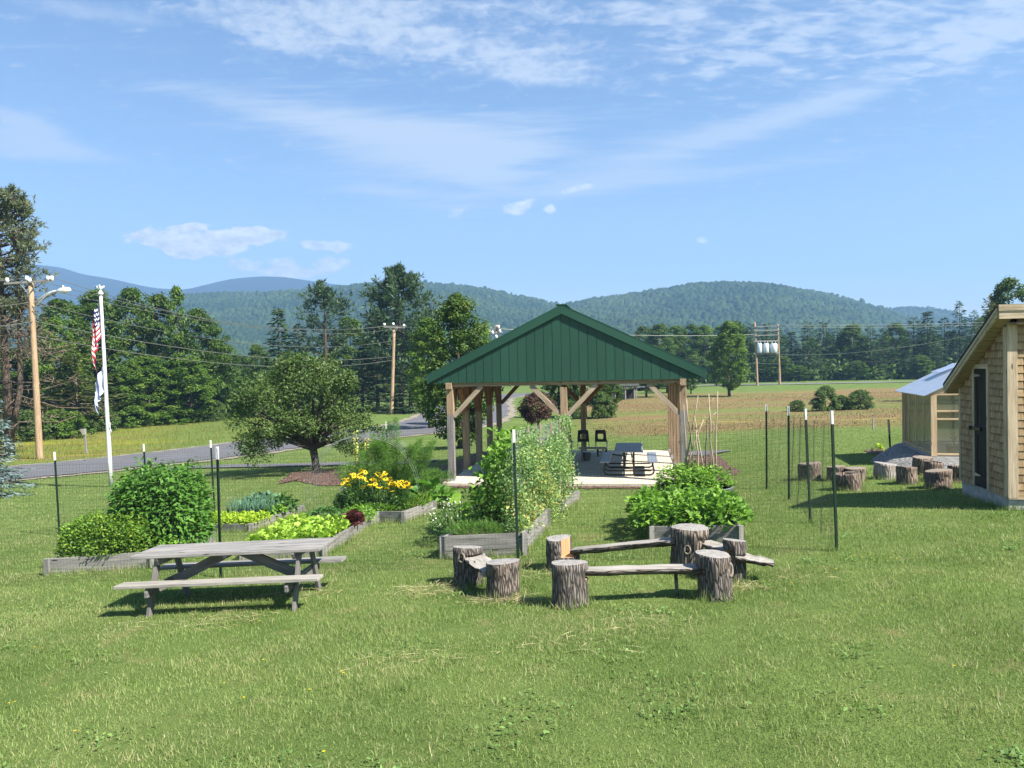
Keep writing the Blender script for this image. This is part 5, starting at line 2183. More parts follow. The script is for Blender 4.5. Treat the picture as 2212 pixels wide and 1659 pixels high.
# ------------------------------------------------------------------ raised beds
def bed(poly, h, label, sides, top_extra=.0, two=False, soil=True):
    """poly: world xy corners in order; sides: list of edge indices to board"""
    c = Vector((sum(p[0] for p in poly) / len(poly), sum(p[1] for p in poly) / len(poly)))
    z0 = gzf(c.x, c.y)
    t = thing('raised_bed', label, 'garden bed', (c.x, c.y, z0), group='raised garden beds of grey boards')
    n = len(poly)
    loc = lambda p, z: Vector((p[0] - c.x, p[1] - c.y, z - z0))
    ctr = Vector((c.x, c.y))
    for i in sides:
        a, b_ = Vector(poly[i]), Vector(poly[(i + 1) % n])
        d = (b_ - a).normalized()
        nn = Vector((-d.y, d.x))
        if nn.dot(ctr - (a + b_) / 2) < 0: nn = -nn
        m = MB()
        lev = [(-.06, h)] if not two else [(h * .32, h), (-.06, h * .32 - .008)]
        a2, b2 = a + d * .002, b_ - d * .002
        K = max(2, int((b2 - a2).length / .35))
        for (l0, l1) in lev:
            s = len(m.v)
            ra = random.random() * 40
            for k in range(K + 1):
                e = k / K
                p = a2.lerp(b2, e)
                off = nn * (.012 * math.sin(e * 5 + i)) * (1 if 0 < k < K else 0)
                za, zb = gzf(a.x, a.y), gzf(b_.x, b_.y)
                zz = za + (zb - za) * e
                for (q, z) in ((p + off, zz + l0), (p + off, zz + l1), (p + off + nn * .036, zz + l1), (p + off + nn * .036, zz + l0)):
                    v = loc(q, z)
                    m.vert(v, (e * (b2 - a2).length + ra, z * 1.0 + ra, (q - p).length))
            for k in range(K):
                for j in range(4):
                    j2 = (j + 1) % 4
                    m.face((s + k * 4 + j, s + (k + 1) * 4 + j, s + (k + 1) * 4 + j2, s + k * 4 + j2))
            m.face((s, s + 1, s + 2, s + 3))
            m.face([s + K * 4 + q for q in (3, 2, 1, 0)])
        m.build('board', M['bedwood'], t)
    for i, p in enumerate(poly):
        q = Vector(p) + (ctr - Vector(p)).normalized() * -.012
        z = gzf(*p)
        m = MB()
        m.box(loc(q, z + h / 2 - .03), (.075, .075, h + .075), rotz(random.uniform(-.3, .3)))
        m.build('corner_post', M['greywood'], t)
    if soil:
        V, f = [], []
        for r in range(5):
            e = 1 - r / 5
            for p in poly:
                q = ctr + (Vector(p) - ctr) * e * .99
                V.append(loc(q, gzf(q.x, q.y) + h - .05 + .05 * (1 - e)))
        V.append(Vector((0, 0, h)))
        q4 = [(r * n + i, r * n + (i + 1) % n, (r + 1) * n + (i + 1) % n, (r + 1) * n + i) for r in range(4) for i in range(n)]
        t3 = [(4 * n + i, 4 * n + (i + 1) % n, len(V) - 1) for i in range(n)]
        np_mesh('soil', V, [np.array(q4), np.array(t3)], None, M['soil'], t)
    EXCL.append([tuple(p) for p in poly])
    return t


BA = [(-7.31, 11.97), (-5.70, 12.02), (-5.50, 13.9), (-7.16, 13.85)]
BB = [(-6.72, 15.85), (-5.3, 15.4), (-4.97, 17.95), (-6.35, 18.3)]
BC = [(-4.29, 12.06), (-3.0, 12.04), (-2.80, 15.28), (-4.05, 15.35)]
BD = [(-4.05, 15.62), (-2.76, 15.42), (-2.20, 15.14), (-1.72, 16.4), (-2.05, 17.9), (-3.95, 18.0)]
BE = [(-1.09, 11.47), (.13, 11.41), (.58, 13.53), (-.64, 13.6)]
BF = [(-.25, 15.28), (.92, 15.2), (1.36, 16.5), (.15, 16.7)]
BG = [(2.07, 11.59), (3.27, 11.16), (3.66, 13.3), (2.46, 13.75)]
bed(BA, .25, 'weathered raised bed holding the mint and the tall leafy bush', [0, 1, 2, 3])
bed(BB, .16, 'low raised bed of yellow green seedlings and onions', [0, 1, 2, 3])
bed(BC, .22, 'raised bed full of pale lettuce beside the wooden picnic table', [0, 1, 2, 3])
bed(BD, .23, 'raised bed with yellow flowers and asparagus fern', [0, 1, 2, 3, 4, 5])
bed(BE, .33, 'two board raised bed under the climbing peas', [0, 1, 2, 3], two=True)
bed(BF, .23, 'raised bed just before the pavilion slab behind the pea bed', [0, 1, 2, 3])
bed(BG, .27, 'raised bed overflowing with bean plants behind the tallest log', [0, 1, 2, 3])


# round metal planter behind the bean bed
def build_tub():
    g = Vector((4.02, 16.9, 0))
    g.z = gzf(g.x, g.y)
    t = thing('round_planter', 'round galvanised planter tub of tomato plants with bean poles behind', 'planter', g)
    b = MB()
    b.tube([(0, 0, -.05), (0, 0, .17), (0, 0, .19), (0, 0, .19), (0, 0, .14)], [.78, .78, .80, .76, .76], 32, cap=False)
    b.build('tub', M['galv'], t)
    b = MB()
    b.tube([(0, 0, .05), (0, 0, .15)], [.765, .765], 32)
    b.build('soil', M['soil'], t)
    EXCL.append([(g.x + .8 * math.cos(a), g.y + .8 * math.sin(a)) for a in np.linspace(0, 6.1, 16)])
    return g


TUB = build_tub()


# ------------------------------------------------------------------ plants
def mound_pts(n, rx, ry, h, rg, shell=.6, flat=1.0):
    d = nrm(rg.normal(size=(n, 3)))
    d[:, 2] = np.abs(d[:, 2])
    rad = (shell + (1 - shell) * rg.random(n)) ** .7
    lump = 1 + .10 * np.sin(d[:, 0] * 7 + 1) * np.sin(d[:, 1] * 6 + 2) + .06 * rg.normal(size=n)
    P = d * (rad * lump)[:, None]
    P = P * [rx, ry, h]
    return P, d


def boxmound(n, rx, ry, h, rg, p=4.0):
    """points in a superellipsoid bush (flat-sided), dense at the surface"""
    d = rg.uniform(-1, 1, (n, 3))
    d[:, 2] = rg.uniform(0, 1, n)
    m_ = (np.abs(d) ** p).sum(1) ** (1 / p)
    d = d / m_[:, None]
    rad = rg.random(n) ** .22
    lump = 1 + .06 * np.sin(d[:, 0] * 6 + 1) * np.sin(d[:, 1] * 5 + d[:, 2] * 4) + .05 * rg.normal(size=n)
    return d * (rad * lump)[:, None] * [rx, ry, h], d


def leafy(name, label, cat, loc, rx, ry, h, n, L, W, mat, seed=0, droop=.2, stems=12, group=None, up=.35, shape='mound', z0=0.0, extra=None, p=4.0, rz=0.0):
    rg = np.random.default_rng(seed + 100)
    t = thing(name, label, cat, loc, rz, group)
    P, d = (boxmound(n, rx, ry, h, rg, p) if shape == 'box' else mound_pts(n, rx, ry, h, rg))
    P[:, 2] += z0
    out = nrm(d * [1, 1, .6] + rg.normal(size=(n, 3)) * .55)
    A = nrm(out * [1, 1, .5] + [0, 0, up - droop] + rg.normal(size=(n, 3)) * .25)
    N = nrm(d + [0, 0, .9] + rg.normal(size=(n, 3)) * .45)
    V, q, tn = leaves(P, A, N, L * rg.uniform(.6, 1.25, n), W * rg.uniform(.7, 1.2, n), .16, .42, rg.random(n))
    np_mesh('foliage', V, [q], tn, mat, t)
    if stems:
        b = MB()
        for i in range(stems):
            a, r = rg.random() * 6.28, rg.random() ** .5
            e = Vector((rx * r * math.cos(a), ry * r * math.sin(a), z0 + h * rg.uniform(.5, .85)))
            b.tube([(e.x * .6, e.y * .6, -.03), (e.x * .85, e.y * .85, e.z * .5), e], [.009, .007, .003], 4)
        b.build('stems', F_['darkgreens'], t)
    return t


def soilz(x, y, h): return gzf(x, y) + h - .03


def at(x, y, h): return (x, y, soilz(x, y, h))


leafy('mint_plant', 'low wide bushy mint filling the front of the weathered left bed', 'herb bush', at(-6.62, 12.55, .25), .74, .55, .60, 7500, .058, .034, F_['mint'], 1, shape='box', p=3.2, up=.5)
leafy('herb_bush', 'tall rounded leafy bush towering behind the mint', 'bush', at(-6.06, 13.15, .25), .76, .64, 1.33, 7000, .115, .058, F_['tallherb'], 2, droop=.55, shape='box', p=3.0, stems=22)
leafy('strawberry_plant', 'low strawberry patch with a few red leaves at the right corner of the mint bed', 'strawberry', at(-5.66, 12.75, .25), .16, .45, .17, 420, .07, .05, F_['bean'], 3, stems=5)
leafy('strawberry_plant', 'small yellowing weeds by the right board of the mint bed', 'strawberry', at(-5.62, 13.4, .25), .14, .35, .14, 160, .05, .035, F_['dry'], 4, stems=4)

# seedlings (yellow green), one small mound each
gS = 'yellow green seedlings in the low bed'
p0 = leafy('seedling_plant', 'bright yellow green seedling in the row nearest the bed front', 'seedling', (0, 0, 0), .16, .17, .15, 330, .055, .035, F_['basil'], 5, stems=3, group=gS, up=.6)
first = True
for r in range(3):
    for i in range(6):
        e, f = (i + .5) / 6.2, .07 + r * .12
        a = Vector(BB[0]).lerp(Vector(BB[1]), e)
        b = Vector(BB[3]).lerp(Vector(BB[2]), e)
        q = a.lerp(b, f)
        loc = at(q.x + random.uniform(-.02, .02), q.y, .16)
        lab = 'bright yellow green seedling in the %s row of the low bed' % ('front', 'middle', 'back')[r]
        if first:
            p0.location = loc
            p0['label'] = lab
            first = False
        else:
            copy_tree(p0, loc, random.random() * 6, random.uniform(.9, 1.15), lab)

# onions
def onion():
    rg = np.random.default_rng(9)
    t = thing('onion_plant', 'upright blue green onion in the rows behind the yellow seedlings', 'onion', (0, 0, 0), group='onions in the low bed')
    b = MB()
    for i in range(7):
        a = rg.random() * 6.28
        r = rg.uniform(.03, .10)
        h = rg.uniform(.26, .40)
        b.tube([(0, 0, -.02), (r * .4 * math.cos(a), r * .4 * math.sin(a), h * .5), (r * math.cos(a), r * math.sin(a), h)], [.009, .008, .002], 5)
    b.build('leaves', F_['onion'], t)
    return t


on = onion()
first = True
for r in range(4):
    for i in range(9):
        e, f = .12 + i * .095, .50 + r * .09
        a, b = Vector(BB[0]).lerp(Vector(BB[1]), e), Vector(BB[3]).lerp(Vector(BB[2]), e)
        q = a.lerp(b, f + random.uniform(-.02, .02))
        if first:
            on.location = at(q.x, q.y, .16)
            first = False
        else:
            copy_tree(on, at(q.x, q.y, .16), random.random() * 6, random.uniform(.8, 1.15))
leafy('cabbage_plant', 'broad leaved greens at the far right of the onion bed', 'cabbage', at(-5.3, 17.5, .16), .32, .35, .32, 160, .16, .12, F_['darkgreens'], 12, stems=4)
leafy('cabbage_plant', 'dull green leafy plant at the right front end of the onions', 'cabbage', at(-5.25, 16.9, .16), .2, .35, .2, 130, .12, .08, F_['bean'], 13, stems=4)
leafy('cabbage_plant', 'broad leaved greens along the far edge of the onion bed', 'cabbage', at(-5.9, 17.95, .16), .5, .28, .34, 220, .16, .12, F_['onion'], 14, stems=4)

# lettuces
def rosette(name, mat, n, L, seed, label, group):
    rg = np.random.default_rng(seed)
    t = thing(name, label, 'lettuce', (0, 0, 0), group=group)
    a = rg.random(n) * 6.28
    tilt = rg.uniform(.15, 1.15, n)
    A = np.stack([np.cos(a) * np.cos(tilt), np.sin(a) * np.cos(tilt), np.sin(tilt)], -1)
    N = np.stack([-np.cos(a) * np.sin(tilt), -np.sin(a) * np.sin(tilt), np.cos(tilt)], -1) + rg.normal(size=(n, 3)) * .35
    P = A * .02
    ls = [leaves(P, A, N, L * rg.uniform(.7, 1.2, n), L * .72 * rg.uniform(.8, 1.2, n), .22, .62, rg.random(n))]
    # ruffled tips
    m_ = n * 3
    k = rg.integers(0, n, m_)
    P2 = A[k] * (L * rg.uniform(.55, .95, m_))[:, None] + rg.normal(size=(m_, 3)) * L * .13
    ls.append(leaves(P2, nrm(A[k] + rg.normal(size=(m_, 3)) * .6), N[k] + rg.normal(size=(m_, 3)) * .5, L * .42, L * .40, .3, .5, rg.random(m_)))
    V, q, tn = cat_leaves(ls)
    V[:, 2] = np.maximum(V[:, 2], -.01)
    np_mesh('leaves', V, [q], tn, mat, t)
    return t


lt = [rosette('lettuce', F_['lettuce'], 30, .21, s, '', 'pale lettuces in the bed by the picnic table') for s in (21, 22)]
k = 0
for r in range(5):
    for i in range(4):
        e, f = .12 + i * .245, .07 + r * .135
        if r == 4 and i == 3: continue
        a, b = Vector(BC[0]).lerp(Vector(BC[1]), e), Vector(BC[3]).lerp(Vector(BC[2]), e)
        q = a.lerp(b, f)
        loc = at(q.x + random.uniform(-.04, .04), q.y + random.uniform(-.04, .04), .22)
        lab = 'pale green lettuce in the %s row' % ORD[r] + (', against its right board' if i == 3 else ', at its left end' if i == 0 else '')
        src = lt[k % 2]
        if k < 2:
            src.location = loc
            src['label'] = lab
        else:
            copy_tree(src, loc, random.random() * 6, random.uniform(.85, 1.2), lab)
        k += 1
rl = rosette('red_lettuce', F_['redlettuce'], 24, .20, 31, 'dark red lettuce drooping over the right board of the lettuce bed', 'dark red lettuces')
rl.location = at(-2.98, 13.95, .24)
copy_tree(rl, at(-3.02, 14.25, .24), 1.2, 1.0, 'second dark red lettuce right behind the drooping one', 'dark red lettuces')
copy_tree(rl, at(-3.75, 14.5, .22), 2.2, .6, 'small dark red lettuce behind the pale lettuces', 'dark red lettuces')
leafy('parsley_plant', 'leafy parsley at the far right corner of the lettuce bed', 'herb', at(-3.0, 14.85, .22), .32, .38, .24, 700, .055, .04, F_['bean'], 33, stems=6)
leafy('parsley_plant', 'dark leafy greens behind the pale lettuces', 'herb', at(-3.65, 14.9, .22), .45, .36, .25, 700, .08, .055, F_['darkgreens'], 34, stems=6)

# yellow flowers
def flower_head(t, mat, L, n=9):
    a = np.arange(n) * 2 * PI / n
    A = np.stack([np.cos(a), np.sin(a), np.full(n, -.15)], -1)
    V, q, tn = leaves(A * .008, A, np.tile([0, 0, 1.0], (n, 1)), L, L * .55, .1, .55, RNG.random(n))
    return np_mesh('flower_head', V, [q], tn, mat, t)


def flower_clump(label, loc, rx, ry, h, nf, seed, mat, L=.055, cat='flower clump'):
    rg = np.random.default_rng(seed)
    t = leafy('flower_clump', label, cat, loc, rx, ry, h * .72, 900, .085, .028, F_['darkgreens'], seed, stems=0, up=.7)
    f0 = flower_head(t, mat, L)
    c0 = MB()
    c0.ball((0, 0, .010), L * .28, 6)
    eye = c0.build('flower_centre', M['soil'], f0)
    st = MB()
    for i in range(nf):
        a, r = rg.random() * 6.28, rg.random() ** .5
        p = Vector((rx * .95 * r * math.cos(a), ry * .95 * r * math.sin(a), h * (1 - .25 * r * r) * rg.uniform(.72, 1.05)))
        if i == 0:
            fo = f0
        else:
            fo = f0.copy()
            COL.objects.link(fo)
            e2 = eye.copy()
            COL.objects.link(e2)
            e2.parent = fo
        fo.parent = t
        fo.location = p
        fo.rotation_euler = (rg.uniform(-.1, 1.0), rg.uniform(-.5, .5), rg.random() * 6)
        st.tube([(p.x * .6, p.y * .6, 0), p * .98], [.005, .004], 4)
    st.build('stems', F_['darkgreens'], t)
    return t


flower_clump('tallest yellow daisy clump, at the wire hoop end of the flower bed', at(-3.25, 16.0, .23), .34, .30, .90, 34, 41, F_['yellow'], .055)
flower_clump('middle yellow daisy clump under the asparagus fern', at(-2.75, 15.9, .23), .36, .30, .82, 36, 42, F_['yellow'], .055)
flower_clump('dense golden daisy clump at the squash end of the flower bed', at(-2.35, 15.85, .23), .24, .28, .64, 32, 43, F_['yellow'], .055)
flower_clump('small white flower clump left of the yellow daisies', at(-3.62, 16.1, .23), .16, .16, .50, 7, 44, F_['whitepetal'], .05)
leafy('bed_weed', 'lush low weeds along the front board of the flower bed', 'weeds', at(-2.85, 15.62, .21), .62, .16, .16, 700, .10, .018, F_['bean'], 45, stems=0, up=.9)
leafy('bed_weed', 'lush low weeds along the right board of the flower bed', 'weeds', at(-2.05, 16.1, .21), .2, .55, .22, 700, .12, .020, F_['mint'], 46, stems=0, up=.9, rz=-.35)
leafy('squash_plant', 'broad leaved squash spilling over the right corner of the flower bed', 'squash', at(-1.95, 17.0, .22), .48, .40, .36, 52, .30, .27, F_['squash'], 47, stems=8, up=.2)
leafy('squash_plant', 'single huge pale squash leaf hanging over the bed corner', 'squash', at(-1.60, 16.75, .16), .2, .2, .22, 9, .34, .28, F_['bean'], 48, stems=2, up=.1)


def spike_flower(label, loc, h, seed):
    rg = np.random.default_rng(seed)
    t = thing('mullein_spike', label, 'flower', loc)
    b = MB()
    b.tube([(0, 0, 0), (.02, 0, h * .5), (.05, 0, h)], [.012, .01, .005], 5)
    b.build('stem', F_['darkgreens'], t)
    n = 90
    z = rg.uniform(.55, 1, n)
    a = rg.random(n) * 6.28
    P = np.stack([.05 * z + .02 * np.cos(a), .02 * np.sin(a), z * h], -1)
    A = np.stack([np.cos(a), np.sin(a), rg.uniform(-.2, .6, n)], -1)
    V, q, tn = leaves(P, A, rdir(n) + [0, 0, 1], .05, .045, .1, .5, rg.random(n))
    np_mesh('blossom', V, [q], tn, F_['paleyellow'], t)
    n = 40
    a = rg.random(n) * 6.28
    z = rg.uniform(0.02, .5, n)
    P = np.stack([.02 * np.cos(a), .02 * np.sin(a), z * h], -1)
    A = np.stack([np.cos(a), np.sin(a), rg.uniform(.1, .6, n)], -1)
    V, q, tn = leaves(P, A, rdir(n) + [0, 0, 1], .22, .06, .1, .5, rg.random(n))
    np_mesh('leaves', V, [q], tn, F_['bean'], t)


spike_flower('taller pale yellow flower spike before the apple tree', at(-3.62, 17.45, .23), 1.62, 51)
spike_flower('shorter pale yellow flower spike right of the tall one', at(-3.38, 17.5, .23), 1.45, 52)


def asparagus(label, loc, rx, h, n, seed, lean=(0, 0)):
    rg = np.random.default_rng(seed)
    t = thing('asparagus_fern', label, 'asparagus', loc, group='feathery asparagus behind the yellow flowers')
    ns = 22
    st = MB()
    P, A = [], []
    for i in range(ns):
        a, r = rg.random() * 6.28, rg.random() ** .6
        top = Vector((rx * r * math.cos(a) + lean[0], rx * .7 * r * math.sin(a) + lean[1], h * rg.uniform(.65, 1.0) * (1 - .35 * r)))
        b0 = Vector((top.x * .2, top.y * .2, 0))
        mid = b0.lerp(top, .55) + Vector((0, 0, h * .12))
        st.tube([b0, mid, top], [.009, .006, .002], 4)
        m_ = n // ns
        e = rg.uniform(.15, 1.02, m_)
        for k in range(m_):
            p = (b0 * (1 - e[k]) ** 2 + mid * 2 * e[k] * (1 - e[k]) + top * e[k] ** 2)
            q = Vector(rg.normal(size=3)) * .10 * (1.15 - e[k])
            P.append(p + q)
            A.append((q.normalized() + Vector(rg.normal(size=3)) * .6 + Vector((0, 0, .35))))
    st.build('stems', F_['fern'], t)
    P, A = np.array(P), np.array(A)
    V, q, tn = leaves(P, A, rdir(len(P)), rg.uniform(.05, .12, len(P)), rg.uniform(.004, .009, len(P)), .1, .5, rg.random(len(P)))
    np_mesh('fronds', V, [q], tn, F_['fern'], t)


asparagus('tallest feathery asparagus round the hidden fence post', at(-2.62, 17.2, .23), .85, 2.05, 26000, 61)
asparagus('feathery asparagus left of the tallest, within the wire hoop', at(-3.35, 17.0, .23), .65, 1.35, 11000, 62)
asparagus('low sprawling asparagus leaning toward the pavilion post', at(-2.38, 17.65, .23), .70, .85, 10000, 63, (.28, 0))


# wire hoop trellis over the bed
def hoop():
    x0, x1, y0, y1 = -4.55, -2.05, 16.55, 17.75
    z0 = gzf(-3.2, 16.8)
    t = thing('wire_hoop', 'arched grid of galvanised wire bent over the flower bed', 'trellis', ((x0 + x1) / 2, y0, z0))
    b = MB()
    cx = 0
    rx = (x1 - x0) / 2
    H = 1.72

    def P(e, d):
        a = PI * (1 - e)
        c, s = math.cos(a), math.sin(a)
        p = 2.6
        x = rx * math.copysign(abs(c) ** (2 / p), c)
        z = H * abs(s) ** (2 / p)
        return Vector((x, d, z - .02))
    N = 40
    for d in np.linspace(0, y1 - y0, 6):
        b.tube([P(e, d) for e in np.linspace(0, 1, N)], .0022, 4, cap=False)
    for e in np.linspace(0.0, 1, 26):
        b.tube([P(e, 0), P(e, y1 - y0)], .0020, 4, cap=False)
    b.build('wire_grid', M['wiremesh'], t)


hoop()


# climbing peas
def pea_mesh(seed, h, w, n, L, mat, name='foliage', yellow=0):
    rg = np.random.default_rng(seed)
    z = rg.random(n) ** .85 * h
    wob = .07 * np.sin(z * 5 + seed) + .05 * np.sin(z * 11 + seed * 2)
    P = np.stack([wob + rg.normal(size=n) * w * .5 * (1.15 - .5 * z / h), rg.normal(size=n) * w * .55, z], -1)
    A = rdir(n) + [0, 0, .25]
    return leaves(P, A, rdir(n) + [0, 0, .6], L * rg.uniform(.6, 1.3, n), L * .62 * rg.uniform(.7, 1.2, n), .2, .5, rg.random(n))


gP = 'pea vines climbing the netting'
TA, TB = Vector((-.02, 11.75)), Vector((1.15, 16.45))
b = MB()
tz = gzf(.55, 14)
t = thing('pea_trellis', 'wooden stakes and string netting carrying the pea vines', 'trellis', (.55, 14, tz))
for e in (.02, .22, .42, .62, .82, 1.0):
    q = TA.lerp(TB, e)
    s = MB()
    s.beam((q.x - .55, q.y - 14, gzf(q.x, q.y) - tz), (q.x - .53, q.y - 14, gzf(q.x, q.y) - tz + 1.85), .028, .028)
    s.build('stake', M['sticks'], t)
V, Q = [], []
s = MB()
for k in range(40):
    q = TA.lerp(TB, k / 39)
    z = gzf(q.x, q.y) - tz
    s.tube([(q.x - .55, q.y - 14, z + .2), (q.x - .55, q.y - 14, z + 1.8)], .0025, 3)
for k in range(14):
    p, q = TA.lerp(TB, 0), TA.lerp(TB, 1)
    s.tube([(p.x - .55, p.y - 14, gzf(p.x, p.y) - tz + .25 + k * .12), (q.x - .55, q.y - 14, gzf(q.x, q.y) - tz + .25 + k * .12)], .0025, 3)
s.build('netting', M['whiteline'] if 'whiteline' in M else M['wiremesh'], t)
SIDE = ['nearest the viewer', 'second from the near end', 'third from the near end', 'fourth from the near end', 'fifth from the near end', 'sixth from the near end', 'seventh from the near end', 'eighth from the near end', 'ninth from the near end', 'tenth from the near end, before the pavilion', 'eleventh from the near end, before the pavilion', 'farthest, by the middle pavilion post']
for i in range(12):
    q = TA.lerp(TB, (i + .3) / 12)
    inE = q.y < 13.55 or q.y > 15.2
    hb = .33 if q.y < 13.55 else .23 if q.y > 15.2 else .03
    v = thing('pea_vine', 'pea vine climbing the netting, ' + SIDE[i], 'pea vine', (q.x, q.y, gzf(q.x, q.y) + hb - .04), group=gP)
    hh = .95 * (1.30, 1.5, 1.55, 1.62, 1.55, 1.5, 1.6, 1.7, 1.62, 1.72, 1.8, 1.75)[i]
    Vv, qq, tt = pea_mesh(70 + i, hh, .22, 1150, .052, None)
    np_mesh('foliage', Vv, [qq], tt, F_['pea'], v)
    Vv, qq, tt = pea_mesh(170 + i, hh * (.75 if i in (3, 4, 5) else .45), .22, (160, 200, 240, 330, 330, 280, 140, 90, 120, 120, 60, 40)[i], .055, None)
    np_mesh('yellowed_leaves', Vv, [qq], tt, F_['dry'], v)
    s = MB()
    rg_ = random.Random(i)
    for k in range(6):
        x = rg_.uniform(-.12, .12)
        s.tube([(x, 0, 0), (x + .04, .03, hh * .5), (x - .02, -.02, hh * rg_.uniform(.8, 1.02))], .004, 3)
    s.build('stems', F_['pea'], v)
# broad leaved runner beans left of the peas
for i, (x, y, hh, lab) in enumerate(((-.22, 12.95, 1.25, 'broad leaved climbing bean nearest the green white tipped post'), (-.12, 13.35, 1.5, 'tall broad leaved climbing bean left of the peas'), (-.42, 13.3, 1.0, 'short broad leaved bean at the left of the climbing beans'))):
    v = thing('bean_vine', lab, 'climbing bean', at(x, y, .33), group='climbing beans beside the peas')
    Vv, qq, tt = pea_mesh(90 + i, hh, .34, 300, .13, None)
    np_mesh('foliage', Vv, [qq], tt, F_['bean'], v)
    s = MB()
    for k in range(4):
        s.tube([((k - 1.5) * .08, 0, 0), ((k - 1.5) * .06, .02, hh)], .006, 4)
    s.build('stems', F_['bean'], v)
leafy('bean_bush', 'dark leafy bean bush in the shade left of the climbing beans', 'bean plant', at(-.50, 12.75, .33), .40, .40, .55, 300, .12, .085, F_['bean'], 101, stems=8)
leafy('buckwheat_plant', 'sprawling white flowered greens at the left of the pea bed', 'white flowers', at(-.92, 12.7, .30), .48, .62, .36, 900, .05, .03, F_['darkgreens'], 102, stems=14, up=.6)
leafy('buckwheat_blossom', 'scattered tiny white blossoms over the sprawling greens', 'white flowers', at(-.98, 12.75, .38), .52, .62, .38, 150, .032, .03, F_['whitepetal'], 103, stems=10, up=.9)
leafy('bed_weed', 'feathery green carrot tops along the front of the pea bed', 'carrots', at(-.58, 11.75, .32), .46, .24, .16, 1500, .12, .008, F_['fern'], 104, stems=0, up=1.0)
leafy('bed_weed', 'grassy greens under the peas at the front right bed corner', 'greens', at(.02, 11.85, .32), .18, .32, .24, 420, .09, .02, F_['pea'], 105, stems=0, up=.9)
leafy('bed_weed', 'mixed greens filling the bed before the pavilion slab', 'greens', at(.55, 15.9, .23), .6, .5, .42, 1300, .07, .035, F_['pea'], 106, stems=8, up=.6)

# bush beans overflowing their bed
gG = 'bush bean plants in the right hand bed'
bb = [leafy('bean_plant', '', 'bean plant', (0, 0, 0), .33, .31, .34, 290, .100, .075, F_['bean'], s, stems=6, group=gG, up=.45, droop=.1) for s in (111, 112)]
k = 0
for r in range(4):
    for i in range(4):
        e, f = .02 + i * .275, .16 + r * .25
        a, b_ = Vector(BG[0]).lerp(Vector(BG[1]), e), Vector(BG[3]).lerp(Vector(BG[2]), e)
        q = a.lerp(b_, f)
        loc = at(q.x + random.uniform(-.05, .05), q.y + random.uniform(-.05, .05), .27)
        lab = 'lush bean plant in the %s row of the bean bed' % ('front', 'second', 'third', 'back')[r] + (', spilling over the left board' if i == 0 else ', spilling over the right board' if i == 3 else ', left of its middle' if i == 1 else ', right of its middle')
        if k < 2:
            bb[k].location = loc
            bb[k]['label'] = lab
        else:
            copy_tree(bb[k % 2], loc, random.random() * 6, random.uniform(.85, 1.2), lab)
        k += 1
gT = 'tomato plants in the round tub'
tm = leafy('tomato_plant', 'tomato plant at the front of the round tub', 'tomato plant', (TUB.x - .1, TUB.y - .42, TUB.z + .14), .46, .42, .46, 850, .09, .045, F_['bean'], 121, stems=8, group=gT)
for x, y, sc_, lab in ((-.45, .05, 1.05, 'tomato plant at the slab side of the round tub'), (.35, .0, 1.0, 'tomato plant at the meadow side of the round tub'), (0, .4, 1.1, 'tomato plant at the back of the round tub below the bean poles')):
    copy_tree(tm, (TUB.x + x, TUB.y + y, TUB.z + .14), random.random() * 6, sc_, lab)

# bean poles
gK = 'branchy sticks stuck in the round tub'
for i, (bx, by, tx, ty, Yd, lab, br) in enumerate((
        (1485, 1012, 1477, 875, 17.3, 'leaning stick closest to the right front pavilion post', ()),
        (1497, 1010, 1483, 862, 17.45, 'stick crossing the pavilion post, second from the post', ()),
        (1478, 1000, 1508, 855, 17.5, 'dark stick leaning right with its tip highest among the left sticks', ()),
        (1484, 995, 1520, 906, 17.2, 'pale forked stick leaning right in the middle of the tub', ((.7, -.10, .10),)),
        (1521, 1020, 1500, 898, 17.3, 'dark stick leaning left across the pale forked stick', ()),
        (1508, 1018, 1504, 928, 17.1, 'short thin upright stick low in the tub', ()),
        (1525, 1020, 1527, 905, 17.4, 'thin straight stick left of the two tallest', ()),
        (1534, 1012, 1531, 851, 17.3, 'tall stick with a knobbly tip, second tallest', ((.86, .12, .16), (.62, -.12, .2))),
        (1541, 1014, 1532, 880, 17.25, 'thin stick crossing the second tallest one', ((.6, .1, .16),)),
        (1547, 1012, 1550, 845, 17.3, 'tallest pale stick with side twigs, at the right end', ((.55, -.10, .14), (.75, -.26, -.22))))):
    p = aim(bx, by, Yd)
    q = aim(tx, ty, Yd + random.uniform(-.1, .1))
    base = Vector((p.x, p.y, p.z - .1))
    b = MB()
    d = q - base
    mid = d * .5 + Vector((random.uniform(-.03, .03), 0, 0))
    b.tube([(0, 0, 0), d * .25 + Vector((random.uniform(-.02, .02), 0, 0)), mid, d * .75 + Vector((random.uniform(-.02, .02), 0, 0)), d], [.020, .018, .016, .014, .011], 6)
    for (e, dx, dz) in br:
        b.tube([d * e, d * e + Vector((dx, 0, dz))], [.009, .005], 5)
    o = b.build('bean_pole', M['sticks'], None, base)
    tag(o, lab, 'stick', gK)
leafy('young_plant', 'small bright yellow green plant in the mulch ring by the wooden stake', 'plant', G(1897, 978), .16, .16, .24, 40, .14, .09, F_['basil'], 131, stems=2)


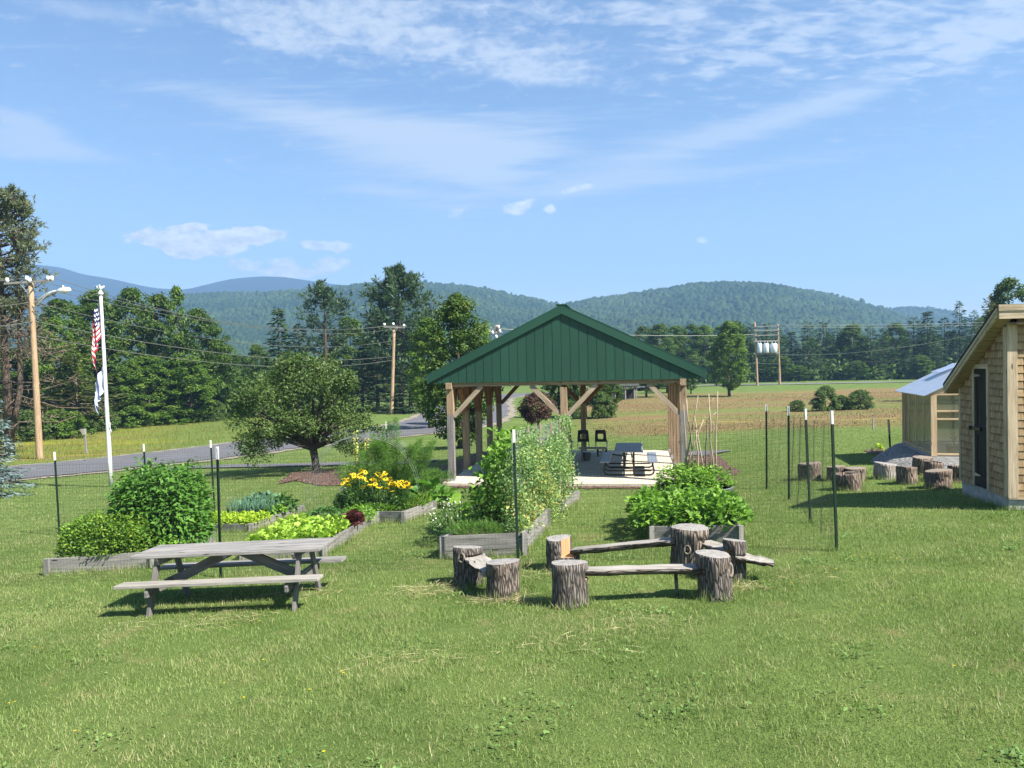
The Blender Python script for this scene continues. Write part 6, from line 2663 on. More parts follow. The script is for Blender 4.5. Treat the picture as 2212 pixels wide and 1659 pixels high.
# ------------------------------------------------------------------ trees
def broad_data(seed, H=10.0, Rr=3.0, base=.22, ncl=70, nl=110, leaf=.34, top=.7, sag=.0, trunk=.16, clr=(.17, .30), gap=.0):
    rg = np.random.default_rng(seed)
    u = rg.random(ncl)
    h = base + (1 - base) * u ** .85
    s = (h - base) / (1 - base)
    prof = np.sin(PI * np.clip(s, .02, .98) ** top) ** .55
    a = rg.random(ncl) * 2 * PI
    rho = prof * Rr * np.sqrt(rg.uniform(.25, 1, ncl)) * .86
    lop = 1 + .22 * np.sin(a * 2 + seed) + .12 * np.sin(a * 3 + seed * 2 + h * 5)
    C = np.stack([rho * lop * np.cos(a), rho * lop * np.sin(a), h * H - sag * rho], -1)
    rc = Rr * rg.uniform(clr[0], clr[1], ncl)
    n = ncl * nl
    k = np.repeat(np.arange(ncl), nl)
    d = rdir(n) if False else nrm(rg.normal(size=(n, 3)))
    P = C[k] + d * (rc[k] * rg.uniform(.35, 1.05, n) ** .8)[:, None] * [1, 1, .72]
    N = nrm(d * .8 + [0, 0, .7] + rg.normal(size=(n, 3)) * .45)
    A = nrm(np.cross(N, rg.normal(size=(n, 3))) + d * .4 + [0, 0, -.25])
    ct = rg.random(ncl)
    V, q, tn = leaves(P, A, N, leaf * rg.uniform(.6, 1.25, n), leaf * .6 * rg.uniform(.7, 1.2, n), .15, .5, np.clip(.55 * ct[k] + .45 * rg.random(n), 0, 1))
    tr = MB()
    tr.tube([(0, 0, -.3), (.03, 0, H * base * .5), (0, .04, H * base), (.06, 0, H * .5), (0, 0, H * .82)], [trunk * 1.25, trunk, trunk * .85, trunk * .5, trunk * .12], 9)
    for i in rg.choice(ncl, min(18, ncl), replace=False):
        c = Vector(C[i])
        z0 = max(H * base * .8, c.z - Vector((c.x, c.y)).length * .8)
        tr.tube([(0, 0, z0), (c.x * .45, c.y * .45, z0 + (c.z - z0) * .4), c], [trunk * .38, trunk * .22, trunk * .08], 5)
    return tr, V, q, tn


def conifer_data(seed, H=10.0, Rr=2.2, base=.06, whorl=26, per=7, leaf=.5, tip=1.0, irregular=.2, upturn=.0, nspray=16, wid=.34, trunk=.15, power=.85, gapz=.0):
    rg = np.random.default_rng(seed)
    P, A, N, T, L = [], [], [], [], []
    tr = MB()
    tr.tube([(0, 0, -.3), (0, 0, H * .3), (.03, .02, H * .7), (0, 0, H)], [trunk * 1.2, trunk * .8, trunk * .4, .02], 8)
    for w in range(whorl):
        s = w / (whorl - 1)
        z = H * (base + (1 - base) * s * .985)
        ln0 = Rr * max(.05, (1 - s) ** power)
        for j in range(per):
            if rg.random() < gapz: continue
            a = 2 * PI * (j + rg.random()) / per + w
            ln = ln0 * (1 - irregular * rg.random() * 1.6 + irregular * .4)
            if ln < .05: ln = .05
            dr = Vector((math.cos(a), math.sin(a), 0))
            m_ = max(4, int(nspray * (ln / Rr) ** .7))
            tv = rg.random()
            z1 = z + rg.normal() * H * .012
            if w % 2 == 0 and ln > .4 * Rr:
                tr.tube([(0, 0, z1), (dr.x * ln * .55, dr.y * ln * .55, z1 - (.16 - upturn * .4) * ln * .5), (dr.x * ln * .9, dr.y * ln * .9, z1 + (upturn - .14) * ln * .8)], [.045, .03, .012], 4)
            for k in range(m_):
                e = rg.uniform(.12, 1.0)
                zz = z1 - .22 * ln * math.sin(e * PI * .6) + upturn * ln * e * e
                sd = rg.normal() * .14 * ln * (1.1 - .5 * e)
                P.append((dr.x * ln * e - dr.y * sd, dr.y * ln * e + dr.x * sd, zz + rg.normal() * .03 * H * .3))
                A.append((dr.x + rg.normal() * .45 - dr.y * sd * 2, dr.y + rg.normal() * .45 + dr.x * sd * 2, rg.normal() * .25 - .12 + upturn * 1.4))
                N.append((rg.normal() * .5, rg.normal() * .5, 1))
                T.append(.5 * tv + .5 * rg.random())
                L.append(leaf * rg.uniform(.6, 1.25))
    L = np.array(L)
    V, q, tn = leaves(np.array(P), np.array(A), np.array(N), L, L * wid, .12, .5, np.array(T))
    return tr, V, q, tn


def tuft_pine_data(seed, H=10.0, Rr=2.6, base=.35, nb=60, tufts=7, needle=.42, trunk=.17, dead=0, lean=0.0, prof_pow=.7, up=.5, two=False):
    """open pine: limbs ending in bunches of needles"""
    rg = np.random.default_rng(seed)
    tr = MB()
    tr.tube([(0, 0, -.3), (lean * .3, 0, H * .35), (lean * .7, 0, H * .7), (lean, 0, H * .98)], [trunk * 1.2, trunk * .9, trunk * .5, .02], 8)
    if two:
        tr.tube([(.0, 0, .8), (.7, .2, H * .25), (.8, .2, H * .6), (.9, .1, H * .92)], [trunk * .8, trunk * .7, trunk * .4, .02], 8)
    P, A, T = [], [], []
    for i in range(nb):
        s = rg.random() ** .9
        z = H * (base + (1 - base) * s)
        ln = Rr * (math.sin(PI * min(.98, max(.03, .12 + s * .86)) ** prof_pow) ** .7) * rg.uniform(.45, 1.1)
        a = rg.random() * 2 * PI
        ox = (.85 if (two and rg.random() < .5) else lean * s)
        dr = Vector((math.cos(a), math.sin(a), 0))
        st = Vector((ox, 0, z - ln * .25))
        en = Vector((ox + dr.x * ln, dr.y * ln, z + up * ln * rg.uniform(.2, 1)))
        md = st.lerp(en, .55) - Vector((0, 0, .12 * ln))
        tr.tube([st, md, en], [.05, .035, .014], 5)
        tv = rg.random()
        for k in range(tufts):
            e = rg.uniform(.35, 1.02)
            c = st * (1 - e) ** 2 + md * 2 * e * (1 - e) + en * e * e + Vector(rg.normal(size=3)) * .16 * ln * .6
            m_ = 9
            for j in range(m_):
                d = Vector(rg.normal(size=3)) + Vector((dr.x * .6, dr.y * .6, .75))
                P.append(c)
                A.append(d)
                T.append(.5 * tv + .5 * rg.random())
    n = len(P)
    V, q, tn = leaves(np.array(P), np.array(A), rg.normal(size=(n, 3)), needle * rg.uniform(.6, 1.2, n), needle * .20 * rg.uniform(.7, 1.3, n), .1, .5, np.array(T))
    return tr, V, q, tn


def make_tree(name, data, fol, brk, label, loc, rz=0.0, sc=(1, 1, 1), group=None, cat='tree'):
    tr, V, q, tn = data
    t = thing(name, label, cat, loc, rz, group)
    tr.build('trunk', M[brk], t)
    np_mesh('crown', V, [q], tn, F_[fol], t)
    t.scale = sc
    return t


PROTO = {}


def tree_kind(key):
    if key in PROTO:
        return PROTO[key], False
    g = {
        'broad1': lambda: (broad_data(201, ncl=150, nl=100, leaf=.22, clr=(.10, .22)), 'broad', 'treebark'),
        'broad2': lambda: (broad_data(202, Rr=2.6, base=.12, ncl=150, nl=100, leaf=.22, top=.85, clr=(.10, .23)), 'broad', 'treebark'),
        'light1': lambda: (broad_data(203, Rr=2.8, base=.08, ncl=150, nl=100, leaf=.22, top=.8, clr=(.10, .22)), 'broadlight', 'treebark'),
        'light2': lambda: (broad_data(204, Rr=2.0, base=.15, ncl=130, nl=100, leaf=.20, top=.9, clr=(.12, .25)), 'broadlight', 'treebark'),
        'lone': lambda: (broad_data(215, Rr=2.5, base=.10, ncl=190, nl=100, leaf=.20, top=.82, clr=(.10, .2)), 'broadlight', 'treebark'),
        'poplar': lambda: (broad_data(205, Rr=1.3, base=.30, ncl=60, nl=60, leaf=.22, top=1.0, clr=(.14, .28)), 'broadlight', 'treebark'),
        'spruce1': lambda: (conifer_data(206, Rr=2.2, leaf=.55), 'spruce', 'pinebark'),
        'spruce2': lambda: (conifer_data(207, Rr=2.8, leaf=.6, irregular=.45, whorl=22, power=.7), 'pine', 'pinebark'),
        'pine1': lambda: (conifer_data(208, Rr=2.7, base=.10, leaf=.55, irregular=.55, whorl=22, per=6, upturn=.25, power=.55, wid=.28, nspray=20), 'pine', 'pinebark'),
        'pine2': lambda: (conifer_data(209, Rr=2.5, base=.16, leaf=.55, irregular=.7, whorl=18, per=6, upturn=.3, power=.5, wid=.28, nspray=20, gapz=.15), 'pinewarm', 'pinebark'),
        'shrub': lambda: (broad_data(210, H=10, Rr=6.5, base=.02, ncl=70, nl=100, leaf=.7, top=.6, trunk=.2, clr=(.14, .26)), 'shrub', 'treebark'),
        'shrub2': lambda: (broad_data(211, H=10, Rr=6.0, base=.02, ncl=60, nl=90, leaf=.8, top=.6, trunk=.2, clr=(.14, .28)), 'broadlight', 'treebark'),
    }[key]()
    PROTO[key] = g
    return g, True


BASER = {'broad1': 2.5, 'broad2': 2.2, 'light1': 2.35, 'light2': 1.75, 'poplar': 1.25, 'lone': 2.3, 'spruce1': 1.9, 'spruce2': 2.1, 'pine1': 2.0, 'pine2': 1.9, 'shrub': 6.8, 'shrub2': 6.3}
NAMES = {'broad1': 'broadleaf_tree', 'broad2': 'broadleaf_tree', 'light1': 'broadleaf_tree', 'light2': 'broadleaf_tree', 'poplar': 'poplar_tree', 'lone': 'broadleaf_tree', 'spruce1': 'spruce_tree', 'spruce2': 'spruce_tree', 'pine1': 'pine_tree', 'pine2': 'pine_tree', 'shrub': 'shrub', 'shrub2': 'shrub'}
PT = {}


def tree(key, x, ytop, w, Y, label, group=None):
    """tree seen at column x, crown width w and top ytop (survey units), standing Y metres away"""
    d = ray(x, ytop)
    X = d.x * Y
    zt = CAM.z + d.z * Y
    z0 = gzf(X, Y)
    h = (zt - z0) / 10.0
    r = (w / 2) / (F / Y) / BASER[key]
    rz = random.random() * 6.28
    cat = 'shrub' if 'shrub' in key else 'tree'
    if key not in PT:
        data, fol, brk = tree_kind(key)[0]
        PT[key] = make_tree(NAMES[key], data, fol, brk, label, (X, Y, z0), rz, (r, r, h), group, cat)
        return PT[key]
    c = copy_tree(PT[key], (X, Y, z0), rz, (r, r, h), label)
    if group:
        c['group'] = group
    elif 'group' in c.keys():
        del c['group']
    return c


gL = 'trees of the wood beyond the left road'
for a in (
        ('broad1', 130, 652, 150, 82, 'broad tree just right of the lamp pole in the left wood'),
        ('pine2', 60, 690, 150, 84, 'warm toned pine behind the tall pine trunk at the photo edge'),
        ('broad2', 205, 632, 125, 86, 'dark tree whose top is just behind the flagpole top'),
        ('broad1', 280, 628, 135, 90, 'broad tree between the flagpole and the thin topped poplar'),
        ('broad2', 340, 642, 110, 92, 'tree left of the thin topped poplar'),
        ('poplar', 380, 622, 52, 86, 'thin topped poplar sticking out of the left wood'),
        ('broad1', 428, 672, 130, 88, 'rounded tree at the right shoulder of the left wood'),
        ('broad2', 468, 735, 80, 92, 'lower tree at the right end of the left wood'),
        ('light1', 320, 770, 120, 82, 'light green tree low at the front of the left wood'),
        ('light2', 286, 778, 46, 80, 'slender bright young tree in front of the left wood'),
        ('broad2', 245, 810, 110, 80, 'low dark tree right behind the flagpole'),
        ('pine2', 160, 762, 170, 74, 'brownish pine spreading behind the lamp pole'),
        ('light1', 410, 770, 120, 84, 'light green tree in front of the rounded shoulder tree'),
        ('light2', 120, 690, 90, 76, 'bright green tree above the brownish pine'),
        ('broad1', 20, 760, 150, 80, 'broad tree low behind the tall pine at the photo edge'),
        ('broad2', -60, 700, 150, 82, 'broad tree at the far left photo edge')):
    tree(*a, group=gL)
gW = 'shrubs along the edge of the left wood'
for a in (
        ('shrub2', 285, 880, 95, 78, 'green shrub right of the flagpole at the wood edge'),
        ('shrub', 215, 882, 80, 74, 'dark shrub behind the flagpole at the wood edge'),
        ('shrub2', 120, 890, 120, 66, 'light shrub behind the lamp pole foot'),
        ('shrub', 60, 890, 100, 64, 'dark shrub between tall pine and lamp pole'),
        ('shrub2', 375, 878, 110, 82, 'light shrub below the thin topped poplar'),
        ('shrub', 455, 868, 90, 86, 'dark shrub at the right end of the wood edge'),
        ('shrub2', 160, 893, 80, 66, 'shrub behind the nest box post')):
    tree(*a, group=gW)
gM = 'trees behind the apple tree'
for a in (
        ('broad1', 520, 772, 90, 118, 'far low tree in the gap right of the left wood'),
        ('light1', 490, 800, 90, 112, 'far light tree in the gap below the wires'),
        ('broad2', 555, 748, 70, 116, 'far tree left of the dark spruce'),
        ('spruce1', 600, 667, 100, 104, 'dark spruce left of the ragged pine'),
        ('spruce2', 645, 700, 110, 110, 'wide dark conifer between spruce and ragged pine'),
        ('broad2', 755, 690, 110, 112, 'broad tree between the ragged pine and the big pine'),
        ('pine1', 812, 690, 100, 110, 'pine at the left shoulder of the big pine'),
        ('spruce2', 780, 765, 130, 98, 'low dark conifer behind the apple tree'),
        ('spruce2', 690, 790, 140, 96, 'lowest dark conifer right behind the apple tree crown'),
        ('broad1', 620, 800, 140, 98, 'dark broad tree behind the left of the apple tree'),
        ('pine2', 850, 740, 150, 100, 'warm dark pine under the big pine behind the pale pole'),
        ('spruce2', 885, 800, 120, 92, 'dark conifer between the pale pole and the maple'),
        ('broad1', 560, 820, 120, 100, 'dark low tree behind the left edge of the apple tree')):
    tree(*a, group=gM)
gH = 'trees behind the pavilion'
for a in (
        ('light2', 925, 690, 110, 62, 'light tree left behind the maple'),
        ('light1', 1035, 700, 90, 66, 'light tree right behind the maple'),
        ('broad2', 1205, 790, 70, 74, 'dark tree behind the left middle brace of the pavilion'),
        ('broad1', 1262, 775, 100, 72, 'dark tree behind the middle pavilion post'),
        ('broad2', 1310, 812, 60, 70, 'dark bush-like tree right of the middle post'),
        ('light1', 1330, 790, 90, 120, 'tree over the far white posted shelter'),
        ('broad1', 1395, 795, 75, 112, 'spreading far tree with a forked trunk right of the shelter'),
        ('broad2', 1440, 792, 70, 128, 'far tree behind the right brace of the pavilion'),
        ('light2', 1492, 797, 34, 120, 'small bright tree at the right eave of the pavilion'),
        ('shrub', 1300, 850, 70, 69, 'rounded dark shrub under the roof right of the middle post'),
        ('shrub', 1235, 865, 60, 70, 'dark shrub under the roof behind the middle post')):
    tree(*a, group=gH)
tree('lone', 1573, 697, 92, 108, 'single rounded tree standing alone in the meadow left of the transformer frame')
gF = 'trees of the wood along the far road'
x = 1395
kinds = ['broad1', 'broad2', 'light1', 'broad2', 'light1', 'spruce2', 'broad1', 'pine1', 'spruce2', 'pine1', 'spruce1', 'pine1', 'spruce2', 'pine1', 'broad2', 'pine1', 'spruce2', 'broad1', 'pine1', 'spruce1', 'pine1', 'spruce2', 'pine1', 'light1']
tops = [704, 700, 702, 706, 700, 704, 698, 698, 703, 708, 712, 700, 698, 704, 706, 700, 705, 698, 690, 676, 690, 652, 668, 680]
for i, (k_, tp) in enumerate(zip(kinds, tops)):
    far = random.uniform(172, 186)
    nmk = NAMES[k_].replace('_tree', '')
    tree(k_, x + random.uniform(-6, 6), tp + random.uniform(-4, 6), random.uniform(62, 84) * (.8 if tp < 670 else 1), far, 'far %s, %s tree from the left in the front row along the far road' % (nmk, ORD[i] if i < 20 else ['twenty-first', 'twenty-second', 'twenty-third', 'twenty-fourth'][i - 20]), group=gF)
    x += 32
for i, x in enumerate((1690, 1725, 1850, 1990)):
    tree('light2', x, (770, 790, 780, 768)[i], 44, 168, ('bright young tree left before the far wood, behind the transformer frame', 'low bright tree right of the transformer frame', 'bright young tree in the middle of the far wood edge', 'bright young tree at the far wood edge left of the greenhouse roof')[i], group=gF)
gQ = 'bushes standing in the brown meadow'
for a in (
        ('shrub', 1783, 837, 78, 68, 'largest bush standing in the brown meadow left of the greenhouse'),
        ('shrub', 1858, 845, 76, 68.5, 'second largest meadow bush, nearer the greenhouse'),
        ('shrub', 1818, 856, 60, 69, 'low bush joining the two larger meadow bushes'),
        ('shrub', 1722, 866, 48, 68, 'small low bush left of the large meadow bushes')):
    tree(*a, group=gQ)
tree('pine2', 2138, 640, 60, 74, 'grey green pine top at the left of the tree behind the shed roof')
tree('broad2', 2178, 606, 100, 78, 'dark broadleaf tree rising behind the shed roof at the photo edge')


def unique_trees():
    # tall two-stemmed pine at the left photo edge
    g = G(22, 985)
    H = aim(22, 410, g.y).z - g.z
    d = tuft_pine_data(301, H=H, Rr=2.5, base=.50, nb=200, tufts=5, needle=.38, trunk=.26, lean=-.3, prof_pow=.8, up=.55, two=True)
    t = make_tree('pine_tree', d, 'pinelight', 'pinebark', 'very tall two stemmed pine with bare lower trunk at the left photo edge', g)
    rg = np.random.default_rng(5)
    dm = MB()
    P, A = [], []
    for i in range(52):
        z = H * rg.uniform(.10, .60)
        a = rg.random() * 6.28
        ln = rg.uniform(1.8, 6.0) * (1.2 - z / H)
        dr = Vector((math.cos(a), math.sin(a), 0))
        st, en = Vector((.3, .1, z)), Vector((.3 + dr.x * ln, dr.y * ln, z + ln * rg.uniform(-.25, .25)))
        dm.tube([st, st.lerp(en, .5) + Vector((0, 0, -.08 * ln)), en], [.04, .025, .008], 4)
        for k in range(46):
            e = rg.uniform(.3, 1)
            p = st.lerp(en, e) + Vector(rg.normal(size=3)) * .28
            P.append(p)
            A.append(dr * .5 + Vector(rg.normal(size=3)))
    dm.build('dead_limbs', M['dead'], t)
    n = len(P)
    V, q, tn = leaves(np.array(P), np.array([tuple(a) for a in A]), rg.normal(size=(n, 3)), rg.uniform(.3, .7, n), rg.uniform(.03, .07, n), .1, .5, rg.random(n))
    np_mesh('dead_twigs', V, [q], tn, F_['deadneedle'], t)
    # ragged pine and big pine
    for (x, yt, Y, Rr, nb, seed, lab, base, nd) in ((700, 615, 106, 5.2, 46, 302, 'ragged open topped pine behind the apple tree', .42, .75), (860, 582, 98, 6.0, 150, 303, 'biggest dense dark pine behind the pale leaning pole', .26, .8)):
        top = aim(x, yt, Y)
        z0 = gzf(top.x, Y)
        d = tuft_pine_data(seed, H=top.z - z0, Rr=Rr, base=base, nb=nb, tufts=9, needle=nd, trunk=.3, prof_pow=.72 if seed == 303 else .9, up=.45)
        make_tree('pine_tree', d, 'pine', 'pinebark', lab, (top.x, Y, z0))
    # maple left of the pavilion
    g = G(993, 969)
    H = aim(970, 643, g.y).z - g.z
    d = broad_data(304, H=H, Rr=1.95, base=.08, ncl=130, nl=150, leaf=.17, top=.74, trunk=.14, clr=(.16, .30), sag=.12)
    make_tree('maple_tree', d, 'maple', 'treebark', 'green maple standing close behind the left side of the pavilion', g)
    # apple tree
    g = G(681, 1019)
    k = F / g.y
    H = 243 / k
    rg = np.random.default_rng(305)
    ncl = 120
    hh = .17 + .83 * rg.random(ncl) ** 1.15
    s = (hh - .17) / .83
    Rr = 165 / k
    prof = np.sin(PI * np.clip(.36 + s * .60, 0, .985)) ** .62
    a = rg.random(ncl) * 2 * PI
    rho = prof * Rr * np.sqrt(rg.uniform(.12, 1, ncl)) * .9
    C = np.stack([rho * np.cos(a) * 1.06 - .25, rho * np.sin(a) * .9, hh * H + .25 * (1 - rho / Rr) * (1 - s)], -1)
    C[:, 2] = np.where((np.abs(C[:, 0] + .1) < 1.0) & (C[:, 2] < 1.5), C[:, 2] + 1.0, C[:, 2])
    rc = rg.uniform(.32, .62, ncl)
    nl = 170
    n = ncl * nl
    kk = np.repeat(np.arange(ncl), nl)
    dd = nrm(rg.normal(size=(n, 3)))
    P = C[kk] + dd * (rc[kk] * rg.uniform(.3, 1.1, n) ** .8)[:, None] * [1, 1, .75]
    N = nrm(dd * .7 + [0, 0, .8] + rg.normal(size=(n, 3)) * .5)
    A = nrm(np.cross(N, rg.normal(size=(n, 3))) + dd * .5 + [0, 0, .1])
    ct = rg.random(ncl)
    V, q, tn = leaves(P, A, N, .125 * rg.uniform(.6, 1.3, n), .062 * rg.uniform(.7, 1.2, n), .18, .5, .45 * ct[kk] + .55 * rg.random(n))
    tr = MB()
    tr.tube([(.05, 0, -.2), (.02, 0, .35), (-.04, 0, .8), (-.10, .02, 1.05)], [.19, .145, .15, .16], 10)
    for i in rg.choice(ncl, 34, replace=False):
        c = Vector(C[i])
        st = Vector((-.10, .02, .95))
        m1 = st.lerp(c, .45) + Vector((0, 0, .15))
        tr.tube([st, m1, c], [.085, .05, .012], 6)
    for ex in ((-1.6, -.2, 1.35), (1.2, .2, 1.5), (-.7, .5, 1.9), (.7, -.4, 1.9)):
        tr.tube([(-.1, .02, .9), (ex[0] * .5, ex[1] * .5, 1.15), ex], [.10, .07, .03], 7)
    make_tree('apple_tree', (tr, V, q, tn), 'apple', 'treebark', 'spreading low apple tree with dark forked trunk in the mulch ring', g)
    # plum-leaved ornamental
    g = G(1163, 930)
    k = F / g.y
    d = broad_data(306, H=76 / k, Rr=50 / k, base=.26, ncl=60, nl=110, leaf=.17, top=.62, trunk=.11, clr=(.16, .30), sag=-.15)
    make_tree('plum_tree', d, 'redleaf', 'treebark', 'small reddish leaved tree framed by the pavilion posts', g)
    # blue spruce at the left edge
    g = G(-45, 1078)
    d = conifer_data(307, H=5.6, Rr=1.8, base=.02, whorl=26, per=10, leaf=.20, irregular=.25, nspray=60, wid=.30, trunk=.12, power=1.0)
    make_tree('blue_spruce', d, 'bluespruce', 'pinebark', 'blue green spruce cut by the left photo edge', g)


unique_trees()


# ------------------------------------------------------------------ far woods as one mass
def far_woods():
    rg = np.random.default_rng(401)
    lst = []
    spots = [(rg.uniform(-.62, .72), rg.uniform(200, 330)) for _ in range(250)]
    for kx, Y in spots:
        X = kx * Y
        z0 = gzf(X, Y)
        H = rg.uniform(8.5, 12.5) * (1 if kx > .12 else .8)
        Rr = rg.uniform(2.2, 3.6)
        n = 190
        con = rg.random() < .5
        s = rg.random(n) ** .8
        rad = Rr * ((1 - s) ** .7 if con else np.sin(PI * np.clip(.12 + s * .85, 0, .98)) ** .6)
        a = rg.random(n) * 6.28
        P = np.stack([X + rad * np.cos(a), Y + rad * np.sin(a), z0 + .06 * H + s * H * .94], -1)
        d = np.stack([np.cos(a), np.sin(a), np.full(n, .5)], -1)
        A = nrm(rg.normal(size=(n, 3)) + d * .5)
        lst.append(leaves(P, A, d + rg.normal(size=(n, 3)) * .4, 1.5 * rg.uniform(.6, 1.2, n), .95 * rg.uniform(.6, 1.2, n), .15, .5, np.clip(rg.random() * .6 + rg.random(n) * .4, 0, 1)))
    # low undergrowth along the edges of both woods
    for i in range(300):
        if i < 190:
            Y = rg.uniform(170, 184)
            X = rg.uniform(.13, .66) * Y
        else:
            kx = rg.uniform(-.66, -.30)
            Y = rg.uniform(92, 104)
            X = kx * Y
        h, Rr, n = rg.uniform(2.2, 5.0), rg.uniform(1.4, 2.8), 70
        d = nrm(rg.normal(size=(n, 3)))
        d[:, 2] = np.abs(d[:, 2])
        P = d * [Rr, Rr, h] * rg.uniform(.6, 1.05, (n, 1)) + [X, Y, gzf(X, Y)]
        lst.append(leaves(P, nrm(rg.normal(size=(n, 3)) + d * .5), d + rg.normal(size=(n, 3)) * .4, .9 * rg.uniform(.6, 1.2, n), .6 * rg.uniform(.6, 1.2, n), .15, .5, np.clip(rg.random() * .6 + rg.random(n) * .4, 0, 1)))
    V, q, tn = cat_leaves(lst)
    o = np_mesh('far_woods', V, [q], tn, F_['broad'])
    tag(o, 'mixed woods filling the valley below the hills', 'woods', None, 'stuff')


far_woods()
# ------------------------------------------------------------------ grass
EX = [np.array(p) for p in EXCL]
EX.append(np.array([(ploc(u, v).x, ploc(u, v).y) for u, v in ((-.2, -.35), (6.4, -.35), (6.4, 8.1), (-.2, 8.1))]))
ROADP = spline([(p.x, p.y, 0) for p in ROAD], 6)
ROADA = np.array([(p.x, p.y) for p in ROADP])


def keep_mask(X, Y, road=5.4):
    ok = np.ones(X.shape, bool)
    for p in EX:
        x0, y0 = p.min(0)
        x1, y1 = p.max(0)
        c = (X > x0) & (X < x1) & (Y > y0) & (Y < y1)
        if c.any():
            ii = np.where(c)[0]
            ok[ii[in_poly(X[ii], Y[ii], [tuple(q) for q in p])]] = False
    far = np.where((Y > 24) & (X < 15))[0]
    if len(far):
        for s in range(0, len(far), 20000):
            f = far[s:s + 20000]
            d2 = ((X[f][:, None] - ROADA[None, :, 0]) ** 2 + (Y[f][:, None] - ROADA[None, :, 1]) ** 2).min(1)
            ok[f[d2 < road * road]] = False
    path = (Y > 27) & (Y < 36) & (X < -3.2) & (np.abs(Y - (32.2 - .41 * (X + 6))) < .8)
    ok[path] = False
    return ok


def blades(name, X, Y, L, W, seed, mat, label, seg2=False, lean=.45, cat='grass'):
    rg = np.random.default_rng(seed)
    n = len(X)
    Z = gz(X, Y) - .006
    a = rg.random(n) * 2 * PI
    w = W * rg.uniform(.6, 1.3, n)
    sx, sy = np.cos(a) * w / 2, np.sin(a) * w / 2
    b = rg.random(n) * 2 * PI
    ln = np.abs(rg.normal(size=n)) * lean
    dx, dy = np.cos(b) * ln, np.sin(b) * ln
    nn = np.sqrt(dx * dx + dy * dy + 1)
    ux, uy, uz = dx / nn, dy / nn, 1 / nn
    tint = rg.random(n)
    if seg2:
        V = np.empty((n, 5, 3))
        V[:, 0] = np.stack([X - sx, Y - sy, Z], -1)
        V[:, 1] = np.stack([X + sx, Y + sy, Z], -1)
        mx, my, mz = X + ux * L * .5 * .7, Y + uy * L * .5 * .7, Z + L * .52 * np.maximum(uz, .6)
        V[:, 2] = np.stack([mx + sx * .8, my + sy * .8, mz], -1)
        V[:, 3] = np.stack([mx - sx * .8, my - sy * .8, mz], -1)
        V[:, 4] = np.stack([X + ux * L * 1.1, Y + uy * L * 1.1, Z + L * uz * .92], -1)
        o = np.arange(n)[:, None] * 5
        fs = [o + np.array([0, 1, 2, 3]), o + np.array([3, 2, 4])]
        k = 5
    else:
        V = np.empty((n, 3, 3))
        V[:, 0] = np.stack([X - sx, Y - sy, Z], -1)
        V[:, 1] = np.stack([X + sx, Y + sy, Z], -1)
        V[:, 2] = np.stack([X + ux * L, Y + uy * L, Z + L * uz], -1)
        fs = [np.arange(n * 3).reshape(n, 3)]
        k = 3
    ob = np_mesh(name, V.reshape(-1, 3), fs, np.repeat(tint, k), mat)
    return tag(ob, label, cat, None, 'stuff')


def scatter(n, y0, y1, rg, pw=1.0, half=.72, marg=1.2):
    Y = (y0 ** (1 + pw) + rg.random(n) * (y1 ** (1 + pw) - y0 ** (1 + pw))) ** (1 / (1 + pw))
    X = rg.uniform(-1, 1, n) * (half * Y + marg)
    return X, Y


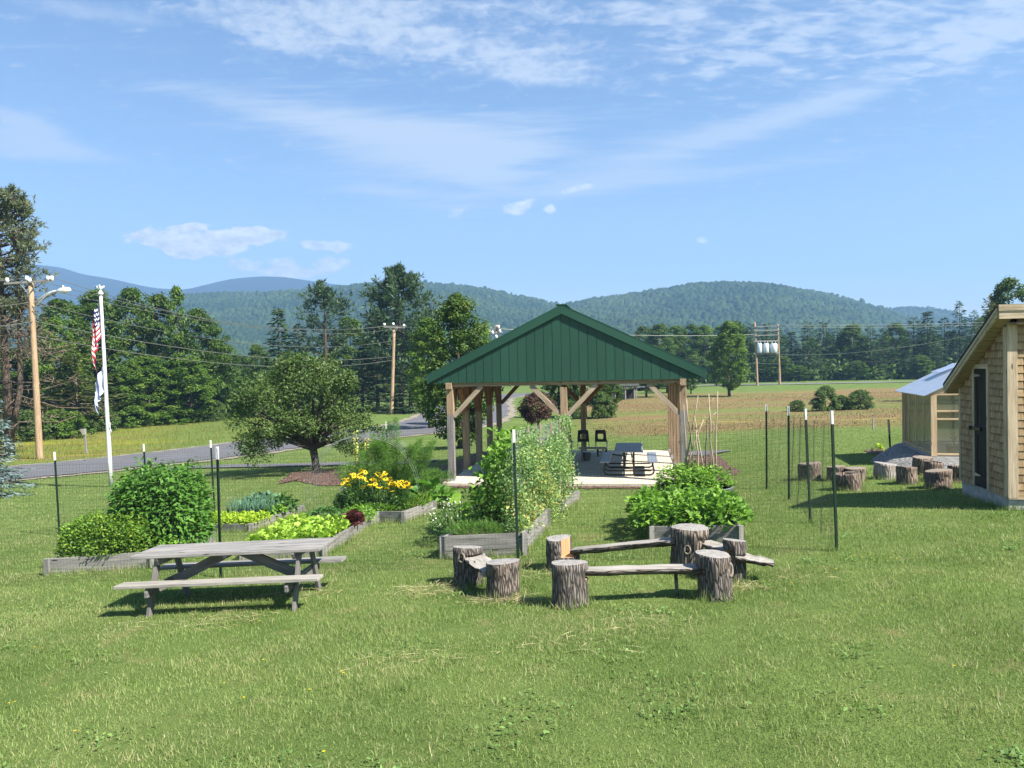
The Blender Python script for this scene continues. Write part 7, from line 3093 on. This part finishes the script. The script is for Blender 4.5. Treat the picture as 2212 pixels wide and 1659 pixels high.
def lawn():
    rg = np.random.default_rng(501)
    parts = []
    X, Y = scatter(230000, 3.3, 9.5, rg, 1.0)
    k = keep_mask(X, Y)
    X, Y = X[k], Y[k]
    pat = .5 + .5 * np.sin(X * 2.1 + 1.7 * np.sin(Y * 1.3)) * np.sin(Y * 1.9 + np.sin(X * 1.1))
    pat2 = .5 + .5 * np.sin(X * 5.3 + Y * 2.2) * np.sin(Y * 6.1 - X * 1.4)
    keep = rg.random(len(X)) < .45 + .4 * pat + .25 * pat2
    X, Y, pat, pat2 = X[keep], Y[keep], pat[keep], pat2[keep]
    L = (.022 + .024 * pat + .016 * pat2) * rg.uniform(.6, 1.5, len(X))
    blades('lawn_grass', X, Y, L, .0045, 1, M['grass'], 'short green lawn grass in the foreground', True, .7)
    X, Y = scatter(230000, 9.3, 19, rg, .6)
    k = keep_mask(X, Y)
    X, Y = X[k], Y[k]
    pat = .5 + .5 * np.sin(X * 2.1 + 1.7 * np.sin(Y * 1.3)) * np.sin(Y * 1.9 + np.sin(X * 1.1))
    L = (.030 + .030 * pat) * rg.uniform(.6, 1.5, len(X))
    blades('lawn_grass', X, Y, L, .008, 2, M['grass'], 'short green lawn grass round the benches and beds', False, .6)
    X, Y = scatter(170000, 18.5, 46, rg, .5)
    k = keep_mask(X, Y) & ~((X > 6) & (Y > 43))
    X, Y = X[k], Y[k]
    L = .045 * rg.uniform(.6, 1.6, len(X))
    blades('lawn_grass', X, Y, L, .016, 3, M['grass'], 'short green lawn grass behind the garden', False, .6)
    # longer unmown grass against boards, logs and posts
    px, py = [], []
    for p in EX[:-1]:
        if len(p) < 9 or len(p) == 9:
            pass
        if p[:, 1].max() > 21: continue
        nseg = len(p)
        for i in range(nseg):
            a, b = p[i], p[(i + 1) % nseg]
            ln = np.hypot(*(b - a))
            m_ = int(ln * 260)
            e = rg.random(m_)
            q = a + (b - a) * e[:, None]
            c = p.mean(0)
            out = nrm(q - c)
            q = q + out * np.abs(rg.normal(size=(m_, 1))) * .07
            px.append(q[:, 0])
            py.append(q[:, 1])
    for (b, t_) in FPOST.values():
        m_ = 90
        px.append(b.x + rg.normal(size=m_) * .08)
        py.append(b.y + rg.normal(size=m_) * .08)
    X, Y = np.concatenate(px), np.concatenate(py)
    blades('uncut_grass', X, Y, rg.uniform(.06, .17, len(X)), .0075, 4, M['grass'], 'longer uncut grass along boards, logs and posts', False, .45)
    # scattered coarse tufts and pale straw
    X0, Y0 = scatter(420, 3.6, 13, rg, 1.0)
    k = keep_mask(X0, Y0)
    X0, Y0 = X0[k], Y0[k]
    X = np.repeat(X0, 22) + rg.normal(size=len(X0) * 22) * .045
    Y = np.repeat(Y0, 22) + rg.normal(size=len(X0) * 22) * .045
    blades('grass_tufts', X, Y, rg.uniform(.05, .11, len(X)), .0062, 5, M['grass'], 'coarser grass tufts dotted over the lawn', False, .8)


    # flat broad leaved weeds and clover
    X0, Y0 = scatter(90, 3.8, 15, rg, 1.0)
    k = keep_mask(X0, Y0)
    X0, Y0 = X0[k], Y0[k]
    m_ = 46
    sz = np.repeat(rg.uniform(.06, .28, len(X0)), m_)
    X = np.repeat(X0, m_) + rg.normal(size=len(X0) * m_) * sz
    Y = np.repeat(Y0, m_) + rg.normal(size=len(X0) * m_) * sz
    n = len(X)
    P = np.stack([X, Y, gz(X, Y) + rg.uniform(.012, .04, n)], -1)
    A = rg.normal(size=(n, 3)) * [1, 1, .3] + [0, 0, .15]
    V, q, tn = leaves(P, A, rg.normal(size=(n, 3)) * .3 + [0, 0, 1], rg.uniform(.025, .055, n), rg.uniform(.014, .03, n), .1, .5, rg.random(n))
    tag(np_mesh('lawn_weeds', V, [q], tn, F_['weed']), 'low clover and broad leaved weeds among the grass', 'weeds', None, 'stuff')


lawn()


def meadow():
    rg = np.random.default_rng(601)
    X, Y = scatter(70000, 40, 112, rg, .35, .70, 0)
    wob = 6 * np.sin(X * .11) + 5 * np.sin(X * .05 + 2)
    k = (X > 5 + .02 * (Y - 40)) & (Y + wob + 5 * rg.normal(size=len(X)) > 46 - .1 * X) & keep_mask(X, Y)
    sw = np.abs(Y + wob * .6 - (76 - .12 * X)) < 5 + 3 * rg.normal(size=len(X))
    k &= ~sw
    k &= rg.random(len(X)) < .25 + .75 * (.5 + .5 * np.sin(X * .21 + 2 * np.sin(Y * .13)))
    X, Y = X[k], Y[k]
    blades('meadow_grass', X, Y, rg.uniform(.05, .13, len(X)), .035 + Y * .0005, 11, M['meadow'], 'tall dry reddish meadow grass beyond the lawn', False, .35, 'meadow grass')
    X, Y = scatter(60000, 44, 92, rg, .3, .70, 0)
    k = (X < -14 - .30 * (Y - 40)) & keep_mask(X, Y, 6.0)
    X, Y = X[k], Y[k]
    blades('roadside_grass', X, Y, rg.uniform(.12, .40, len(X)), .03, 12, M['roadside'], 'yellow green field grass between the road and the left wood', False, .4, 'field grass')


M['roadside'] = grass_blade_mat('roadside_field_grass', (.115, .165, .026), (.22, .26, .045), (.26, .19, .07))
meadow()


def chips():
    rg = np.random.default_rng(701)
    out = []
    for poly, n in ((ap, 1500),):
        P = np.array([(p.x, p.y) for p in poly])
        x0, y0 = P.min(0)
        x1, y1 = P.max(0)
        X, Y = rg.uniform(x0, x1, n * 2), rg.uniform(y0, y1, n * 2)
        k = in_poly(X, Y, [tuple(q) for q in P])
        out.append((X[k][:n], Y[k][:n]))
    u, v = rg.uniform(-1.0, 7.6, 4000), rg.uniform(-.7, 8.0, 4000)
    k = (u < -.25) | (u > 6.5) | (v < -.42)
    out.append((PO.x + PR.x * u[k] + PD.x * v[k], PO.y + PR.y * u[k] + PD.y * v[k]))
    X, Y = np.concatenate([o[0] for o in out]), np.concatenate([o[1] for o in out])
    n = len(X)
    P = np.stack([X, Y, gz(X, Y) + .03 + rg.random(n) * .02], -1)
    A = rg.normal(size=(n, 3)) * [1, 1, .25]
    V, q, tn = leaves(P, A, rg.normal(size=(n, 3)) * .3 + [0, 0, 1], rg.uniform(.05, .13, n), rg.uniform(.02, .05, n), .1, .5, rg.random(n))
    o = np_mesh('mulch_chips', V, [q], tn, M['chips'])
    tag(o, 'loose bark chips lying on the mulch', 'mulch', None, 'stuff')


M['chips'] = foliage('bark_chip', (.07, .035, .024), (.30, .19, .13), None, 0, 3, .9)
chips()


def lawn_flowers():
    rg = np.random.default_rng(801)
    t = thing('dandelion', 'tiny yellow dandelion flower in the mown lawn', 'dandelion', (0, 0, 0), group='dandelions in the lawn')
    n = 10
    a = np.arange(n) * 2 * PI / n
    A = np.stack([np.cos(a), np.sin(a), np.full(n, .15)], -1)
    V, q, tn = leaves(A * .001, A, np.tile([0, 0, 1.0], (n, 1)), .011, .008, .1, .5, rg.random(n))
    V[:, 2] += .055
    np_mesh('flower_head', V, [q], tn, F_['yellow'], t)
    b = MB()
    b.tube([(0, 0, 0), (0, 0, .055)], .002, 4)
    b.build('stem', F_['bean'], t)
    first = True
    for (x, y) in ((163, 1594), (92, 1410), (75, 1408), (20, 1531), (33, 1527), (561, 1353), (569, 1438), (484, 1487), (738, 1462), (742, 1467), (669, 1502), (527, 1521), (700, 1641), (1711, 1269), (1806, 1240), (1862, 1212), (1880, 1208), (1925, 1215), (1938, 1216), (1890, 1218), (2062, 1451), (1975, 1208), (1846, 1210)):
        g = G(x, y)
        if first:
            t.location = g
            first = False
        else:
            copy_tree(t, g, rg.random() * 6, rg.uniform(.8, 1.2))


lawn_flowers()


def straw():
    rg = np.random.default_rng(901)
    ls = []
    for (x, y, r, n) in ((925, 1279, .30, 260), (1103, 1299, .22, 260), (655, 1287, .35, 160), (1598, 1275, .16, 140), (470, 1345, .4, 160), (880, 1424, .3, 90), (1375, 1352, .35, 60), (1680, 1255, .4, 60), (1240, 1395, .5, 70), (1190, 1240, .3, 120), (1030, 1145, .3, 120)):
        g = G(x, y)
        X, Y = g.x + rg.normal(size=n) * r, g.y + rg.normal(size=n) * r * .5
        P = np.stack([X, Y, gz(X, Y) + rg.uniform(.02, .06, n)], -1)
        A = rg.normal(size=(n, 3)) * [1, .7, .12]
        ls.append(leaves(P, A, rg.normal(size=(n, 3)) * .3 + [0, 0, 1], rg.uniform(.08, .26, n), rg.uniform(.003, .006, n), .1, .5, rg.random(n)))
    V, q, tn = cat_leaves(ls)
    tag(np_mesh('dry_grass', V, [q], tn, F_['straw']), 'pale dry grass clippings lying on the lawn', 'dry grass', None, 'stuff')


F_['straw'] = foliage('dry_straw', (.30, .25, .12), (.58, .50, .30), None, .2, 3)
straw()
